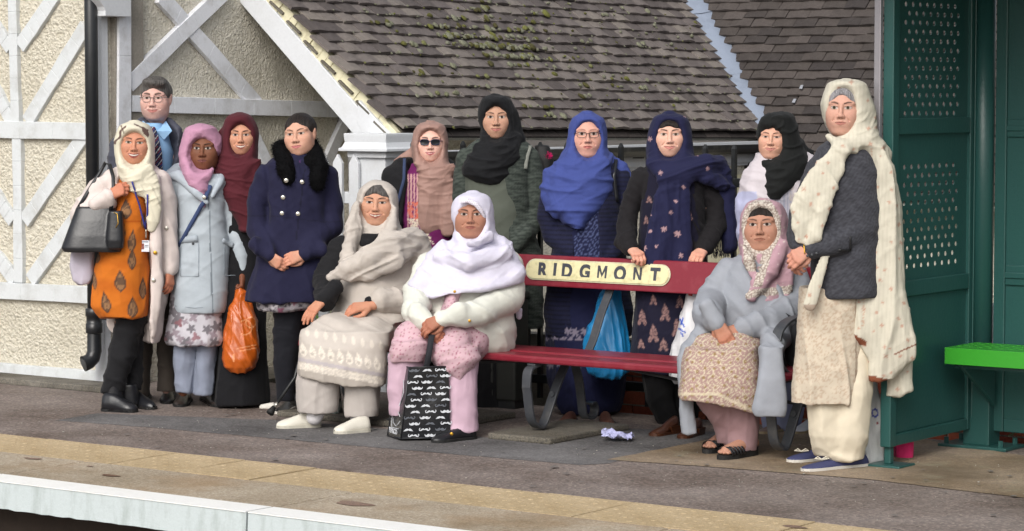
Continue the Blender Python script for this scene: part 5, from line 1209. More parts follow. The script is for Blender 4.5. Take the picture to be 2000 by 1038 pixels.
def tiecol(u, v, V, Nn): 
    C_ = np.tile(hx('#191c30'), (len(u), 1)); ph = np.mod((u+v*.75), 11); C_ = mix_m(C_, '#b9b8bd', ((ph < 1.6))*1.0); C_ = mix_m(C_, '#8e3440', ((ph > 4) & (ph < 5.4) & (np.mod(v, 22) < 14))*1.0); return mix_m(C_, '#3d4a8a', ((ph > 7) & (ph < 8.2) & (np.mod(v, 22) > 8))*1.0)
P.wear('tie', [P.ch([(298, 254, -.125, 7), (303, 266, -.13, 5)], .7, .01), P.ch([(304, 268, -.132, 6), (308, 300, -.138, 9), (306, 345, -.138, 12)], .4, .01)], M['vsatin'], h=.0038, col=tiecol)
P.wear('jacket', [P.lo([(236, 268, 338, .05, .08), (252, 240, 352, .04, .10), (275, 216, 366, .03, .12), (330, 210, 374, .02, .14), (440, 214, 374, .02, .15), (560, 218, 370, .02, .15)], 2.6), P.ch([(328, 238, .0, 9), (345, 256, -.04, 11), (335, 300, -.1, 9), (325, 340, -.12, 9)], .8, .02), P.ch([(276, 238, .0, 8), (262, 256, -.06, 9)], .8, .02),
                  P.lo([(225, 288, 322, -.12, .12), (262, 262, 346, -.14, .13), (300, 260, 344, -.15, .16), (350, 268, 326, -.15, .16), (420, 290, 305, -.15, .15)], 3, .01, 's')], M['vsatin'], col='#454753', folds=[('n', .007, .10), ('d', .004, .06, {'ang': 60})])
P.wear('trousers', [P.lo([(540, 262, 345, 0, .12), (620, 258, 345, 0, .10)]), P.lo([(600, 258, 302, 0, .08), (700, 260, 296, 0, .07), (775, 262, 292, 0, .065)]), P.lo([(600, 305, 347, .02, .08), (700, 308, 343, .02, .07), (764, 306, 345, .02, .065)])], M['vcloth'], col='#4a433d', folds=[('d', .004, .07, {'ang': 80}), ('n', .003, .05)])
P.shoe((285, 775), (275, 792), M['shoeblk'], M['rubber'], 'shoe', .065); P.shoe((333, 770), (326, 790), M['shoeblk'], M['rubber'], 'shoe', .065)
gm = M['gold']
def glasses(P, w_=.021, hgt=.0155, z=.0, mat=None, r=.0011, y=-.099, gap=.0305, sq=2.6, lens=None, name='spectacles'):
    g = MB(); 
    for sx in (-1, 1):
        pts = []; 
        for t in np.linspace(0, 2*math.pi, 21): c_, s_ = math.cos(t), math.sin(t); pts.append(P.H(sx*gap+w_*np.sign(c_)*abs(c_)**(2/sq), y+.010*abs(sx*gap+w_*c_)**2/.003, z-.002+hgt*np.sign(s_)*abs(s_)**(2/sq)))
        g.tube(pts, r, 6, False)
        g.tube([P.H(sx*(gap+w_), y+.011, z+.004), P.H(sx*.076, -.06, z+.004), P.H(sx*.079, .0, z+.003)], r, 6)
        if lens is not None:
            n = len(pts)-1; cen = np.mean(pts[:-1], 0); L_ = MB(); L_.v = [tuple(p) for p in pts[:-1]]+[tuple(cen)]; L_.f = [(i, (i+1) % n, n) for i in range(n)]; L_.build('lens', lens, P.o, True)
    g.tube([P.H(-gap+w_, y+.001, z+.003), P.H(0, y-.006, z+.005), P.H(gap-w_, y+.001, z+.003)], r, 6); g.build(name, mat, P.o, True)
def glassmat(name, c, a):
    m, nt, b = new_mat(name); b.inputs['Base Color'].default_value = (*hx(c), 1); b.inputs['Roughness'].default_value = .05; b.inputs['Alpha'].default_value = a; b.inputs['Specular IOR Level'].default_value = .6; return m
glasses(P, .0215, .0165, -.002, M['iron'], .0013)
PB = P

# ================================================================== C: pink hijab, pale blue coat
P = Person(385, 795, 'woman in pink headscarf and pale blue-grey zipped coat holding an orange carrier bag', '#74452f')
P.head(395, 290, 41, -.09, yaw=-2, smile=.1, age=0, lips='#6b3d3c', browt=.003, liner=.9, rings=.7, iris='#120a08', brow='#0e0a09')
P.core([arm(P, (340, 350, .0), (335, 440, .02), (345, 520, .0)), arm(P, (440, 350, .0), (462, 440, .02), (475, 530, -.02))], [arm(P, (368, 570, 0), (362, 680, 0), (358, 765, 0)), arm(P, (405, 570, 0), (408, 680, 0), (405, 765, 0))], P.L(388, 550, 0), P.L(392, 370, 0))
P.hand(P.L(474, 538, -.05), (.05, -.3, -1), (.9, -.3, 0), -1, curl=1.0, L_=.14)
P.body_done()
P.wear('trousers', [P.lo([(620, 338, 432, 0, .1), (665, 340, 430, 0, .09)]), P.lo([(650, 338, 386, 0, .075), (720, 340, 382, 0, .07), (766, 344, 378, 0, .065)]), P.lo([(650, 388, 432, .0, .075), (720, 382, 420, 0, .07), (771, 380, 418, 0, .065)])], M['vcloth'], col='#868d9e', folds=[('v', .004, .05), ('d', .004, .06, {'ang': 60}), ('n', .004, .05)])
def floral(base, cols, cells=((16, 5.5, 3, 5), (22, 6.5, 9, 4)), dens=.2):
    def f(u, v, V, Nn):
        C_ = np.tile(hx(base), (len(u), 1))
        for (cell, r, seed, pet), c in zip(cells, cols): C_ = mix_m(C_, c, spots(u, v, cell, r, seed, .4, pet, 1, dens)*.85)
        return C_
    return f
P.wear('tunic', [P.lo([(560, 335, 430, 0, .13), (605, 332, 434, 0, .135), (640, 328, 437, 0, .14), (662, 322, 440, 0, .145), (672, 328, 436, 0, .14)])], M['vcloth'], h=.006, col=floral('#c2bfc6', ['#5f5a60', '#8b7d86', '#8c5f66'], ((26, 8, 3, 5), (22, 6, 9, 4), (40, 7, 5, 3)), .35), folds=[('v', .008, .07, {'z': (560, 660)})])
cc = '#aab3bb'
def coatC(u, v, V, Nn):
    C_ = np.tile(hx(cc), (len(u), 1)); fr = Nn[:, 1] < -.2
    z = np.abs(u-(408+(v-400)*.035)); C_ = mix_m(C_, '#5b646c', (z < 1.2)*fr*(v > 385)*.8)
    return C_
P.wear('coat', [P.lo([(340, 355, 440, .0, .10), (352, 342, 450, .0, .115), (380, 345, 444, .0, .13), (450, 348, 446, .0, .13), (480, 342, 452, 0, .132), (560, 336, 450, 0, .145), (598, 337, 446, 0, .15), (609, 340, 442, 0, .145)], 2.5),
                P.ch([(345, 362, .0, 21), (335, 440, .01, 19), (345, 520, -.02, 18), (349, 548, -.02, 17)], 1.1, .010), P.ch([(438, 362, .0, 21), (458, 440, .01, 20), (472, 500, -.02, 17), (475, 528, -.03, 13)], 1.1, .010)], M['vsatin'], h=.0065, col=coatC,
       folds=[('d', .005, .075, {'ang': 75, 'z': (620, 420)}), ('n', .005, .11)], cuffs=[])
P.wear('hood', [P.ch([(325, 345, .0, 8), (350, 344, -.08, 11), (385, 378, -.14, 8), (404, 396, -.15, 4)], .8, .02), P.ch([(415, 384, -.14, 4), (430, 354, -.10, 7), (436, 338, -.0, 9), (400, 330, .09, 22), (350, 336, .08, 18), (328, 344, 0, 10)], .8, .02)], M['vsatin'], col='#a6afb8', h=.006, folds=[('n', .004, .06)])
for (u0, v0, u1, v1, tl) in ((352, 466, 388, 478, 4), (436, 468, 456, 486, -3)):
    pass
P.band('pocket_flap', [(352, 470), (386, 466)], 12, cloth('coat_flap', '#a2abb4', rough=.6), .004, .005, wdir=(0, 0, 1))
P.band('pocket_flap', [(435, 470), (456, 480)], 9, cloth('coat_flap', '#a2abb4', rough=.6), .004, .005, wdir=(0, 0, 1))
for a in ([(353, 478), (353, 540)], [(353, 540), (388, 540)], [(388, 476), (388, 540)], [(438, 482), (438, 538)], [(438, 538), (460, 538)]): P.band('pocket_seam', a, 1.1, cloth('coat_seam', '#8b949d', rough=.7), .002, .002)
P.dot('button', 377, 476, 2.6, M['iron'])
P.band('hem_seam', [(342, 598), (380, 602), (442, 598)], 1.2, cloth('coat_seam', '#8b949d', rough=.7), .002, .002, wdir=(0, 0, 1))
pr, sub = cap_prims(P, [(242, 375, 410, .0, .08), (256, 360, 420, 0, .11), (290, 350, 418, .0, .115), (320, 350, 416, -.01, .115), (345, 356, 414, -.03, .12), (362, 368, 414, -.045, .11), (385, 386, 410, -.06, .09), (405, 398, 406, -.07, .08)], ow=.058, oh=.080, oz=-.024)
P.wear('headscarf', pr+[P.ch([(360, 300, -.06, 9), (376, 340, -.12, 11), (405, 345, -.12, 9), (417, 305, -.07, 7)], .8, .02), sub], M['vknit'], .005, col='#b98aa3', folds=[('r', .0042, .030, {'c': (396, 285, -.05), 'warp': 1.2, 'win': (345, 300, 430, 420, 14)}), ('r', .002, .03, {'c': (396, 285, -.05)}), ('n', .002, .04)])
P.band('bag_strap', [(411, 362), (398, 395), (372, 440), (349, 482)], 8, cloth('navy_strap', '#3c4a6e'), .004, .006)
P.dot('strap_buckle', 399, 386, 4, M['silver'], .008)
P.shoe((366, 782), (350, 796), M['brownshoe'] if 0 else paint('dark_brown_leather', '#332c29', .3, .2, '#5a4f48', 20), M['rubber'], 'shoe', .07); P.shoe((398, 780), (432, 797), paint('dark_brown_leather', '#332c29', .3, .2, '#5a4f48', 20), M['rubber'], 'shoe', .07)
PC = P

# ================================================================== D: maroon hijab
P = Person(475, 792, 'smiling woman in maroon headscarf and long black dress standing between pale coat and navy coat', '#bd8266')
P.head(470, 264, 38, -.09, yaw=3, smile=.8, teeth=1.2, age=0, lips='#a5625a', liner=.9, rings=.7, browt=.0032)
P.core([arm(P, (435, 345, 0), (430, 440, 0), (440, 520, 0)), arm(P, (510, 345, 0), (515, 440, 0), (505, 520, 0))], [arm(P, (455, 560, 0), (455, 680, 0), (455, 765, 0)), arm(P, (490, 560, 0), (490, 680, 0), (490, 765, 0))], P.L(472, 540, 0), P.L(472, 360, 0))
P.body_done()
P.wear('dress', [P.lo([(330, 440, 505, 0, .09), (360, 428, 520, 0, .12), (450, 432, 520, 0, .12), (560, 430, 520, 0, .14), (700, 424, 520, 0, .17), (788, 416, 524, 0, .19)]), P.ch([(435, 370, 0, 16), (445, 450, 0, 16), (455, 520, -.03, 13)], 1, .03)], M['vcloth'], h=.009, col='#121216', folds=[('v', .01, .10, {'z': (380, 700)}), ('n', .004, .08)])
pr, sub = cap_prims(P, [(220, 455, 480, .0, .08), (236, 440, 492, 0, .11), (262, 434, 502, .0, .115), (290, 428, 504, -.0, .115), (320, 424, 505, -.02, .125), (345, 422, 512, -.03, .13), (380, 430, 512, -.04, .13), (412, 448, 510, -.04, .13), (450, 470, 508, -.04, .12)], ow=.053, oh=.082, oz=-.018)
P.wear('headscarf', pr+[P.ch([(436, 265, -.0, 12), (430, 330, -.06, 13), (445, 360, -.1, 12)], .8, .03), P.ch([(448, 310, -.09, 9), (470, 340, -.14, 12), (502, 318, -.1, 9)], .8, .02), P.ch([(500, 340, -.1, 14), (490, 390, -.13, 14), (484, 440, -.13, 12)], .7, .03), sub], M['vcloth'], .005, col='#4f1c25', folds=[('r', .0048, .032, {'c': (470, 262, -.05), 'win': (420, 300, 530, 390, 14), 'warp': 1.3}), ('d', .005, .035, {'ang': 65, 'win': (425, 350, 530, 470, 16)}), ('n', .0025, .03)])
P.wear('shoe', [P.ch([(512, 796, -.12, 6), (532, 794, -.14, 8)], 1, .02)], paint('white_canvas', '#cfccc4', .6, .3), .005)
PD_ = P

# ================================================================== E: navy coat with fur collar
P = Person(568, 812, 'woman with dark tied-back hair in navy double-breasted coat with black fur collar', '#c08d74')
P.head(577, 262, 42, -.09, yaw=-12, roll=-6, smile=.35, age=.1, lips='#b0636a', frown=.7, browt=.0024, liner=.7, rings=.5, squint=.35)
P.core([arm(P, (515, 350, 0), (508, 450, .02), (535, 510, -.15)), arm(P, (645, 350, 0), (648, 440, .02), (590, 505, -.15))], [arm(P, (560, 590, 0), (560, 700, 0), (560, 770, 0)), arm(P, (590, 590, .08), (585, 700, .08), (575, 770, .08))], P.L(578, 560, 0), P.L(580, 370, 0))
P.hand(P.L(524, 498, -.16), (.75, -.25, -.55), (-.3, -1, -.2), 1, curl=.6, L_=.155)
P.hand(P.L(596, 497, -.16), (-.9, -.25, -.25), (.1, -1, .25), -1, curl=.45, L_=.155)
P.body_done()
P.wear('hair', [P.hell((0, .024, .026), (.082, .106, .085), .01), P.hell((0, .10, .01), (.05, .04, .06), .02), P.hell((0, -.13, -.020), (.062, .088, .094), .006, 's'), P.hell((0, .0, -.15), (.12, .16, .10), .008, 's'), P.hell((.1, -.02, -.05), (.05, .06, .06), .006, 's'), P.hell((-.1, -.02, -.05), (.05, .06, .06), .006, 's')], M['hairb'], .0045, folds=[('n', .0015, .02)])
P.wear('neck_scarf', [P.ch([(555, 305, -.04, 10), (585, 320, -.09, 9), (604, 305, -.04, 10)], .8)], M['vcloth'], col=floral('#2b2d5c', ['#8a2a5a', '#4a5aa0'], ((9, 3, 3, 4), (11, 3, 9, 4)), .2), h=.005)
nv = '#1c1c37'
def coatE(u, v, V, Nn): return mix_m(np.tile(hx(nv), (len(u), 1)), '#0f0f22', (np.abs(u-(594-(v-340)*.12)) < 1.3)*(v > 330)*(Nn[:, 1] < -.2)*(v < 470)*.9+(np.abs(v-428-6*np.sin((u-580)*.02)) < 1.3)*.5*(Nn[:, 1] < -.2))
P.wear('coat', [P.lo([(300, 545, 620, .0, .08), (318, 520, 640, .0, .11), (345, 522, 642, .0, .13), (400, 526, 640, .0, .135), (430, 524, 642, .0, .13), (480, 515, 645, .0, .14), (540, 492, 655, 0, .155), (588, 480, 640, 0, .165)], 2.5),
                P.ch([(520, 345, 0, 24), (506, 400, .01, 24), (508, 450, .0, 24)], 1.1, .010), P.ch([(508, 450, 0, 24), (520, 480, -.09, 20), (528, 492, -.12, 17)], 1, .03), P.ch([(636, 345, 0, 24), (648, 400, .01, 24), (645, 440, .0, 24)], 1.1, .010), P.ch([(645, 440, 0, 24), (615, 470, -.10, 20), (602, 485, -.13, 18)], 1, .03)],
       M['vcloth'], h=.007, col=coatE, folds=[('d', .007, .07, {'ang': 20, 'win': (480, 300, 690, 520, 20)}), ('v', .009, .10, {'z': (430, 590)}), ('n', .004, .06)])
P.wear('cuff_knit', [P.ch([(512, 488, -.09, 14), (524, 496, -.135, 12)], 1, .01), P.ch([(608, 488, -.11, 13), (598, 495, -.14, 12)], 1, .01)], M['vknit'], col='#121219', h=.006)
def fur(P, name, prims, c, n=5200, L_=.011, h=.008):
    o = P.wear(name, prims, cloth(name, c, weave=160, bs=.8, sheen=0, spec=.1), h, [('n', .004, .025), ('n', .003, .05)]); V, Q = P.parts[-1]; Nn = normals(V, Q); mb_v, mb_f = [], []
    r_ = np.random.default_rng(5); ii = r_.integers(0, len(V), n); b = V[ii]+r_.normal(0, .003, (n, 3)); d = Nn[ii]+r_.normal(0, .5, (n, 3)); d[:, 2] -= .5; d /= np.linalg.norm(d, axis=1)[:, None]; s_ = np.cross(d, r_.normal(0, 1, (n, 3))); s_ /= np.linalg.norm(s_, axis=1)[:, None]
    L2 = L_*r_.uniform(.6, 1.3, (n, 1)); v = np.stack([b-s_*.0012, b+s_*.0012, b+d*L2+Nn[ii]*.002], 1).reshape(-1, 3); f = np.arange(3*n).reshape(n, 3); q = mesh_obj('fur_hair', v, f, o.data.materials[0], o); q['kind'] = 'stuff'; return o
fur(P, 'fur_collar', [P.ch([(548, 290, .02, 12), (550, 305, -.05, 15), (560, 335, -.11, 18), (563, 350, -.13, 13)], 1, .03), P.ch([(606, 285, .04, 12), (616, 302, -.03, 15), (624, 325, -.09, 18), (620, 350, -.12, 16), (620, 360, -.12, 14)], 1, .03), P.ch([(548, 290, .03, 16), (575, 284, .09, 18), (606, 285, .05, 17)], 1, .03), P.ch([(553, 300, -.03, 13), (566, 318, -.08, 11)], 1, .03), P.ch([(612, 298, -.02, 14), (600, 318, -.08, 11)], 1, .03)], '#08080a')
for uv_ in ((559, 353), (590, 356), (553, 386), (551, 417), (582, 418)): P.dot('button', *uv_, 4.6, M['silver'], .003, .006)
P.wear('print_hem', [P.lo([(565, 500, 640, 0, .14), (600, 500, 620, 0, .14), (606, 505, 600, 0, .13)])], M['vcloth'], h=.006, col=floral('#8d878c', ['#2a2630', '#b9b4b8', '#7a3a55'], ((9, 3, 3, 4), (12, 3.5, 8, 5), (30, 5, 5, 4)), .2), folds=[('v', .004, .05)])
P.wear('leggings', [P.lo([(590, 535, 600, 0, .09), (650, 533, 588, .0, .07), (720, 535, 580, 0, .06), (782, 540, 575, 0, .045)]), P.lo([(590, 560, 612, .08, .08), (700, 560, 600, .08, .06), (780, 560, 590, .08, .045)])], M['vcloth'], col='#15161d', folds=[('n', .003, .04), ('d', .003, .04, {'ang': 80})])
P.shoe((572, 796), (545, 810), M['shoeblk'], paint('white_sole', '#cfcbc2', .6, .3), 'shoe', .045, .038)
PE = P
# ================================================================== G: sunglasses, mushroom hijab
P = Person(840, 818, 'woman in sunglasses with dusky beige headscarf, black cardigan and purple top', '#d6a492')
P.D = 14.0; P.s = FPX/P.D; g_ = P.G; P.G = CC+ray(840, 500)*(14.0/(ray(840, 500)@FF)); P.G[2] = 0; P.o.location = P.G
P.head(840, 277, 38, -.09, yaw=0, smile=.5, age=0, lips='#b75c68', teeth=.5, liner=.2, rings=.1)
P.core([arm(P, (778, 345, 0), (768, 440, 0), (790, 520, -.05)), arm(P, (880, 345, 0), (895, 440, 0), (890, 520, 0))], [arm(P, (822, 560, 0), (822, 680, 0), (822, 770, 0)), arm(P, (858, 560, 0), (858, 680, 0), (858, 770, 0))], P.L(840, 540, 0), P.L(840, 360, 0))
P.body_done()
def topG(u, v, V, Nn):
    C_ = np.tile(hx('#671a55'), (len(u), 1)); st_ = ((np.abs(u-803) < 2) | (np.abs(u-809) < 1.4) | (np.abs(u-815) < 1.6) | (np.abs(u-797) < 1.4)) & (v > 340) & (v < 455); C_ = mix_m(C_, '#c9a09a', st_*.8)
    C_ = mix_m(C_, '#c96a58', spots(u, v, 7, 3, 4, .4, 5)*(v > 395)*(v < 430)*(u < 822)*(u > 796)); C_ = mix_m(C_, '#d8cdb8', spots(u, v, 6, 2.6, 8, .3, 5)*(v > 428)*(v < 478)*(np.abs(u-(815+(v-440)*.5)) < 14))
    return C_
P.wear('top', [P.lo([(320, 805, 870, -.01, .1), (350, 785, 890, -.01, .12), (420, 782, 890, -.01, .14), (480, 785, 895, -.01, .15), (560, 785, 895, 0, .15), (700, 788, 892, 0, .15)])], M['vcloth'], h=.0055, col=topG, folds=[('n', .005, .08), ('v', .004, .08)])
P.wear('cardigan', [P.lo([(308, 780, 875, .02, .09), (325, 762, 896, .01, .12), (370, 752, 905, .0, .135), (450, 752, 910, .0, .14), (560, 756, 908, .0, .15), (700, 762, 905, .0, .15)], 2.5), P.ch([(768, 345, 0, 22), (758, 420, 0, 22), (775, 500, -.04, 19)], 1.1, .010), P.ch([(890, 345, 0, 20), (905, 420, 0, 20), (898, 500, -.02, 18)], 1.1, .010),
        P.lo([(300, 790, 880, -.16, .15), (350, 794, 884, -.16, .17), (420, 786, 888, -.16, .19), (500, 778, 892, -.16, .2), (720, 778, 892, -.16, .2)], 3, .01, 's')], M['vknit'], col='#17171a', folds=[('n', .006, .09), ('d', .004, .06, {'ang': 60})])
pr, sub = cap_prims(P, [(238, 826, 856, .0, .08), (252, 812, 868, 0, .11), (280, 804, 874, .0, .115), (310, 806, 876, -.01, .115), (335, 812, 888, -.03, .125), (355, 808, 892, -.04, .13), (372, 816, 886, -.05, .12), (390, 822, 884, -.05, .10)], ow=.059, oh=.084, oz=-.014)
P.wear('headscarf', pr+[P.ch([(808, 300, .02, 12), (790, 308, .02, 9), (772, 316, .02, 4)], .8, .03), P.ch([(818, 320, -.1, 9), (846, 345, -.14, 13), (882, 330, -.1, 10)], .8, .02), P.ch([(842, 360, -.13, 24), (841, 400, -.145, 25), (840, 432, -.145, 24)], .35, .02), P.ch([(873, 360, -.13, 14), (876, 410, -.155, 14), (874, 450, -.155, 14)], .5, .02), sub], M['vsatin'], .005, col='#9c7c72', folds=[('r', .005, .034, {'c': (843, 265, -.05), 'win': (795, 310, 905, 380, 14), 'warp': 1.2}), ('v', .004, .045, {'win': (815, 375, 900, 470, 14)}), ('r', .002, .03, {'c': (843, 270, -.05)})])
glasses(P, .024, .0155, -.001, paint('navy_frame', '#1d2140', .25, .05), .0022, -.101, .031, 3.2, paint('dark_lens', '#1a1c22', .08, .05, bs=0), 'sunglasses')
P.band('shoulder_strap', [(790, 310), (789, 350), (776, 400)], 6, cloth('navy_strap2', '#37425f'), .004, .006)

# ================================================================== H: tall woman, black hijab, green-grey cardigan
P = Person(972, 830, 'tall woman in black headscarf and mottled green-grey cardigan with a rucksack strap', '#b3846a')
P.G = CC+ray(972, 500)*(13.75/(ray(972, 500)@FF)); P.G[2] = 0; P.D = 13.75; P.s = FPX/P.D; P.o.location = P.G
P.head(969, 229, 41, -.09, yaw=0, smile=.5, age=.2, lips='#a1605c', liner=.7, browt=.0022, rings=.6)
P.core([arm(P, (905, 310, 0), (905, 420, 0), (930, 500, 0)), arm(P, (1040, 310, 0), (1045, 400, .02), (1005, 480, -.14))], [arm(P, (950, 560, 0), (950, 680, 0), (950, 775, 0)), arm(P, (990, 560, 0), (990, 680, 0), (990, 775, 0))], P.L(972, 540, 0), P.L(972, 340, 0))
P.hand(P.L(1006, 478, -.15), (-.6, -.1, -.6), (0, -1, .2), 1, curl=.5, L_=.14)
P.body_done()
P.wear('dress', [P.lo([(290, 930, 1010, -.01, .1), (330, 905, 1025, -.01, .13), (420, 905, 1030, -.01, .15), (500, 905, 1035, 0, .15), (700, 905, 1035, 0, .16), (815, 905, 1035, 0, .17)])], M['vcloth'], col=lambda u, v, V, Nn: mix_m(np.tile(hx('#565b52'), (len(u), 1)), '#131316', sst(488, 500, v)), folds=[('v', .006, .09, {'z': (330, 700)}), ('n', .004, .07)])
def mottle(a, b, fq=(1.2, 7)):
    def f(u, v, V, Nn): return lerp(np.tile(hx(a), (len(u), 1)), hx(b), np.clip(.5+.5*sines(V*np.array([1, 1, 5]), 14, 31)+.3*sines(V*np.array([1, 1, 4]), 40, 32), 0, 1))
    return f
P.wear('cardigan', [P.lo([(272, 935, 1020, .02, .09), (288, 912, 1040, .01, .12), (330, 910, 1035, .0, .14), (420, 908, 1036, .0, .15), (520, 897, 1062, 0, .16), (640, 895, 1060, 0, .16)], 2.5), P.ch([(1030, 312, 0, 24), (1043, 370, .0, 26), (1045, 420, .0, 25)], 1.1, .010), P.ch([(1045, 420, 0, 25), (1028, 455, -.08, 20), (1012, 472, -.12, 17)], 1, .03), P.ch([(912, 312, 0, 22), (905, 400, 0, 22), (918, 480, 0, 20)], 1.1, .010),
        P.lo([(270, 935, 1000, -.16, .14), (330, 914, 985, -.17, .18), (420, 912, 992, -.17, .20), (520, 912, 1000, -.17, .21), (700, 912, 1010, -.17, .21)], 3.2, .01, 's')], M['vknit'], h=.0065, col=mottle('#2c332f', '#4a514b'), folds=[('n', .006, .09), ('d', .005, .06, {'ang': 40})])
pr, sub = cap_prims(P, [(185, 952, 984, .0, .08), (198, 942, 998, 0, .11), (225, 937, 1003, .0, .115), (255, 940, 1006, -.0, .115), (280, 934, 1015, -.02, .125), (305, 912, 1016, -.04, .13), (328, 900, 1005, -.05, .13), (345, 908, 996, -.055, .12), (358, 925, 975, -.06, .10)], ow=.054, oh=.080, oz=-.020)
P.wear('headscarf', pr+[P.ch([(1002, 225, 0, 11), (1008, 270, 0, 16), (1022, 295, .0, 14), (1030, 310, 0, 8)], .9, .03), P.ch([(935, 290, -.08, 13), (955, 322, -.14, 17), (1000, 300, -.11, 13), (1010, 270, -.05, 10)], .8, .02), P.ch([(930, 325, -.12, 12), (955, 352, -.14, 11), (985, 340, -.13, 9)], .7, .02), sub], M['vcloth'], .005, col='#131417', folds=[('r', .0065, .036, {'c': (968, 225, -.05), 'win': (890, 265, 1040, 380, 12), 'warp': 1.6}), ('r', .002, .03, {'c': (968, 225, -.05)}), ('n', .003, .03)])
P.band('rucksack_strap', [(1036, 285), (1030, 305), (1026, 330)], 7, cloth('rucksack_strap', '#7d7f78'), .005, .006)
rk = [P.lo([(284, 1045, 1072, .14, .08), (310, 1040, 1082, .14, .10), (420, 1040, 1085, .14, .10)], 3)]
V, Q = snet(rk, .008); o = mesh_obj('rucksack', V-P.loc(P.G), Q, M['rubber'], None, True); o.location = P.G; o.rotation_euler = (0, 0, PSI); meta(o, 'black rucksack on the back of the tall woman with pink pompom', 'rucksack')
pm = MB(); c = P.L(1070, 305, .06)
for _ in range(240): d = rng.normal(0, 1, 3); d /= np.linalg.norm(d); s_ = np.cross(d, rng.normal(0, 1, 3))*.0025; pm.add([c-s_, c+s_, c+d*.028], [(0, 1, 2)])
pmo = pm.build('pompom', cloth('pink_fluff', '#e0287a', bs=.1), None); pmo.location = P.G; pmo.rotation_euler = (0, 0, PSI); meta(pmo, 'bright pink fluffy pompom hanging from the black rucksack', 'pompom')

# ================================================================== J: blue hijab
P = Person(1150, 832, 'woman in bright blue headscarf and glasses with navy cardigan behind the bench', '#c68f7c')
P.G = CC+ray(1150, 500)*(13.35/(ray(1150, 500)@FF)); P.G[2] = 0; P.D = 13.35; P.s = FPX/P.D; P.o.location = P.G
P.head(1148, 262, 43, -.09, yaw=0, smile=-.05, age=.5, full=.5, lips='#b0625f', liner=.4, browt=.0018, browa=.5, rings=.5)
P.core([arm(P, (1085, 345, 0), (1078, 440, 0), (1120, 490, -.1)), arm(P, (1205, 345, 0), (1222, 440, 0), (1195, 490, -.1))], [arm(P, (1128, 560, 0), (1120, 680, 0), (1112, 790, 0)), arm(P, (1175, 560, 0), (1180, 680, 0), (1185, 790, 0))], P.L(1150, 550, 0), P.L(1150, 370, 0))
P.body_done()
P.wear('dress', [P.lo([(340, 1100, 1195, 0, .13), (420, 1090, 1200, 0, .16), (520, 1075, 1215, 0, .17), (640, 1068, 1222, 0, .18), (735, 1070, 1222, 0, .19), (790, 1082, 1215, 0, .17), (803, 1092, 1208, 0, .15)])], M['vcloth'], h=.008,
       col=lambda u, v, V, Nn: mix_m(mix_m(np.tile(hx('#171b3c'), (len(u), 1)), '#5f6a94', (((np.mod(u+v*.6, 9) < 1.6) | (np.mod(u-v*.6, 9) < 1.6)) & (u > 1122) & (u < 1172) & (v < 530))*.6), '#8d8494', (((v > 640) & (v < 665)) | ((v > 700) & (v < 722)))*spots(u, v, 16, 6, 3, .1, 6)*.8), folds=[('v', .009, .09, {'z': (420, 650)}), ('n', .004, .08)])
def ribs(u, v, V, Nn): return lerp(np.tile(hx('#191c38'), (len(u), 1)), hx('#0c0e1e'), (np.mod(V[:, 2], .022) < .008)*.8*((u > 1170) | (u < 1120)))
P.wear('cardigan', [P.lo([(310, 1105, 1195, .02, .10), (335, 1085, 1212, .01, .13), (400, 1086, 1212, .0, .15), (480, 1080, 1218, .0, .17), (600, 1062, 1236, .0, .18), (655, 1066, 1234, 0, .18)], 2.5), P.ch([(1082, 350, 0, 24), (1074, 420, 0, 26), (1082, 460, -.02, 24), (1118, 492, -.12, 18)], 1.1, .010), P.ch([(1212, 350, 0, 22), (1226, 420, 0, 22), (1224, 460, -.02, 22), (1196, 495, -.12, 18)], 1.1, .010),
        P.lo([(400, 1128, 1166, -.18, .14), (500, 1122, 1172, -.19, .16), (660, 1115, 1180, -.19, .17)], 3.2, .01, 's')], M['vknit'], h=.0075, col=ribs, folds=[('n', .006, .09), ('d', .004, .06, {'ang': 30})])
pr, sub = cap_prims(P, [(223, 1132, 1165, .0, .08), (238, 1120, 1176, 0, .11), (262, 1112, 1184, .0, .115), (290, 1104, 1187, -.0, .115), (315, 1086, 1196, -.02, .13), (345, 1066, 1200, -.03, .15), (375, 1058, 1200, -.03, .165), (405, 1064, 1180, -.035, .175), (428, 1090, 1160, -.04, .17), (445, 1112, 1140, -.05, .15)], ow=.057, oh=.086, oz=-.018)
P.wear('headscarf', pr+[P.ch([(1190, 315, -.0, 14), (1210, 330, -.0, 18), (1220, 352, -.0, 19), (1222, 366, 0, 15)], .9, .03), P.ch([(1075, 345, -.05, 16), (1072, 380, -.08, 16), (1085, 418, -.12, 10)], .9, .03), P.ch([(1115, 300, -.09, 8), (1140, 330, -.14, 10), (1180, 315, -.11, 9)], .7, .02), sub], M['vcloth'], .0055, col='#3d4a88', folds=[('r', .0065, .05, {'c': (1160, 250, -.05), 'win': (1050, 300, 1245, 455, 16), 'warp': 1.4, 'sx': .7}), ('d', .004, .05, {'ang': 10, 'win': (1050, 320, 1110, 430, 14)}), ('r', .0015, .03, {'c': (1148, 262, -.05)}), ('n', .003, .05)])
glasses(P, .0235, .0135, -.002, M['black'], .0014, -.100, .031, 3.4)
P.band('shoulder_strap', [(1203, 312), (1199, 345), (1205, 395)], 7, M['leather'], .004, .006)
for (a, b) in (((1118, 822), (1100, 833)), ((1182, 822), (1188, 833))): P.shoe(a, b, paint('tan_shoe', '#6e4636', .5, .2), M['rubber'], 'shoe', .05)

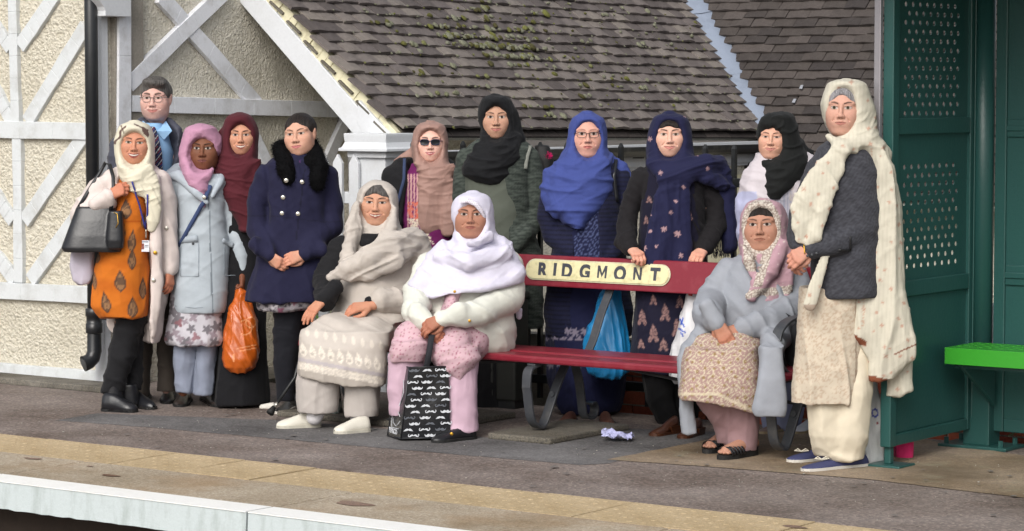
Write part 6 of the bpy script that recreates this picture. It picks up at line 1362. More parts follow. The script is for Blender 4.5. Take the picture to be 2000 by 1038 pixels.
# ================================================================== K: navy embroidered scarf, hands on the bench back
P = Person(1322, 850, 'woman in embroidered navy shawl and black cardigan with both hands on the bench back', '#cf9c86')
P.G = CC+ray(1312, 500)*(12.95/(ray(1312, 500)@FF)); P.G[2] = 0; P.D = 12.95; P.s = FPX/P.D; P.o.location = P.G
P.head(1308, 263, 43, -.10, yaw=-2, smile=.6, age=.1, lips='#b5706c', liner=.6, browt=.003, rings=.5, iris='#4a3826')
yb_ = -.13
P.core([arm(P, (1250, 350, 0), (1228, 430, -.02), (1232, 488, -.14)), arm(P, (1372, 350, 0), (1395, 430, -.02), (1378, 488, -.13))], [arm(P, (1292, 560, 0), (1290, 690, 0), (1290, 800, 0)), arm(P, (1335, 560, 0), (1338, 690, 0), (1340, 800, 0))], P.L(1312, 560, 0), P.L(1312, 370, 0))
P.hand(P.L(1232, 486, -.125), (.38, -.75, -.30), (0, -.25, 1), -1, curl=.85, L_=.165, spread=.06)
P.hand(P.L(1374, 488, -.115), (-.40, -.8, -.30), (.2, -.3, 1), 1, curl=.75, L_=.165, spread=.05)
P.body_done()
def dressK(u, v, V, Nn):
    C_ = np.tile(hx('#141328'), (len(u), 1)); 
    for (cu, cv, a, b) in [(1254, 620, 9, 18), (1299, 611, 9, 20), (1276, 652, 10, 20), (1322, 640, 9, 20), (1252, 672, 7, 11), (1296, 674, 9, 14), (1276, 586, 7, 12), (1328, 590, 8, 14), (1292, 350, 9, 6), (1299, 368, 6, 6), (1310, 358, 5, 5), (1345, 420, 8, 12), (1340, 395, 5, 6), (1268, 390, 6, 8), (1262, 430, 5, 10), (1342, 470, 6, 10)]:
        d_, i_ = drops(u, v, [(cu, cv-b*.25, a*1.5, b*1.5, 2.), (cu-a*.55, cv+b*.45, a*.9, b*.9, -3.), (cu+a*.55, cv+b*.45, a*.9, b*.9, 3.)]); C_ = mix_m(C_, '#94736f', d_*(.3+.7*spots(u, v, 3.6, 1.5, 3, .3)))
    C_ = mix_m(C_, '#b09a8c', (np.abs(v-(722+(u-1300)*.04)) < 5)*(.4+.6*(np.mod(u, 6) < 3))); return C_
P.wear('dress', [P.lo([(330, 1260, 1362, -.01, .12), (400, 1250, 1372, -.01, .14), (500, 1245, 1378, -.01, .15), (600, 1240, 1375, 0, .16), (700, 1232, 1375, 0, .17), (726, 1240, 1370, 0, .16)])], M['vcloth'], h=.006, col=dressK, folds=[('v', .005, .09, {'z': (430, 640)}), ('n', .003, .08)])
P.wear('trousers', [P.lo([(715, 1252, 1318, 0, .11), (780, 1262, 1316, -.01, .08), (826, 1286, 1330, -.01, .06)]), P.lo([(715, 1305, 1372, .02, .11), (780, 1315, 1365, .02, .08), (826, 1325, 1362, .02, .06)])], M['vcloth'], col='#0c0c0f', folds=[('v', .004, .06), ('n', .003, .05)])
P.wear('cardigan', [P.lo([(318, 1268, 1362, .02, .09), (340, 1248, 1378, .01, .12), (400, 1252, 1376, .0, .14), (500, 1250, 1378, .0, .15), (545, 1234, 1390, 0, .15)], 2.5), P.ch([(1252, 350, 0, 22), (1232, 400, 0, 20), (1224, 440, -.03, 18)], 1.1, .010), P.ch([(1224, 440, -.03, 18), (1227, 468, -.09, 17), (1232, 480, -.11, 15)], 1, .02), P.ch([(1372, 350, 0, 22), (1398, 400, 0, 21), (1400, 440, -.02, 18)], 1.1, .010), P.ch([(1400, 440, -.02, 18), (1388, 468, -.08, 18), (1379, 481, -.11, 15)], 1, .02),
        P.lo([(318, 1275, 1352, -.16, .14), (400, 1262, 1345, -.17, .18), (560, 1262, 1345, -.17, .2)], 3.2, .01, 's')], M['vknit'], h=.0065, col='#19171a', folds=[('n', .005, .08), ('d', .004, .05, {'ang': 40})])
def scK(u, v, V, Nn):
    C_ = np.tile(hx('#1c1e3e'), (len(u), 1)); m = np.zeros(len(u))
    for (cu, cv, r) in [(1269, 272, 5), (1290, 338, 4.5), (1362, 301, 5), (1335, 366, 4), (1338, 226, 4), (1297, 448, 6), (1267, 420, 6), (1323, 457, 7), (1258, 485, 6), (1270, 452, 4), (1320, 393, 4), (1382, 330, 4), (1310, 415, 4), (1330, 500, 5), (1282, 482, 4)]:
        th_ = np.arctan2(v-cv, u-cu); m = np.maximum(m, (np.hypot(u-cu, (v-cv)) < r*(.8+.3*np.sin(th_*6)))*1.0)
    return mix_m(C_, '#b08f92', m*(Nn[:, 1] < .3)*.85)
pr, sub = cap_prims(P, [(222, 1290, 1325, .0, .08), (236, 1276, 1344, 0, .11), (262, 1266, 1352, .0, .115), (290, 1262, 1354, -.0, .115), (315, 1264, 1360, -.02, .12), (338, 1272, 1368, -.03, .13), (352, 1290, 1360, -.04, .12)], ow=.056, oh=.090, oz=-.012)
P.wear('shawl', pr+[P.ch([(1275, 320, -.08, 13), (1300, 345, -.14, 16), (1340, 338, -.14, 18), (1380, 320, -.09, 20), (1405, 328, -.02, 18)], .8, .03), P.ch([(1400, 325, .0, 20), (1415, 370, .0, 20), (1422, 430, .0, 18), (1424, 480, 0, 16)], .8, .03), P.ch([(1310, 345, -.14, 18), (1300, 400, -.155, 24), (1292, 460, -.155, 28), (1288, 510, -.155, 30)], .45, .03), P.ch([(1330, 345, -.14, 14), (1330, 420, -.155, 18), (1332, 510, -.155, 20)], .5, .02), P.ch([(1345, 325, -.12, 12), (1380, 345, -.10, 16), (1410, 360, -.06, 14)], .8, .02), sub], M['vcloth'], .0055, col=scK,
       folds=[('v', .007, .045, {'win': (1240, 355, 1350, 540, 14), 'warp': 1.2}), ('d', .006, .05, {'ang': 105, 'win': (1265, 300, 1440, 372, 12), 'warp': 1.4}), ('v', .006, .06, {'win': (1385, 330, 1460, 520, 14)}), ('n', .002, .04)])
P.wear('hair', [P.hell((.0, .010, .022), (.080, .101, .083), .01), P.hell((-.006, -.13, -.030), (.060, .092, .084), .006, 's'), P.hell((0, 0, -.13), (.1, .15, .1), .01, 's')], M['hairb'], .005)
tas = MB()
for i in range(60): a = P.L(1392+i*.65+rng.uniform(-1, 1), 470, .0+rng.uniform(-.04, .04)); tas.tube([a, a+[rng.uniform(-.004, .004), 0, -.04], a+[rng.uniform(-.01, .01), 0, -rng.uniform(.07, .09)]], .0013, 3, False)
tas.build('shawl_fringe', cloth('fringe', '#15162c'), P.o)['kind'] = 'stuff'
M['heel'] = paint('dark_tan_heel', '#4e2d1c', .35, .3, '#2a180e', 16, .2)
P.shoe((1322, 846), (1272, 853), M['heel'], M['heel'], 'heeled_shoe', .05, .036, zheel=.04, y=0); P.shoe((1366, 848), (1330, 858), M['heel'], M['heel'], 'heeled_shoe', .05, .036, zheel=.035)

# ================================================================== L: black hijab, white jacket
P = Person(1520, 846, 'woman in black headscarf and white lace-edged jacket behind the seated woman in grey', '#c9947a')
P.G = CC+ray(1515, 500)*(12.7/(ray(1515, 500)@FF)); P.G[2] = 0; P.D = 12.7; P.s = FPX/P.D; P.o.location = P.G
P.head(1506, 268, 40, -.10, yaw=-14, roll=2, smile=.6, age=.3, full=.3, lips='#b0706a', liner=.6, squint=.7, browt=.0022, rings=.5)
P.core([arm(P, (1460, 350, 0), (1455, 440, 0), (1470, 520, 0)), arm(P, (1575, 350, 0), (1580, 440, 0), (1575, 520, 0))], [arm(P, (1500, 560, 0), (1500, 690, 0), (1500, 800, 0)), arm(P, (1550, 560, 0), (1550, 690, 0), (1550, 800, 0))], P.L(1518, 560, 0), P.L(1518, 370, 0))
P.body_done()
def jl(u, v, V, Nn): 
    C_ = np.tile(hx('#c6bfc4'), (len(u), 1)); C_ = mix_m(C_, '#8e8f9d', (u > 1502)*(u < 1548)*(v > 350)*(.6+.4*(np.mod(u, 6) < 3))*(Nn[:, 1] < 0)); C_ = mix_m(C_, '#aab0d2', (u < 1478)*(v > 375)*.8); C_ = mix_m(C_, '#b7ada6', (np.abs(u-1546+(v-330)*.0) < 4)*spots(u, v, 5, 2, 3)*1.0)
    return mix_m(C_, '#141416', (np.abs((v-342)+(u-1570)*.35) < 8)*(u > 1552)*(v < 356))
P.wear('jacket', [P.lo([(298, 1475, 1575, .02, .1), (315, 1470, 1602, .01, .12), (345, 1452, 1608, .0, .14), (400, 1444, 1604, .0, .15), (520, 1446, 1602, .0, .16), (640, 1450, 1600, .0, .17), (700, 1455, 1598, 0, .17)], 2.5), P.ch([(1470, 350, 0, 22), (1458, 400, 0, 22), (1460, 480, 0, 20)], 1.1, .010)], M['vcloth'], h=.0065, col=jl, folds=[('n', .006, .09), ('d', .006, .06, {'ang': 60})])
P.wear('trousers', [P.lo([(690, 1475, 1580, 0, .13), (780, 1485, 1572, 0, .1), (838, 1490, 1560, 0, .08)])], M['vcloth'], col='#8c93b2', folds=[('v', .006, .06)])
pr, sub = cap_prims(P, [(218, 1505, 1535, .0, .08), (230, 1492, 1552, 0, .11), (262, 1486, 1562, .0, .12), (290, 1488, 1570, .0, .12), (318, 1492, 1582, -.02, .13), (345, 1484, 1570, -.04, .13), (370, 1486, 1545, -.05, .12), (388, 1495, 1525, -.06, .1)], ow=.055, oh=.076, oz=-.026)
P.wear('headscarf', pr+[P.ch([(1560, 290, .0, 12), (1580, 302, 0, 10), (1588, 306, 0, 5)], .9, .03), P.ch([(1495, 320, -.09, 9), (1520, 330, -.13, 13), (1550, 310, -.08, 13)], .8, .02), P.hell((0, -.01, .060), (.080, .090, .062), .01), sub], M['vcloth'], .005, col='#151717', folds=[('r', .005, .036, {'c': (1505, 265, -.05), 'win': (1480, 210, 1600, 400, 16), 'warp': 1.2}), ('n', .002, .03)])
for (a, b) in (((1545, 838), (1486, 849)),): P.shoe(a, b, paint('taupe_sandal', '#8a7468', .5, .2), paint('tan_sole', '#a8977a', .7, .2), 'shoe', .045, .04)
P.shoe((1588, 838), (1556, 849), paint('white_trainer', '#cfd0d6', .5, .2), paint('tan_sole', '#a8977a', .7, .2), 'shoe', .05, .04)
# ================================================================== F: seated, pale beige shawl
P = Person(640, 836, 'smiling seated woman in pale beige shawl and embroidered tunic with white slip-on shoes', '#b98468')
P.head(734, 396, 44, .24, yaw=-2, pitch=0, roll=2, wide=1.08, smile=.8, teeth=.9, age=.9, full=.6, lips='#9c5a50', browt=.003, brow='#2c2320', squint=.35, rings=.5, iris='#2c1c14')
P.core([arm(P, (672, 490, .36), (640, 560, .34), (625, 592, .10)), arm(P, (808, 490, .38), (812, 575, .30), (722, 596, .12))], [arm(P, (715, 640, .30), (628, 655, -.02), (618, 775, -.02)), arm(P, (770, 645, .30), (715, 668, -.02), (705, 785, -.02))], P.L(745, 630, .40), P.L(738, 500, .38))
P.hand(P.L(632, 585, .075), (-.62, -.35, -.62), (-.45, -.6, .65), 1, curl=.22, L_=.17)
P.hand(P.L(722, 598, .10), (-.95, -.25, -.10), (-.1, -.6, .8), -1, curl=.5, L_=.165)
P.body_done()
hemF = lambda u: 722+(u-580)*.19
def tunF(u, v, V, Nn):
    C_ = np.tile(hx('#bdb5ad'), (len(u), 1)); e = hemF(u)-v; r = np.random.default_rng(2)
    C_ = mix_m(C_, '#a59ea8', ((e > 17) & (e < 24))*.6); C_ = mix_m(C_, '#e0d8cb', ((e < 17) & (e > 1))*(.35+.65*(spots(u, v, 3.4, 1.3, 5, .2) > .4))*.8); C_ = mix_m(C_, '#9d958c', ((np.abs(e-16) < .8) | (e < 1.2))*.6)
    for i in range(10):
        cu = 592+i*18; cv = hemF(cu)-42; o, inn = drops(u, v, [(cu, cv, 15, 30, 5)]); C_ = mix_m(C_, '#ded6ca', o*(.45+.55*(spots(u, v, 3, 1.2, 7, .2) > .4))); C_ = mix_m(C_, '#aaa299', inn*.7*(np.hypot(u-cu, v-cv-6) < 3.4))
        if i < 9: o, inn = drops(u, v, [(cu+8, cv-35, 9, 22, 2)]); C_ = mix_m(C_, '#d9d1c5', o*.6)
    return C_
P.wear('tunic', [P.lo([(462, 680, 790, .38, .12), (490, 660, 812, .38, .15), (540, 655, 815, .38, .17), (590, 655, 812, .36, .20), (625, 640, 806, .32, .24)], 2.5), P.ch([(722, 565, .26, 50), (728, 600, .26, 52)], 1, .04),
                 P.ch([(760, 645, .30, 38), (720, 660, .05, 37), (712, 672, .0, 36)], 1, .03), P.ch([(720, 640, .30, 36), (640, 650, .05, 36), (624, 664, .0, 35)], 1, .03), P.ch([(740, 650, .25, 30), (670, 655, .02, 34)], 1, .04),
                 P.lo([(645, 592, 765, .02, .11), (680, 586, 757, -.01, .115), (715, 581, 755, -.02, .12), (752, 580, 753, -.02, .12)], 3, .03),
                 p_ell(P.L(640, 775, -.02), (.5, .5, P.R(32)), .01, 's', rotm(0, 0, 0)@np.array(Matrix.Rotation(math.radians(10.5), 3, 'Y')))], M['vsatin'], h=.0062, col=tunF,
       folds=[('v', .006, .075, {'z': (660, 745), 'warp': 1.3}), ('d', .006, .07, {'ang': 60, 'win': (590, 600, 800, 690, 20)}), ('n', .004, .07)])
P.wear('trousers', [P.lo([(680, 588, 668, .0, .09), (750, 579, 664, -.02, .09), (790, 580, 663, -.02, .085), (806, 582, 660, -.02, .08)], 2.2), P.lo([(690, 676, 748, .0, .08), (760, 672, 742, -.02, .075), (800, 670, 740, -.02, .07), (814, 672, 738, -.02, .07)], 2.2)], M['vsatin'], h=.007, col='#b3aca7', folds=[('v', .005, .07), ('n', .004, .07)])
P.wear('sock', [P.ch([(620, 800, -.03, 18), (614, 815, -.03, 16)], 1)], M['vknit'], h=.006, col='#d5d2d4'); P.wear('sock', [P.ch([(703, 803, -.03, 17), (699, 820, -.03, 15)], 1)], M['vknit'], h=.006, col='#d5d2d4')
wsh = paint('white_slip_on', '#d3cfc3', .5, .15, '#9a9486', 20, .1); wso = paint('white_sole2', '#bdb9ac', .6, .3, '#77705f', 20)
P.shoe((627, 834), (540, 837), wsh, wso, 'slip_on_shoe', .078, .045); P.shoe((722, 843), (653, 848), wsh, wso, 'slip_on_shoe', .078, .045)
P.wear('cardigan', [P.ch([(668, 490, .36, 30), (640, 545, .33, 31), (640, 565, .24, 27), (634, 590, .11, 21)], 1, .03), P.ch([(724, 592, .13, 14), (732, 598, .16, 14)], 1), P.lo([(455, 705, 765, .26, .08), (480, 700, 770, .26, .08)])], M['vknit'], h=.007, col='#19191c', folds=[('n', .005, .05), ('d', .003, .03, {'ang': 70})], cuffs=[0])
pr, sub = cap_prims(P, [(360, 716, 752, .36, .09), (376, 704, 770, .36, .12), (410, 692, 778, .36, .13), (440, 690, 780, .36, .13), (470, 678, 800, .36, .15), (500, 668, 830, .36, .16)], ow=.058, oh=.092, oz=-.006)
neck = P.ch([(716, 440, .17, 12), (722, 470, .14, 14), (718, 500, .10, 7)], 1.2, .01, 's')
P.wear('shawl', pr+[neck, P.ch([(700, 400, .24, 9), (690, 450, .22, 16), (680, 500, .18, 16), (672, 530, .16, 9)], .9, .025),
                    P.ch([(805, 462, .30, 20), (765, 478, .17, 22), (720, 505, .12, 22), (680, 525, .12, 18), (645, 543, .14, 9)], .8, .025), P.ch([(812, 470, .32, 24), (770, 510, .16, 20), (715, 535, .13, 18), (665, 540, .13, 9)], .8, .02),
                    P.ch([(768, 410, .26, 8), (764, 440, .22, 12), (740, 480, .15, 14), (700, 510, .12, 12)], .8, .02),
                    P.ch([(806, 480, .36, 34), (826, 520, .34, 32), (822, 565, .30, 32), (790, 590, .22, 30), (745, 585, .14, 24)], 1, .03), sub], M['vcloth'], .0062, col='#bab2aa',
       folds=[('d', .0075, .042, {'ang': 108, 'win': (640, 445, 830, 560, 16), 'warp': 1.1}), ('d', .007, .06, {'ang': 40, 'win': (740, 500, 870, 640, 16), 'warp': 1.2}), ('v', .006, .04, {'win': (655, 400, 712, 530, 10)}), ('r', .002, .03, {'c': (734, 400, .3)}), ('n', .003, .05)])
P.wear('hair', [P.hell((0, .010, .022), (.080, .101, .083), .01), P.hell((-.006, -.13, -.030), (.066, .092, .090), .006, 's'), P.hell((0, 0, -.13), (.1, .15, .12), .01, 's')], M['hairg'], .005)
PF = P

# ================================================================== I: seated, white shawl
P = Person(880, 856, 'seated woman in white lace-edged headscarf and cream cardigan with hands on a moustache bag', '#a06c55')
P.head(919, 419, 44, .24, yaw=-3, pitch=-2, wide=1.10, smile=.0, age=.9, full=.6, lips='#8a5048', browt=.003, brow='#1c1412', frown=.4, rings=.9)
P.core([arm(P, (842, 500, .36), (815, 580, .30), (835, 632, -.02)), arm(P, (985, 500, .38), (985, 590, .25), (862, 628, -.02))], [arm(P, (880, 655, .3), (800, 672, -.02), (785, 790, .0)), arm(P, (950, 660, .3), (890, 678, -.02), (900, 810, -.02))], P.L(935, 640, .40), P.L(925, 500, .38))
P.hand(P.L(866, 622, -.05), (-.75, -.3, -.35), (-.1, -.9, .5), -1, curl=.55, L_=.165)
P.hand(P.L(836, 634, -.03), (.55, -.35, -.6), (-.2, -.9, .2), 1, curl=.8, L_=.155)
P.body_done()
pk = floral('#c6a5ae', ['#8a3d58', '#9a8a7a'], ((8.5, 1.25, 3, 3), (13, 1.2, 9, 0)), .1)
P.wear('tunic', [P.lo([(540, 885, 908, .22, .07), (600, 862, 896, .16, .10), (640, 840, 950, .2, .16)]), P.ch([(930, 660, .30, 46), (880, 672, .04, 42), (882, 690, .0, 40)], 1, .03), P.ch([(870, 650, .28, 38), (805, 660, .04, 37), (803, 684, .02, 38)], 1, .03),
                 P.lo([(665, 764, 838, -.02, .09), (690, 762, 836, -.02, .09), (706, 762, 826, -.02, .08)], 2.6), P.lo([(675, 848, 935, .0, .10), (700, 848, 940, .0, .11), (722, 862, 925, .0, .10), (742, 890, 906, .0, .08)], 2.4), P.ch([(925, 668, .12, 32), (945, 680, .22, 22)], 1, .03)], M['vsatin'], h=.006, col=pk,
       folds=[('d', .005, .07, {'ang': 120}), ('n', .004, .08)])
P.wear('trousers', [P.lo([(690, 853, 935, .02, .085), (760, 862, 934, .0, .08), (815, 869, 934, -.01, .075), (838, 866, 937, -.01, .075), (843, 868, 935, -.01, .075)], 2.2), P.lo([(690, 758, 836, .0, .08), (760, 757, 812, .0, .07), (812, 762, 806, .0, .06)], 2.2)], M['vsatin'], h=.007, col='#c4a6b6', folds=[('d', .005, .08, {'ang': 70, 'z': (690, 840)}), ('v', .004, .07), ('n', .003, .07)])
P.wear('cardigan', [P.lo([(490, 855, 975, .36, .14), (520, 838, 992, .36, .17), (580, 820, 1000, .34, .20), (640, 830, 1008, .34, .24), (672, 850, 1006, .36, .22), (682, 880, 1000, .38, .2)], 2.5), P.ch([(842, 520, .32, 30), (818, 570, .25, 30), (812, 610, .08, 26), (826, 630, .0, 18)], 1, .02),
                    P.ch([(985, 520, .34, 36), (990, 580, .24, 36), (935, 612, .06, 27), (880, 620, -.03, 19), (868, 622, -.04, 18)], 1, .015), P.ch([(815, 630, .05, 16), (800, 645, .02, 8)], 1, .02), P.ch([(930, 650, .12, 24), (960, 668, .2, 24), (985, 680, .3, 20)], 1, .03),
                    P.ch([(882, 560, .12, 8), (872, 600, .06, 17), (868, 612, .04, 17)], 2.6, .01, 's')], M['vknit'], h=.0068, col='#d8d9cf', folds=[('d', .006, .09, {'ang': 60}), ('n', .006, .10)])
pr, sub = cap_prims(P, [(376, 905, 942, .36, .09), (390, 893, 956, .36, .12), (420, 886, 964, .36, .13), (450, 887, 968, .36, .13), (475, 880, 980, .35, .15), (500, 850, 1002, .34, .18), (530, 828, 1018, .33, .22), (560, 812, 1022, .32, .25), (575, 806, 1022, .32, .26)], ow=.058, oh=.083, oz=-.030, roll=12)
P.wear('shawl', pr+[P.ch([(897, 450, .20, 9), (920, 472, .14, 13), (955, 462, .20, 11)], .8, .02), P.ch([(860, 500, .2, 14), (915, 510, .1, 18), (985, 495, .2, 16)], .8, .03), P.ch([(868, 495, .32, 26), (838, 545, .24, 30), (826, 560, .2, 28)], 1, .03), P.ch([(975, 492, .32, 30), (994, 540, .24, 34), (1000, 566, .24, 28)], 1, .03), P.ch([(1008, 540, .33, 15), (1012, 590, .35, 11), (1014, 620, .36, 6)], 1, .03),
                    p_ell(P.L(930, 600, .1), (P.R(230), .5, P.R(32)), .01, 's', np.array(Matrix.Rotation(math.radians(-9), 3, 'Y'))), sub], M['vcloth'], .0062, col='#cfccdc',
       folds=[('r', .008, .07, {'c': (930, 420, .2), 'win': (795, 465, 1040, 590, 18), 'warp': 1.5}), ('r', .002, .03, {'c': (919, 419, .3)}), ('n', .004, .07)])
P.wear('lace_edge', [P.ch([(900, 396, .235, 2.5), (914, 392, .225, 4.5), (930, 400, .225, 5), (940, 412, .235, 4.5), (946, 424, .25, 3)], .7)], M['vcloth'], h=.0035, col=lambda u, v, V, Nn: mix_m(np.tile(hx('#e6e3f0'), (len(u), 1)), '#b9aeb4', spots(u, v, 4, 1.3, 3, .1)*.8))
P.dot('button', 888, 570, 3, M['gold'], .003); P.dot('button', 917, 627, 3, M['gold'], .003)
P.shoe((928, 857), (845, 866), M['shoeblk'], M['rubber'], 'loafer', .065, .043)
P.shoe((800, 826), (752, 834), M['shoeblk'], M['rubber'], 'loafer', .065, .04)
P.dot('shoe_buckle', 882, 848, 3.4, M['gold'], .004)
PI_ = P

# ================================================================== M: seated, grey coat
P = Person(1420, 886, 'seated older woman in light grey coat, dusky pink beaded scarf and black strappy sandals', '#ab7860')
P.head(1484, 439, 50, .22, yaw=-16, roll=-2, pitch=-2, wide=1.06, smile=-.15, age=1.0, full=.9, lips='#93604f', brow='#2c2320', browt=.0022, rings=.8)
P.core([arm(P, (1430, 530, .34), (1390, 590, .30), (1415, 640, .02)), arm(P, (1545, 530, .36), (1552, 600, .25), (1450, 648, .02))], [arm(P, (1480, 670, .28), (1400, 700, -.14), (1412, 830, -.06)), arm(P, (1530, 670, .28), (1450, 700, -.14), (1450, 840, -.08))], P.L(1510, 650, .38), P.L(1492, 520, .36))
P.hand(P.L(1400, 630, -.11), (.45, -.25, -.80), (-.3, -.9, .2), 1, curl=.25, L_=.175)
P.hand(P.L(1450, 640, -.06), (-.85, -.25, -.35), (-.1, -.8, .5), -1, curl=.6, L_=.16)
P.body_done()
def tunM(u, v, V, Nn):
    C_ = np.tile(hx('#a1857f'), (len(u), 1)); a = np.sin(u*.36+2.2*np.sin(v*.17+.6))*np.cos(v*.33+1.9*np.sin(u*.15)); b = np.sin(u*.62-v*.4)*np.sin(v*.5+u*.3)
    C_ = mix_m(C_, '#c9bfa4', (np.abs(a) < .17)*.8); C_ = mix_m(C_, '#8a7340', spots(u, v, 17, 3.0, 6, .25)*.8); C_ = mix_m(C_, '#d8cfb6', (np.abs(b) > .86)*.55); return mix_m(C_, '#d6ccb0', (np.abs(v-(770+(u-1330)*.0+np.maximum(u-1400, 0)*.45)) < 3)*.6)
P.wear('tunic', [P.ch([(1500, 668, .28, 46), (1440, 690, -.06, 43), (1436, 705, -.12, 41)], 1, .03), P.ch([(1460, 665, .26, 38), (1385, 690, -.06, 39), (1380, 705, -.10, 41)], 1, .03), P.lo([(680, 1340, 1472, -.11, .11), (720, 1332, 1482, -.13, .12), (765, 1327, 1484, -.14, .125), (806, 1330, 1480, -.14, .12)], 2.8, .03),
                 p_ell(P.L(1370, 822, -.12), (P.R(120), .5, P.R(42)), .01, 's', np.array(Matrix.Rotation(math.radians(6), 3, 'Y')))], M['vcloth'], h=.0055, col=tunM, folds=[('v', .006, .075, {'z': (680, 780)}), ('n', .004, .08)])
P.wear('trousers', [P.lo([(735, 1345, 1428, -.12, .09), (790, 1358, 1436, -.10, .085), (835, 1392, 1446, -.06, .06), (866, 1400, 1444, -.04, .05)], 2.2), P.lo([(735, 1396, 1484, -.12, .10), (790, 1410, 1486, -.10, .09), (840, 1420, 1484, -.08, .075), (880, 1420, 1480, -.07, .07)], 2.2)], M['vsatin'], h=.0065, col='#96797c', folds=[('d', .008, .07, {'ang': 30, 'warp': 1.4}), ('n', .004, .06)])
cg = '#93979f'
P.wear('coat', [P.lo([(492, 1450, 1540, .36, .14), (515, 1420, 1560, .35, .17), (560, 1398, 1572, .34, .20), (620, 1390, 1574, .34, .22), (665, 1385, 1574, .34, .22), (700, 1440, 1570, .36, .2), (730, 1470, 1560, .36, .16)], 2.5), P.ch([(1425, 535, .32, 32), (1392, 590, .28, 34), (1380, 615, .06, 30), (1392, 626, -.06, 22), (1398, 629, -.09, 18)], 1, .012),
                P.ch([(1545, 540, .34, 36), (1560, 600, .22, 36), (1500, 632, .0, 28), (1456, 641, -.05, 21)], 1, .012),
                P.ch([(1378, 650, .02, 22), (1350, 684, -.06, 20)], .9, .02), P.lo([(672, 1334, 1372, -.06, .05), (700, 1322, 1352, -.08, .035), (760, 1323, 1350, -.09, .03), (830, 1328, 1362, -.09, .03), (848, 1331, 1363, -.09, .03)], 3, .02), P.ch([(1522, 655, .12, 28), (1508, 672, -.20, 24), (1506, 690, -.28, 20)], .6, .03), P.lo([(676, 1484, 1530, -.29, .05), (700, 1484, 1530, -.31, .045), (740, 1478, 1534, -.335, .045), (800, 1468, 1537, -.34, .045), (814, 1474, 1532, -.34, .04)], 3, .02)], M['vcloth'], h=.0065, col=cg,
       folds=[('d', .0065, .07, {'ang': 35, 'win': (1350, 500, 1600, 690, 20)}), ('v', .005, .09, {'z': (690, 800)}), ('n', .006, .10)])
def scM(u, v, V, Nn):
    C_ = np.tile(hx('#b3909a'), (len(u), 1)); 
    rel = (V-P.hc)@P.hR/P.hs; x, y, z = rel[:, 0], rel[:, 1], rel[:, 2]; rad = np.sqrt((x/.060)**2+((z+.015)/.088)**2)
    tr = (rad < 1.52)*(y < -.02)*(z > -.13); tr2 = (np.abs(u-(1497-(v-500)*.30)) < 9)*(v > 488)*(v < 560); tr3 = (np.abs(v-(572-(u-1490)*.12)) < 8); tr4 = (u < 1478)*(v > 470)*(v < 530)*(u > 1452)
    t_ = np.clip(tr*1.+tr2+tr3*1.+tr4, 0, 1)*(Nn[:, 1] < .3); C_ = mix_m(C_, '#8a8072', t_*.8); return mix_m(C_, '#d9d2c6', t_*spots(u, v, 4.4, 1.6, 3, .35)*.95+(1-t_)*spots(u, v, 18, 1.5, 8, .4)*.6)
pr, sub = cap_prims(P, [(390, 1474, 1506, .34, .09), (402, 1458, 1524, .34, .12), (430, 1448, 1536, .34, .13), (470, 1443, 1542, .34, .14), (505, 1446, 1546, .33, .15), (540, 1455, 1546, .31, .16), (565, 1448, 1544, .29, .16), (585, 1446, 1530, .28, .15)], ow=.058, oh=.092, oz=-.004)
P.wear('scarf', pr+[P.ch([(1458, 480, .2, 10), (1462, 510, .16, 13), (1470, 535, .14, 8)], .8, .02), P.ch([(1528, 480, .2, 13), (1510, 520, .13, 16), (1480, 560, .12, 16), (1468, 578, .12, 11)], .8, .02), P.ch([(1535, 490, .22, 14), (1538, 540, .18, 14), (1530, 590, .16, 9)], .8, .02), sub], M['vcloth'], .0052, col=scM, folds=[('d', .006, .04, {'ang': 50, 'win': (1440, 500, 1560, 600, 12)}), ('r', .002, .03, {'c': (1484, 439, .3)}), ('n', .002, .04)])
P.wear('hair', [P.hell((0, .012, .020), (.078, .098, .083), .01), P.hell((0, -.13, -.034), (.066, .088, .090), .006, 's'), P.hell((0, 0, -.13), (.1, .15, .12), .01, 's')], M['hairb'], .005)
def sandal(P, heel, toe):
    a = P.loc(G(*heel)); b = P.loc(G(*toe)); a[2] = b[2] = 0; d = b-a; Ln = np.linalg.norm(d); d /= Ln; sd_ = np.cross(d, [0, 0, 1.])
    V, Q = snet([p_chain([a+d*.03+[0, 0, .06], a+d*Ln*.45+[0, 0, .055], b-d*.045+[0, 0, .04]], [.03, .028, .022], 1)]+[p_chain([b-d*.05+sd_*k+[0, 0, .037], b-d*(.018+abs(k)*.5)+sd_*k+[0, 0, .033]], [.010, .008], 1, .003) for k in (-.026, -.009, .008, .024)], .005); mesh_obj('foot', V, Q, M['skin'], P.o, True, np.tile(hx(P.skin)*.95, (len(V), 1)))
    n = 24; pts = []
    for t in np.linspace(0, 2*math.pi, n, endpoint=False): c_, s__ = math.cos(t), math.sin(t); pts.append(a+d*(Ln/2+Ln/2*np.sign(c_)*abs(c_)**.8)+sd_*((.042 if c_ > 0 else .034)*np.sign(s__)*abs(s__)**.75))
    hz__ = [.022+.022*np.clip(1-((p-a)@d)/(Ln*.6), 0, 1) for p in pts]; mb = MB(); mb.v = [tuple(p) for p in pts]+[tuple(p+[0, 0, h]) for p, h in zip(pts, hz__)]; mb.f = [tuple(range(n)), tuple(range(n, 2*n))[::-1]]+[(i, n+i, n+(i+1) % n, (i+1) % n) for i in range(n)]
    so_ = mb.build('sandal', M['rubber'], P.o)
    for f_ in (.50, .58, .66, .74, .80):
        c = a+d*Ln*f_; MB().strip([c+sd_*.041*math.cos(t)*1.0+[0, 0, .022+.045*math.sin(t)*(1.15-f_*.4)]+d*.01*math.sin(t) for t in np.linspace(0, math.pi, 9)], .013, .003, d).build('strap', M['leather'], so_, True)
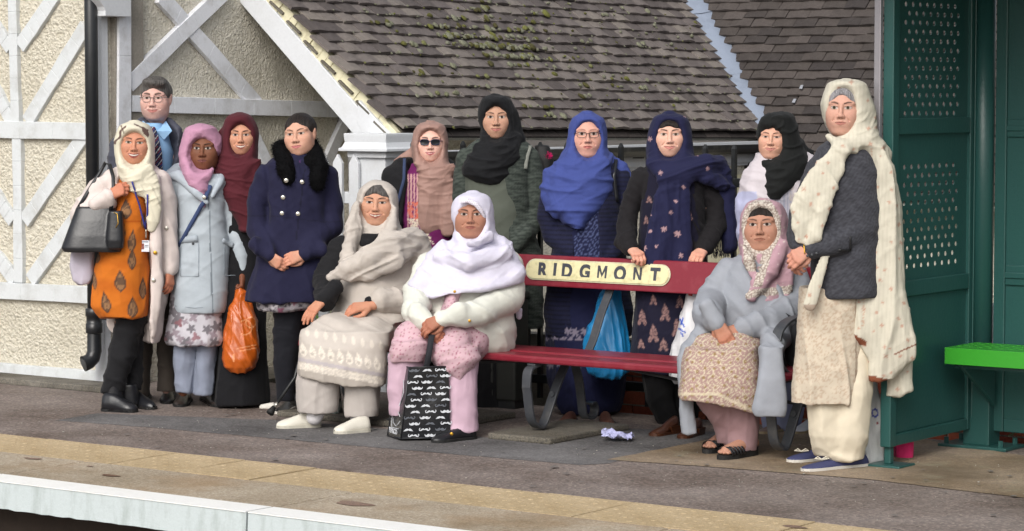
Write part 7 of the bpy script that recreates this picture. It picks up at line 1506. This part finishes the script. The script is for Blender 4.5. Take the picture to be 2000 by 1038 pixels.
sandal(P, (1428, 876), (1378, 888)); sandal(P, (1478, 889), (1404, 900))
PM = P

# ================================================================== N: standing at right, cream dupatta
P = Person(1636, 914, 'woman with grey hair in long cream dupatta and charcoal jacket standing beside the green shelter', '#bd8c78')
P.head(1643, 211, 50, -.10, yaw=-14, roll=1, wide=.98, smile=.05, age=.6, full=.2, lips='#a3685f', browt=.0028, brow='#2a211d', frown=.3, iris='#3a3a28', liner=.5, rings=.6, gaze=-.2)
P.core([arm(P, (1598, 320, .0), (1570, 430, .0), (1560, 490, -.12)), arm(P, (1700, 320, .02), (1702, 440, .0), (1580, 490, -.15))], [arm(P, (1620, 600, 0), (1612, 740, 0), (1606, 880, 0)), arm(P, (1670, 600, .0), (1665, 740, 0), (1655, 885, 0))], P.L(1645, 570, 0), P.L(1650, 340, 0))
P.hand(P.L(1582, 486, -.16), (-.75, -.3, -.45), (.15, -.9, .45), -1, curl=.75, L_=.17)
P.hand(P.L(1558, 478, -.13), (-.05, -.35, -.95), (-.6, -.8, 0), 1, curl=.55, L_=.165)
P.body_done()
def kamN(u, v, V, Nn):
    C_ = np.tile(hx('#c9bdaa'), (len(u), 1)); a = np.sin(u*.33+1.8*np.sin(v*.13))*np.cos(v*.27+1.7*np.sin(u*.17+1)); f = spots(u, v, 26, 9, 4, .35, 6); g = spots(u, v, 26, 5.5, 4, .35, 6)
    C_ = mix_m(C_, '#a88d78', np.clip(f-g, 0, 1)*.5); C_ = mix_m(C_, '#b39a86', (np.abs(a) < .05)*.5); return mix_m(C_, '#5a3c2c', ((np.abs(u-1672) < 1.5)*(v > 580)+(np.abs(v-786) < 1.5)*0)*.5)
P.wear('tunic', [P.lo([(560, 1562, 1690, 0, .13), (640, 1556, 1690, 0, .12), (720, 1550, 1684, -.01, .115), (786, 1544, 1676, -.01, .115)], 2.5)], M['vcloth'], h=.0058, col=kamN, folds=[('v', .010, .11, {'z': (580, 700), 'st': 7}), ('n', .003, .09)])
P.wear('trousers', [P.lo([(770, 1572, 1645, 0, .09), (850, 1580, 1645, -.01, .085), (880, 1590, 1640, -.0, .06), (890, 1594, 1636, .0, .055)]), P.lo([(640, 1640, 1704, .03, .10), (770, 1632, 1702, .0, .10), (850, 1618, 1696, -.01, .085), (880, 1616, 1690, -.0, .075), (897, 1618, 1688, .0, .07)])], M['vsatin'], h=.007, col='#d3c9b4', folds=[('d', .006, .08, {'ang': 65, 'z': (740, 890)}), ('v', .004, .08), ('n', .003, .06)])
def jkN(u, v, V, Nn): return lerp(np.tile(hx('#34353b'), (len(u), 1)), hx('#46474e'), np.clip(.5+.5*sines(V, 60, 9), 0, 1))
P.wear('jacket', [P.lo([(272, 1620, 1690, .02, .09), (288, 1596, 1712, .01, .12), (330, 1580, 1722, .0, .14), (420, 1578, 1722, .0, .15), (520, 1584, 1718, .0, .15), (574, 1584, 1722, .0, .155), (580, 1590, 1716, 0, .15)], 2.5),
                  P.ch([(1690, 318, -.02, 30), (1694, 400, -.05, 30), (1684, 448, -.08, 29), (1630, 476, -.14, 24), (1590, 488, -.15, 19), (1582, 489, -.15, 19)], 1, .012), P.ch([(1596, 330, .02, 22), (1562, 420, .02, 22), (1556, 460, -.06, 20), (1556, 474, -.09, 18)], 1, .02)], M['vcloth'], h=.0065, col=jkN, folds=[('d', .006, .07, {'ang': 60, 'win': (1600, 300, 1740, 510, 20)}), ('n', .005, .09)])
for a in ([(1638, 489), (1661, 489)], [(1661, 489), (1661, 462)]): P.band('pocket_welt', a, 4, paint('dark_leather_trim', '#1d1d20', .4, .1), .004, .004, wdir=(0, 0, 1) if a[0][1] == a[1][1] else (1, 0, 0))
for uv_ in ((1577, 500), (1586, 498), (1595, 495)): P.dot('cuff_button', *uv_, 2.6, M['iron'], .003)
def dup(u, v, V, Nn):
    C_ = np.tile(hx('#cbc6b6'), (len(u), 1)); C_ = mix_m(C_, '#bdb8a8', .5*(np.sin(u*.8+v*.05) > .5)); C_ = mix_m(C_, '#b5806a', spots(u, v, 30, 3.0, 3, .35, 4)*.7); C_ = mix_m(C_, '#b98d74', (np.abs(u-(1702-(v-300)*.05)) < 2.2)*(v > 290)*(v < 640)*(np.mod(v, 5) < 3)*.6)
    return C_
brown = '#7a4630'
pr, sub = cap_prims(P, [(154, 1636, 1672, .0, .09), (168, 1616, 1694, .01, .12), (205, 1607, 1708, .02, .125), (240, 1610, 1712, .02, .125), (262, 1620, 1716, .01, .125), (280, 1628, 1724, .0, .12)], ow=.057, oh=.098, oz=.004)
P.wear('dupatta', pr+[P.ch([(1620, 268, -.09, 8), (1650, 288, -.13, 13), (1700, 270, -.06, 13)], .8, .02), P.ch([(1640, 292, -.13, 15), (1690, 275, -.09, 16), (1718, 300, -.02, 20)], .8, .03),
                      P.ch([(1635, 300, -.14, 16), (1600, 350, -.16, 26), (1575, 400, -.17, 30), (1566, 440, -.175, 22), (1563, 465, -.175, 12)], .4, .03), P.ch([(1640, 310, -.14, 12), (1618, 370, -.17, 16), (1592, 460, -.19, 14), (1580, 475, -.185, 8)], .5, .02), P.ch([(1612, 500, -.165, 9), (1592, 560, -.17, 13), (1582, 596, -.17, 13)], .35, .02),
                      P.lo([(284, 1688, 1722, -.02, .10), (330, 1704, 1742, -.02, .11), (400, 1702, 1756, -.02, .10), (480, 1690, 1762, -.03, .085), (560, 1674, 1768, -.04, .075), (620, 1656, 1778, -.05, .07), (655, 1652, 1786, -.05, .065), (668, 1674, 1788, -.05, .06), (700, 1692, 1786, -.04, .06), (742, 1694, 1744, -.04, .05)], 3, .03), sub], M['vcloth'], .0065, col=lambda u, v, V, Nn: mix_m(dup(u, v, V, Nn), brown, ((v > 733+(u-1700)*.25)*(u < 1748)*(u > 1688)+(v > 642+(u-1650)*.6)*(u < 1692)*(v < 675)*(u > 1645)+(np.abs(v-(693-(u-1745)*.45)) < 1.4)*(u > 1745)+(v > 594)*(v < 612)*(u < 1600)*.5)*1.0),
       folds=[('v', .009, .06, {'win': (1640, 290, 1810, 770, 18), 'warp': .6, 'st': 9}), ('d', .006, .04, {'ang': 40, 'win': (1540, 285, 1700, 480, 14), 'warp': 1.2}), ('r', .003, .032, {'c': (1643, 210, -.05), 'win': (1600, 220, 1740, 300, 12)}), ('n', .003, .05)])
P.wear('back_panel', [P.lo([(600, 1700, 1775, .05, .06), (700, 1735, 1782, .04, .05), (765, 1730, 1784, .03, .04), (775, 1728, 1760, .03, .03)], 3)], M['vcloth'], h=.007, col=dup, folds=[('v', .005, .06)])
P.wear('hair', [P.hell((0, .012, .026), (.080, .102, .083), .01), P.hell((0, -.13, -.018), (.067, .088, .096), .006, 's'), P.hell((0, 0, -.15), (.12, .16, .12), .01, 's')], M['hairw'], .0045, folds=[('n', .0015, .012)])
P.band('bracelet', [(1570, 478), (1572, 496)], 2.4, M['gold'], .002, .004, wdir=(1, 0, 0))
blu = paint('navy_suede', '#363a5e', .75, .25, '#51557a', 30, .2)
def flat(P, heel, toe):
    P.shoe(heel, toe, blu, paint('white_rubber', '#c9c5bd', .6, .3, '#8a8478', 20), 'pump', .055, .043)
    a_0 = P.loc(G(*heel)); b_0 = P.loc(G(*toe)); c = a_0+(b_0-a_0)*.70; c[2] = .046; mb = MB()
    for a_ in (.5, 2.6): mb.tube([c, c+np.array([math.cos(a_)*.02, -.004, .012]), c+np.array([math.cos(a_)*.036, -.004, .004]), c], .0028, 6)
    mb.build('shoe_bow', paint('cream_lace', '#cfc9b8', .7, .1), P.o)
flat(P, (1628, 898), (1538, 904)); flat(P, (1694, 910), (1566, 922))
PN = P
# ------------------------------------------------------------------ things held or put down
def put(P, name, label, cat, prims, mat, h=.006, folds=(), col=None, part='body', group=None):
    """a thing of its own, standing where it is"""
    V, Q = snet(prims, h); V = relax(V, Q, 1, .5); Nn = normals(V, Q); V = V+Nn*fold_disp(V, folds, P)[:, None] if folds else V
    C_ = None
    if callable(col): u, v = P.uv(V); C_ = col(u, v, V, Nn)
    elif col is not None: C_ = np.tile(hx(col), (len(V), 1))
    root = empty(name, (P.G[0], P.G[1], 0), PSI, label=label, cat=cat, group=group); mesh_obj(part, V, Q, mat, root, True, C_); return root, (V, Q)
# handbag of A with its strap, white tote
P = PA
r_, vq = put(P, 'handbag', 'black leather handbag with front pocket hanging from the orange-dressed woman', 'handbag', [P.lo([(404, 150, 226, -.10, .045), (430, 140, 236, -.11, .06), (460, 130, 240, -.12, .07), (484, 121, 241, -.12, .08), (492, 126, 238, -.12, .075)], 3.4), P.lo([(412, 212, 240, -.17, .03), (470, 208, 243, -.18, .035), (486, 210, 241, -.18, .03)], 3, .006)], M['leather'], .0055, [('n', .004, .09)])
mb = MB(); mb.strip([P.L(150, 412, -.08), P.L(170, 378, -.06), P.L(196, 336, -.03), P.L(206, 318, .0), P.L(214, 322, -.06), P.L(221, 345, -.115), P.L(222, 380, -.15), P.L(216, 412, -.15)], .018, .006, (1, 0, 0)); mb.build('strap', M['leather'], r_, True)
MB().tube([P.L(222, 415, -.205), P.L(229, 418, -.21), P.L(231, 436, -.215), P.L(226, 445, -.215)], .0022, 6).build('zip', M['gold'], r_, True)
put(P, 'tote_bag', 'white cloth tote bag hanging under the black handbag', 'bag', [P.lo([(480, 140, 184, -.04, .03), (520, 136, 182, -.04, .035), (548, 142, 180, -.04, .035), (556, 152, 174, -.04, .03)], 3)], M['vcloth'], .006, [('v', .004, .05)], '#bfb8c6')
# orange carrier bag
P = PC
def orc(u, v, V, Nn):
    C_ = np.tile(hx('#bd5a18'), (len(u), 1)); C_ = mix_m(C_, '#8a3a0e', np.clip(sines(V, 9, 3)*.4, 0, 1)*.5); r1 = np.abs(np.hypot(u-478, v-640)-14) < 1.2; r2 = np.abs(np.hypot(u-490, v-630)-10) < 1.2
    return mix_m(C_, '#e8a070', ((r1 | r2)*(u > 470)+(np.abs(v-(680-(u-470)*.2)) < .9)*(u > 462)*(u < 500)+(np.abs(v-(686-(u-470)*.2)) < .9)*(u > 468)*(u < 502)+(np.abs(u-456) < 1.6)*(np.abs(v-700) < 7))*.75)
plastic = cloth('orange_plastic', '#808080', rough=.32, vcol=True, bs=.1, sheen=0, spec=.6)
r_, vq = put(P, 'carrier_bag', 'bulging orange plastic carrier bag held by the woman in the pale coat', 'carrier bag', [P.lo([(556, 466, 474, -.06, .02), (580, 455, 488, -.07, .04), (620, 442, 500, -.08, .06), (670, 436, 506, -.08, .08), (700, 433, 506, -.08, .09), (716, 436, 498, -.08, .08), (727, 450, 484, -.08, .06)], 2.2)], plastic, .005, [('v', .007, .045, {'z': (730, 580), 'warp': 1.7}), ('d', .004, .035, {'ang': 30, 'warp': 2}), ('n', .004, .03)], orc)
MB().strip([P.L(462, 570, -.07), P.L(470, 552, -.05), P.L(477, 545, -.045), P.L(484, 570, -.07)], .02, .002, (1, .3, 0)).build('handle', cloth('orange_plastic2', '#bd5a18', rough=.35, spec=.6), r_, True)
# small pink handbag and umbrella handle beside the navy coat
r_, vq = put(P, 'pink_handbag', 'small pink handbag with metal clasp between the pale coat and the navy coat', 'handbag', [P.lo([(500, 474, 490, .03, .02), (530, 473, 486, .03, .02), (538, 474, 482, .03, .015)], 3)], M['vcloth'], .004, (), '#c48a90')
MB().tube([P.L(474, 500, .0), P.L(484, 488, .0), P.L(492, 486, .0), P.L(494, 495, .0)], .003, 6).build('clasp', M['silver'], r_, True)
r_ = empty('umbrella', (P.G[0], P.G[1], 0), PSI, label='black curved umbrella handle showing beside the orange carrier bag', cat='umbrella')
MB().tube([P.L(436, 600, .02), P.L(428, 604, -.02), P.L(430, 618, -.02), P.L(438, 622, .02), P.L(440, 700, .06)], [.008, .009, .009, .008, .008], 8).build('handle', M['black'], r_, True)
MB().tube([P.L(440, 690, .06), P.L(440, 640, .06)], [.006, .02], 8).build('canopy', M['black'], r_, True)
# walking stick
P = PF
ws = empty('walking_stick', (P.G[0], P.G[1], 0), PSI, label='black walking stick leaning beside the left end of the bench', cat='walking stick')
MB().tube([P.L(533, 800, .28), P.L(576, 738, .32), P.L(600, 640, .40)], .008, 8).build('shaft', M['black'], ws, True)
MB().tube([P.L(527, 808, .27), P.L(531, 802, .28), P.L(536, 794, .28)], [.02, .017, .009], 10).build('rubber_tip', M['rubber'], ws, True)
MB().tube([P.L(537, 795, .28), P.L(542, 787, .285)], .0095, 10).build('ferrule', M['silver'], ws, True)
put(P, 'carrier_bag', 'pale patterned shopping bag standing under the bench behind the white shoes', 'carrier bag', [P.lo([(745, 652, 664, .38, .05), (800, 644, 668, .38, .07), (806, 645, 667, .38, .07)], 3)], M['vcloth'], .007, (), floral('#a9b3b0', ['#4a5a55', '#d5d9d4'], ((9, 3.5, 3, 4), (8, 2, 9, 4)), .2))
# moustache shopper
P = PI_
YB_ = -.10
def bq(u, v, y=YB_): return P.L(u, v, y)
bag = empty('shopping_bag', (P.G[0], P.G[1], 0), PSI, label='black glossy shopping bag printed with white moustaches standing between her feet', cat='shopping bag')
gl = paint('gloss_black_bag', '#15171c', .22, .1, '#2c3038', 8, .35, spec=.7)
fA, fB, fC, fD = bq(799, 718, -.115), bq(876, 716, -.09), bq(880, 855, -.09), bq(783, 857, -.125); back = np.array([.0, .20, 0]); sA, sD = bq(778, 713, .06), bq(757, 851, .05)
def quadgrid(A_, B_, C2, D2, nu, nv, amp, seed, nrm):
    r = np.random.default_rng(seed); out = []
    for j in range(nv+1):
        for i in range(nu+1):
            s_, t_ = i/nu, j/nv; p = (A_*(1-s_)+B_*s_)*(1-t_)+(D2*(1-s_)+C2*s_)*t_
            out.append(p+np.array(nrm)*(amp*math.sin(s_*math.pi)*math.sin(t_*math.pi)*(.6*math.sin(s_*7+seed)+.6*math.sin(t_*6+s_*4+seed))))
    return out, [(j*(nu+1)+i, (j+1)*(nu+1)+i, (j+1)*(nu+1)+i+1, j*(nu+1)+i+1) for j in range(nv) for i in range(nu)]
v1, f1 = quadgrid(fA, fB, fC, fD, 10, 14, .006, 1, (0, -1, 0)); MB().add(v1, f1).build('front_panel', gl, bag, True)
v2, f2 = quadgrid(sA, fA, fD, sD, 4, 14, .006, 2, (-1, 0, 0)); MB().add(v2, f2).build('side_panel', gl, bag, True)
v3, f3 = quadgrid(fB, fB+back, fC+back, fC, 4, 6, .004, 3, (1, 0, 0)); MB().add(v3, f3).build('side_panel', gl, bag, True)
v4, f4 = quadgrid(fB+back, sA, sD, fC+back, 4, 4, .0, 3, (0, 1, 0)); MB().add(v4, f4).build('back_panel', gl, bag, True)
MB().tube([fA, fD], .0035, 6).tube([sA, sD], .0035, 6).tube([fD, fC], .004, 6).tube([sD, fD], .004, 6).tube([sA, fA, fB], .003, 6).build('piping', M['leather'], bag, True)
def mous(kind):
    R_ = [[(0, .12), (.2, .30), (.45, .24), (.68, .04), (.86, .08), (1, .34), (1.0, .02), (.82, -.22), (.5, -.30), (.2, -.26), (0, -.12)],
          [(0, .20), (.3, .30), (.65, .14), (1, -.30), (.7, -.26), (.35, -.22), (0, -.08)],
          [(0, .05), (.2, .26), (.5, .20), (.72, -.05), (.88, -.02), (.92, .16), (.80, .24), (.84, .36), (1.0, .30), (1.06, .05), (.9, -.24), (.6, -.26), (.3, -.06), (0, -.08)]][kind]
    return R_, [(-a, b) for a, b in R_][::-1]
pm_ = MB(); pd_ = MB(); k = 0
for row in range(12):
    nc = 3
    for c in range(-1, nc+1):
        s_ = (c+.5+(.25 if row % 2 else -.1))/nc; t_ = (row+.55)/12
        if not (.10 < s_ < .92): continue
        p = (fA*(1-s_)+fB*s_)*(1-t_)+(fD*(1-s_)+fC*s_)*t_; dx = (fB-fA)/np.linalg.norm(fB-fA); dz = (fA-fD)/np.linalg.norm(fA-fD); kind = (row+c) % 3; w_ = P.R(10.5 if kind != 1 else 9.5)
        off = .006*math.sin(s_*math.pi)*math.sin(t_*math.pi)*(.6*math.sin(s_*7+1)+.6*math.sin(t_*6+s_*4+1)); base = p+np.array([0, -1, 0])*(off+.0035)
        for part in mous(kind):
            tgt = pd_ if (row*3+c) % 4 == 0 else pm_; n0 = len(tgt.v); h_ = len(part)//2
            tgt.v += [tuple(base+dx*a*w_+dz*b*w_*.95) for a, b in part]; tgt.f.append(tuple(range(n0, n0+len(part))))
        k += 1
pm_.build('moustache_print', paint('print_white', '#c9ccd2', .35, .1), bag)['kind'] = 'stuff'; pd_.build('moustache_print', paint('print_grey', '#5d6169', .35, .1), bag)['kind'] = 'stuff'
def sidep(s_, t_): return (sA*(1-s_)+fA*s_)*(1-t_)+(sD*(1-s_)+fD*s_)*t_+np.array([-.5, -.86, 0])*.008
lt = MB()
for pts in ([(.25, .62), (.2, .45), (.3, .25), (.5, .14), (.75, .2), (.85, .35), (.7, .5), (.45, .55)], [(.2, .68), (.35, .8), (.6, .84), (.85, .76)], [(.4, .2), (.45, .35), (.6, .42)], [(.15, .74), (.3, .87), (.8, .87)], [(.7, .5), (.55, .62), (.8, .7)]): lt.tube([sidep(*p) for p in pts], .0018, 5)
lt.build('swirl_print', paint('print_white2', '#b9bcc2', .35, .1), bag, True)
me = text_mesh('PEP&CO', .034, .0006, .0008); me.materials.append(paint('print_white3', '#c9ccd2', .35, .1)); o = link(bpy.data.objects.new('lettering', me), bag); pc = sidep(.5, .93)+np.array([-.004, -.008, -.004]); dxs = (fD-sD); o.location = pc; o.rotation_euler = (math.radians(90), 0, math.atan2(dxs[1], dxs[0]))
o.scale = (.9, 1, 1)
MB().strip([bq(832, 722, -.10), bq(838, 690, -.09), bq(843, 655, -.08), bq(846, 650, -.03), bq(852, 690, .04), bq(850, 716, .06)], .028, .004, (1, 0, 0)).build('handle', cloth('webbing', '#2a2b30'), bag, True)
MB().strip([bq(808, 722, .05), bq(826, 690, .03), bq(838, 658, .0)], .026, .004, (1, 0, 0)).build('handle', cloth('webbing', '#2a2b30'), bag, True)
# blue bag behind the bench
g0 = G(1185, 840); 
class Q_(Person):
    def __init__(s, u, D): s.G = CC+ray(u, 600)*(D/(ray(u, 600)@FF)); s.G[2] = 0; s.D = D; s.s = FPX/D; s.parts = []
blueP = Q_(1185, 13.05); P = blueP
r_, vq = put(P, 'carrier_bag', 'bright blue plastic carrier bag hanging behind the middle of the bench', 'carrier bag', [P.lo([(550, 1182, 1208, .0, .02), (600, 1165, 1214, .0, .05), (660, 1142, 1226, .0, .07), (700, 1140, 1232, .0, .08), (726, 1150, 1228, .0, .075), (738, 1165, 1215, .0, .06)], 2.3)], cloth('blue_plastic', '#808080', rough=.3, vcol=True, sheen=0, spec=.6), .0055, [('v', .008, .055, {'warp': 1.6}), ('n', .004, .035)], '#1f7cb4')
MB().strip([P.L(1188, 560, -.01), P.L(1186, 530, 0), P.L(1188, 505, .0), P.L(1200, 530, 0), P.L(1205, 560, .0)], .02, .002, (1, .2, 0)).build('handle', cloth('blue_plastic2', '#2380b8', rough=.35, spec=.6), r_, True)
# white bag with blue lettering
P = Q_(1345, 12.72)
def wb(u, v, V, Nn):
    C_ = np.tile(hx('#cfcfd2'), (len(u), 1)); m = np.zeros(len(u), bool)
    for (a, b, c, d) in ((1328, 624, 1336, 638), (1334, 622, 1330, 634), (1326, 642, 1338, 650), (1330, 650, 1334, 657), (1345, 668, 1352, 664), (1348, 676, 1350, 668), (1356, 660, 1362, 655)):
        t = np.clip(((u-a)*(c-a)+(v-b)*(d-b))/((c-a)**2+(d-b)**2), 0, 1); m |= np.hypot(u-a-(c-a)*t, v-b-(d-b)*t) < 1.6
    return mix_m(C_, '#2c50b0', m*1.0)
wpl = cloth('white_plastic', '#808080', rough=.35, vcol=True, sheen=0, spec=.55)
r_, vq = put(P, 'carrier_bag', 'white carrier bag with blue lettering wedged behind the right part of the bench', 'carrier bag', [P.lo([(572, 1340, 1366, .0, .03), (600, 1334, 1385, .0, .05), (650, 1320, 1392, .0, .07), (700, 1308, 1392, .0, .08), (738, 1308, 1380, .0, .08), (750, 1316, 1370, 0, .07)], 2.4)], wpl, .0055, [('v', .006, .05, {'warp': 2}), ('n', .004, .04)], wb)
rb = paint('red_strap', '#c43a2c', .5, .2)
MB().strip([P.L(1348, 578, -.03), P.L(1352, 560, -.02), P.L(1354, 548, .0)], .02, .003, (1, 0, 0)).strip([P.L(1372, 580, -.02), P.L(1370, 560, -.02), P.L(1366, 548, .0)], .02, .003, (1, 0, 0)).build('handle', rb, r_, True)
# white bag and pink bag by the shelter
P = Q_(1700, 11.62)
def wb2(u, v, V, Nn):
    C_ = np.tile(hx('#c6c8c8'), (len(u), 1)); m = (np.abs(np.hypot((u-1709)*1.2, v-807)-7) < 2.0)*1.0; m2 = np.hypot(u-1714, v-827) < 3
    return mix_m(mix_m(C_, '#2a3a9c', m), '#8a1f2c', m2*1.0)
put(P, 'carrier_bag', 'crumpled white carrier bag with blue logo on the ground beside the shelter post', 'carrier bag', [P.lo([(742, 1690, 1712, .0, .03), (780, 1678, 1722, .0, .07), (850, 1670, 1724, .0, .09), (895, 1668, 1722, .0, .10), (908, 1676, 1716, 0, .09)], 2.4)], wpl, .0055, [('v', .009, .05, {'warp': 2}), ('n', .006, .04)], wb2)
P = Q_(1765, 11.76)
put(P, 'pink_bag', 'bright pink bag standing behind the green shelter panel', 'bag', [P.lo([(760, 1745, 1782, .0, .05), (860, 1746, 1783, .0, .06), (893, 1748, 1782, .0, .06), (899, 1752, 1778, .0, .05)], 3.2)], M['vcloth'], .006, [('v', .003, .05)], '#d8326e')
# shoulder bag behind the grey coat
P = PM
r_, vq = put(P, 'shoulder_bag', 'dark grey shoulder bag tucked beside the grey coat on the bench end', 'handbag', [P.lo([(612, 1540, 1562, .12, .05), (650, 1536, 1572, .10, .08), (700, 1534, 1570, .10, .08), (718, 1540, 1562, .10, .07)], 2.8)], M['vcloth'], .006, [('n', .004, .06)], '#26282b')
MB().strip([P.L(1540, 615, .02), P.L(1524, 650, .0), P.L(1522, 690, -.02), P.L(1532, 718, -.0)], .03, .006, (1, .3, 0)).build('strap', cloth('dark_webbing', '#313338'), r_, True)
# crumpled tissue
r = np.random.default_rng(4); nn = 15; X, Y_ = np.meshgrid(np.linspace(-1, 1, nn), np.linspace(-1, 1, nn)); pz = np.abs(sines(np.stack([X, Y_, X*0], -1).reshape(-1, 3), .55, 8))*.022+np.abs(sines(np.stack([X, Y_, X*0], -1).reshape(-1, 3), 1.2, 9))*.012+.004
V = np.stack([X.ravel()*.07+r.normal(0, .004, nn*nn), Y_.ravel()*.05+r.normal(0, .004, nn*nn), pz+r.normal(0, .003, nn*nn).clip(-.003)], 1); idx = np.arange(nn*nn).reshape(nn, nn)
o = mesh_obj('tissue', V, np.stack([idx[:-1, :-1], idx[:-1, 1:], idx[1:, 1:], idx[1:, :-1]], -1).reshape(-1, 4), cloth('lilac_paper', '#aeb0d6', bs=.4), None, False); g = G(1206, 862); o.location = (g[0], g[1], .006); o.rotation_euler = (0, 0, .5); meta(o, 'crumpled lilac paper tissue lying in front of the bench pad', 'tissue')
# grit and litter specks
gr = MB()
for _ in range(200):
    x, y = rng.uniform(-9.6, -4.4), rng.uniform(8.8, 10.6); s_ = rng.uniform(.0015, .004)*(2.2 if rng.random() < .03 else 1); gr.hexa([(x, y, .004), (x+s_, y, .004), (x+s_, y+s_, .004), (x, y+s_*1.4, .004)], [(x, y, .0065), (x+s_*.8, y, .0065), (x+s_*.8, y+s_, .007), (x, y+s_, .0065)])
meta(gr.build('grit', paint('grit', '#a39f96', .9, .5, '#5a5650', 50)), kind='stuff')

# worn marks on the platform: gum, rust rings, damp streaks
def blot(g, r, mat, z, sq=1.0, n=14):
    a0 = rng.uniform(0, 6); pts = [(g[0]+r*(1+.22*math.sin(3*t+a0)+rng.uniform(-.08, .08))*math.cos(t), g[1]+r*sq*(1+.2*math.cos(2*t+a0))*math.sin(t), z) for t in np.linspace(0, 2*math.pi, n, endpoint=False)]
    return pts
gm_ = MB()
for _ in range(70):
    p = (rng.uniform(-9.8, -4.2), rng.uniform(8.78, 10.3)); pts = blot(p, rng.uniform(.006, .018), None, .0095); n0 = len(gm_.v); gm_.v += pts; gm_.f.append(tuple(range(n0, n0+len(pts))))
meta(gm_.build('gum_spots', paint('old_gum', '#6f6a66', .8, .6, '#2f2c2a', 40)), kind='stuff')
rs = MB()
for u, v, r, q in ((215, 930, .05, .5), (65, 897, .05, .4), (690, 985, .085, .6), (175, 912, .02, .5), (1550, 1030, .05, .5)):
    pts = blot(G(u, v), r, None, .0028, q, 20); n0 = len(rs.v); rs.v += pts; rs.f.append(tuple(range(n0, n0+len(pts))))
meta(rs.build('rust_stains', speckle('rust_stain', ['#6b4a35', '#86634a', '#7a5640', '#a08061'], 280)), kind='stuff')
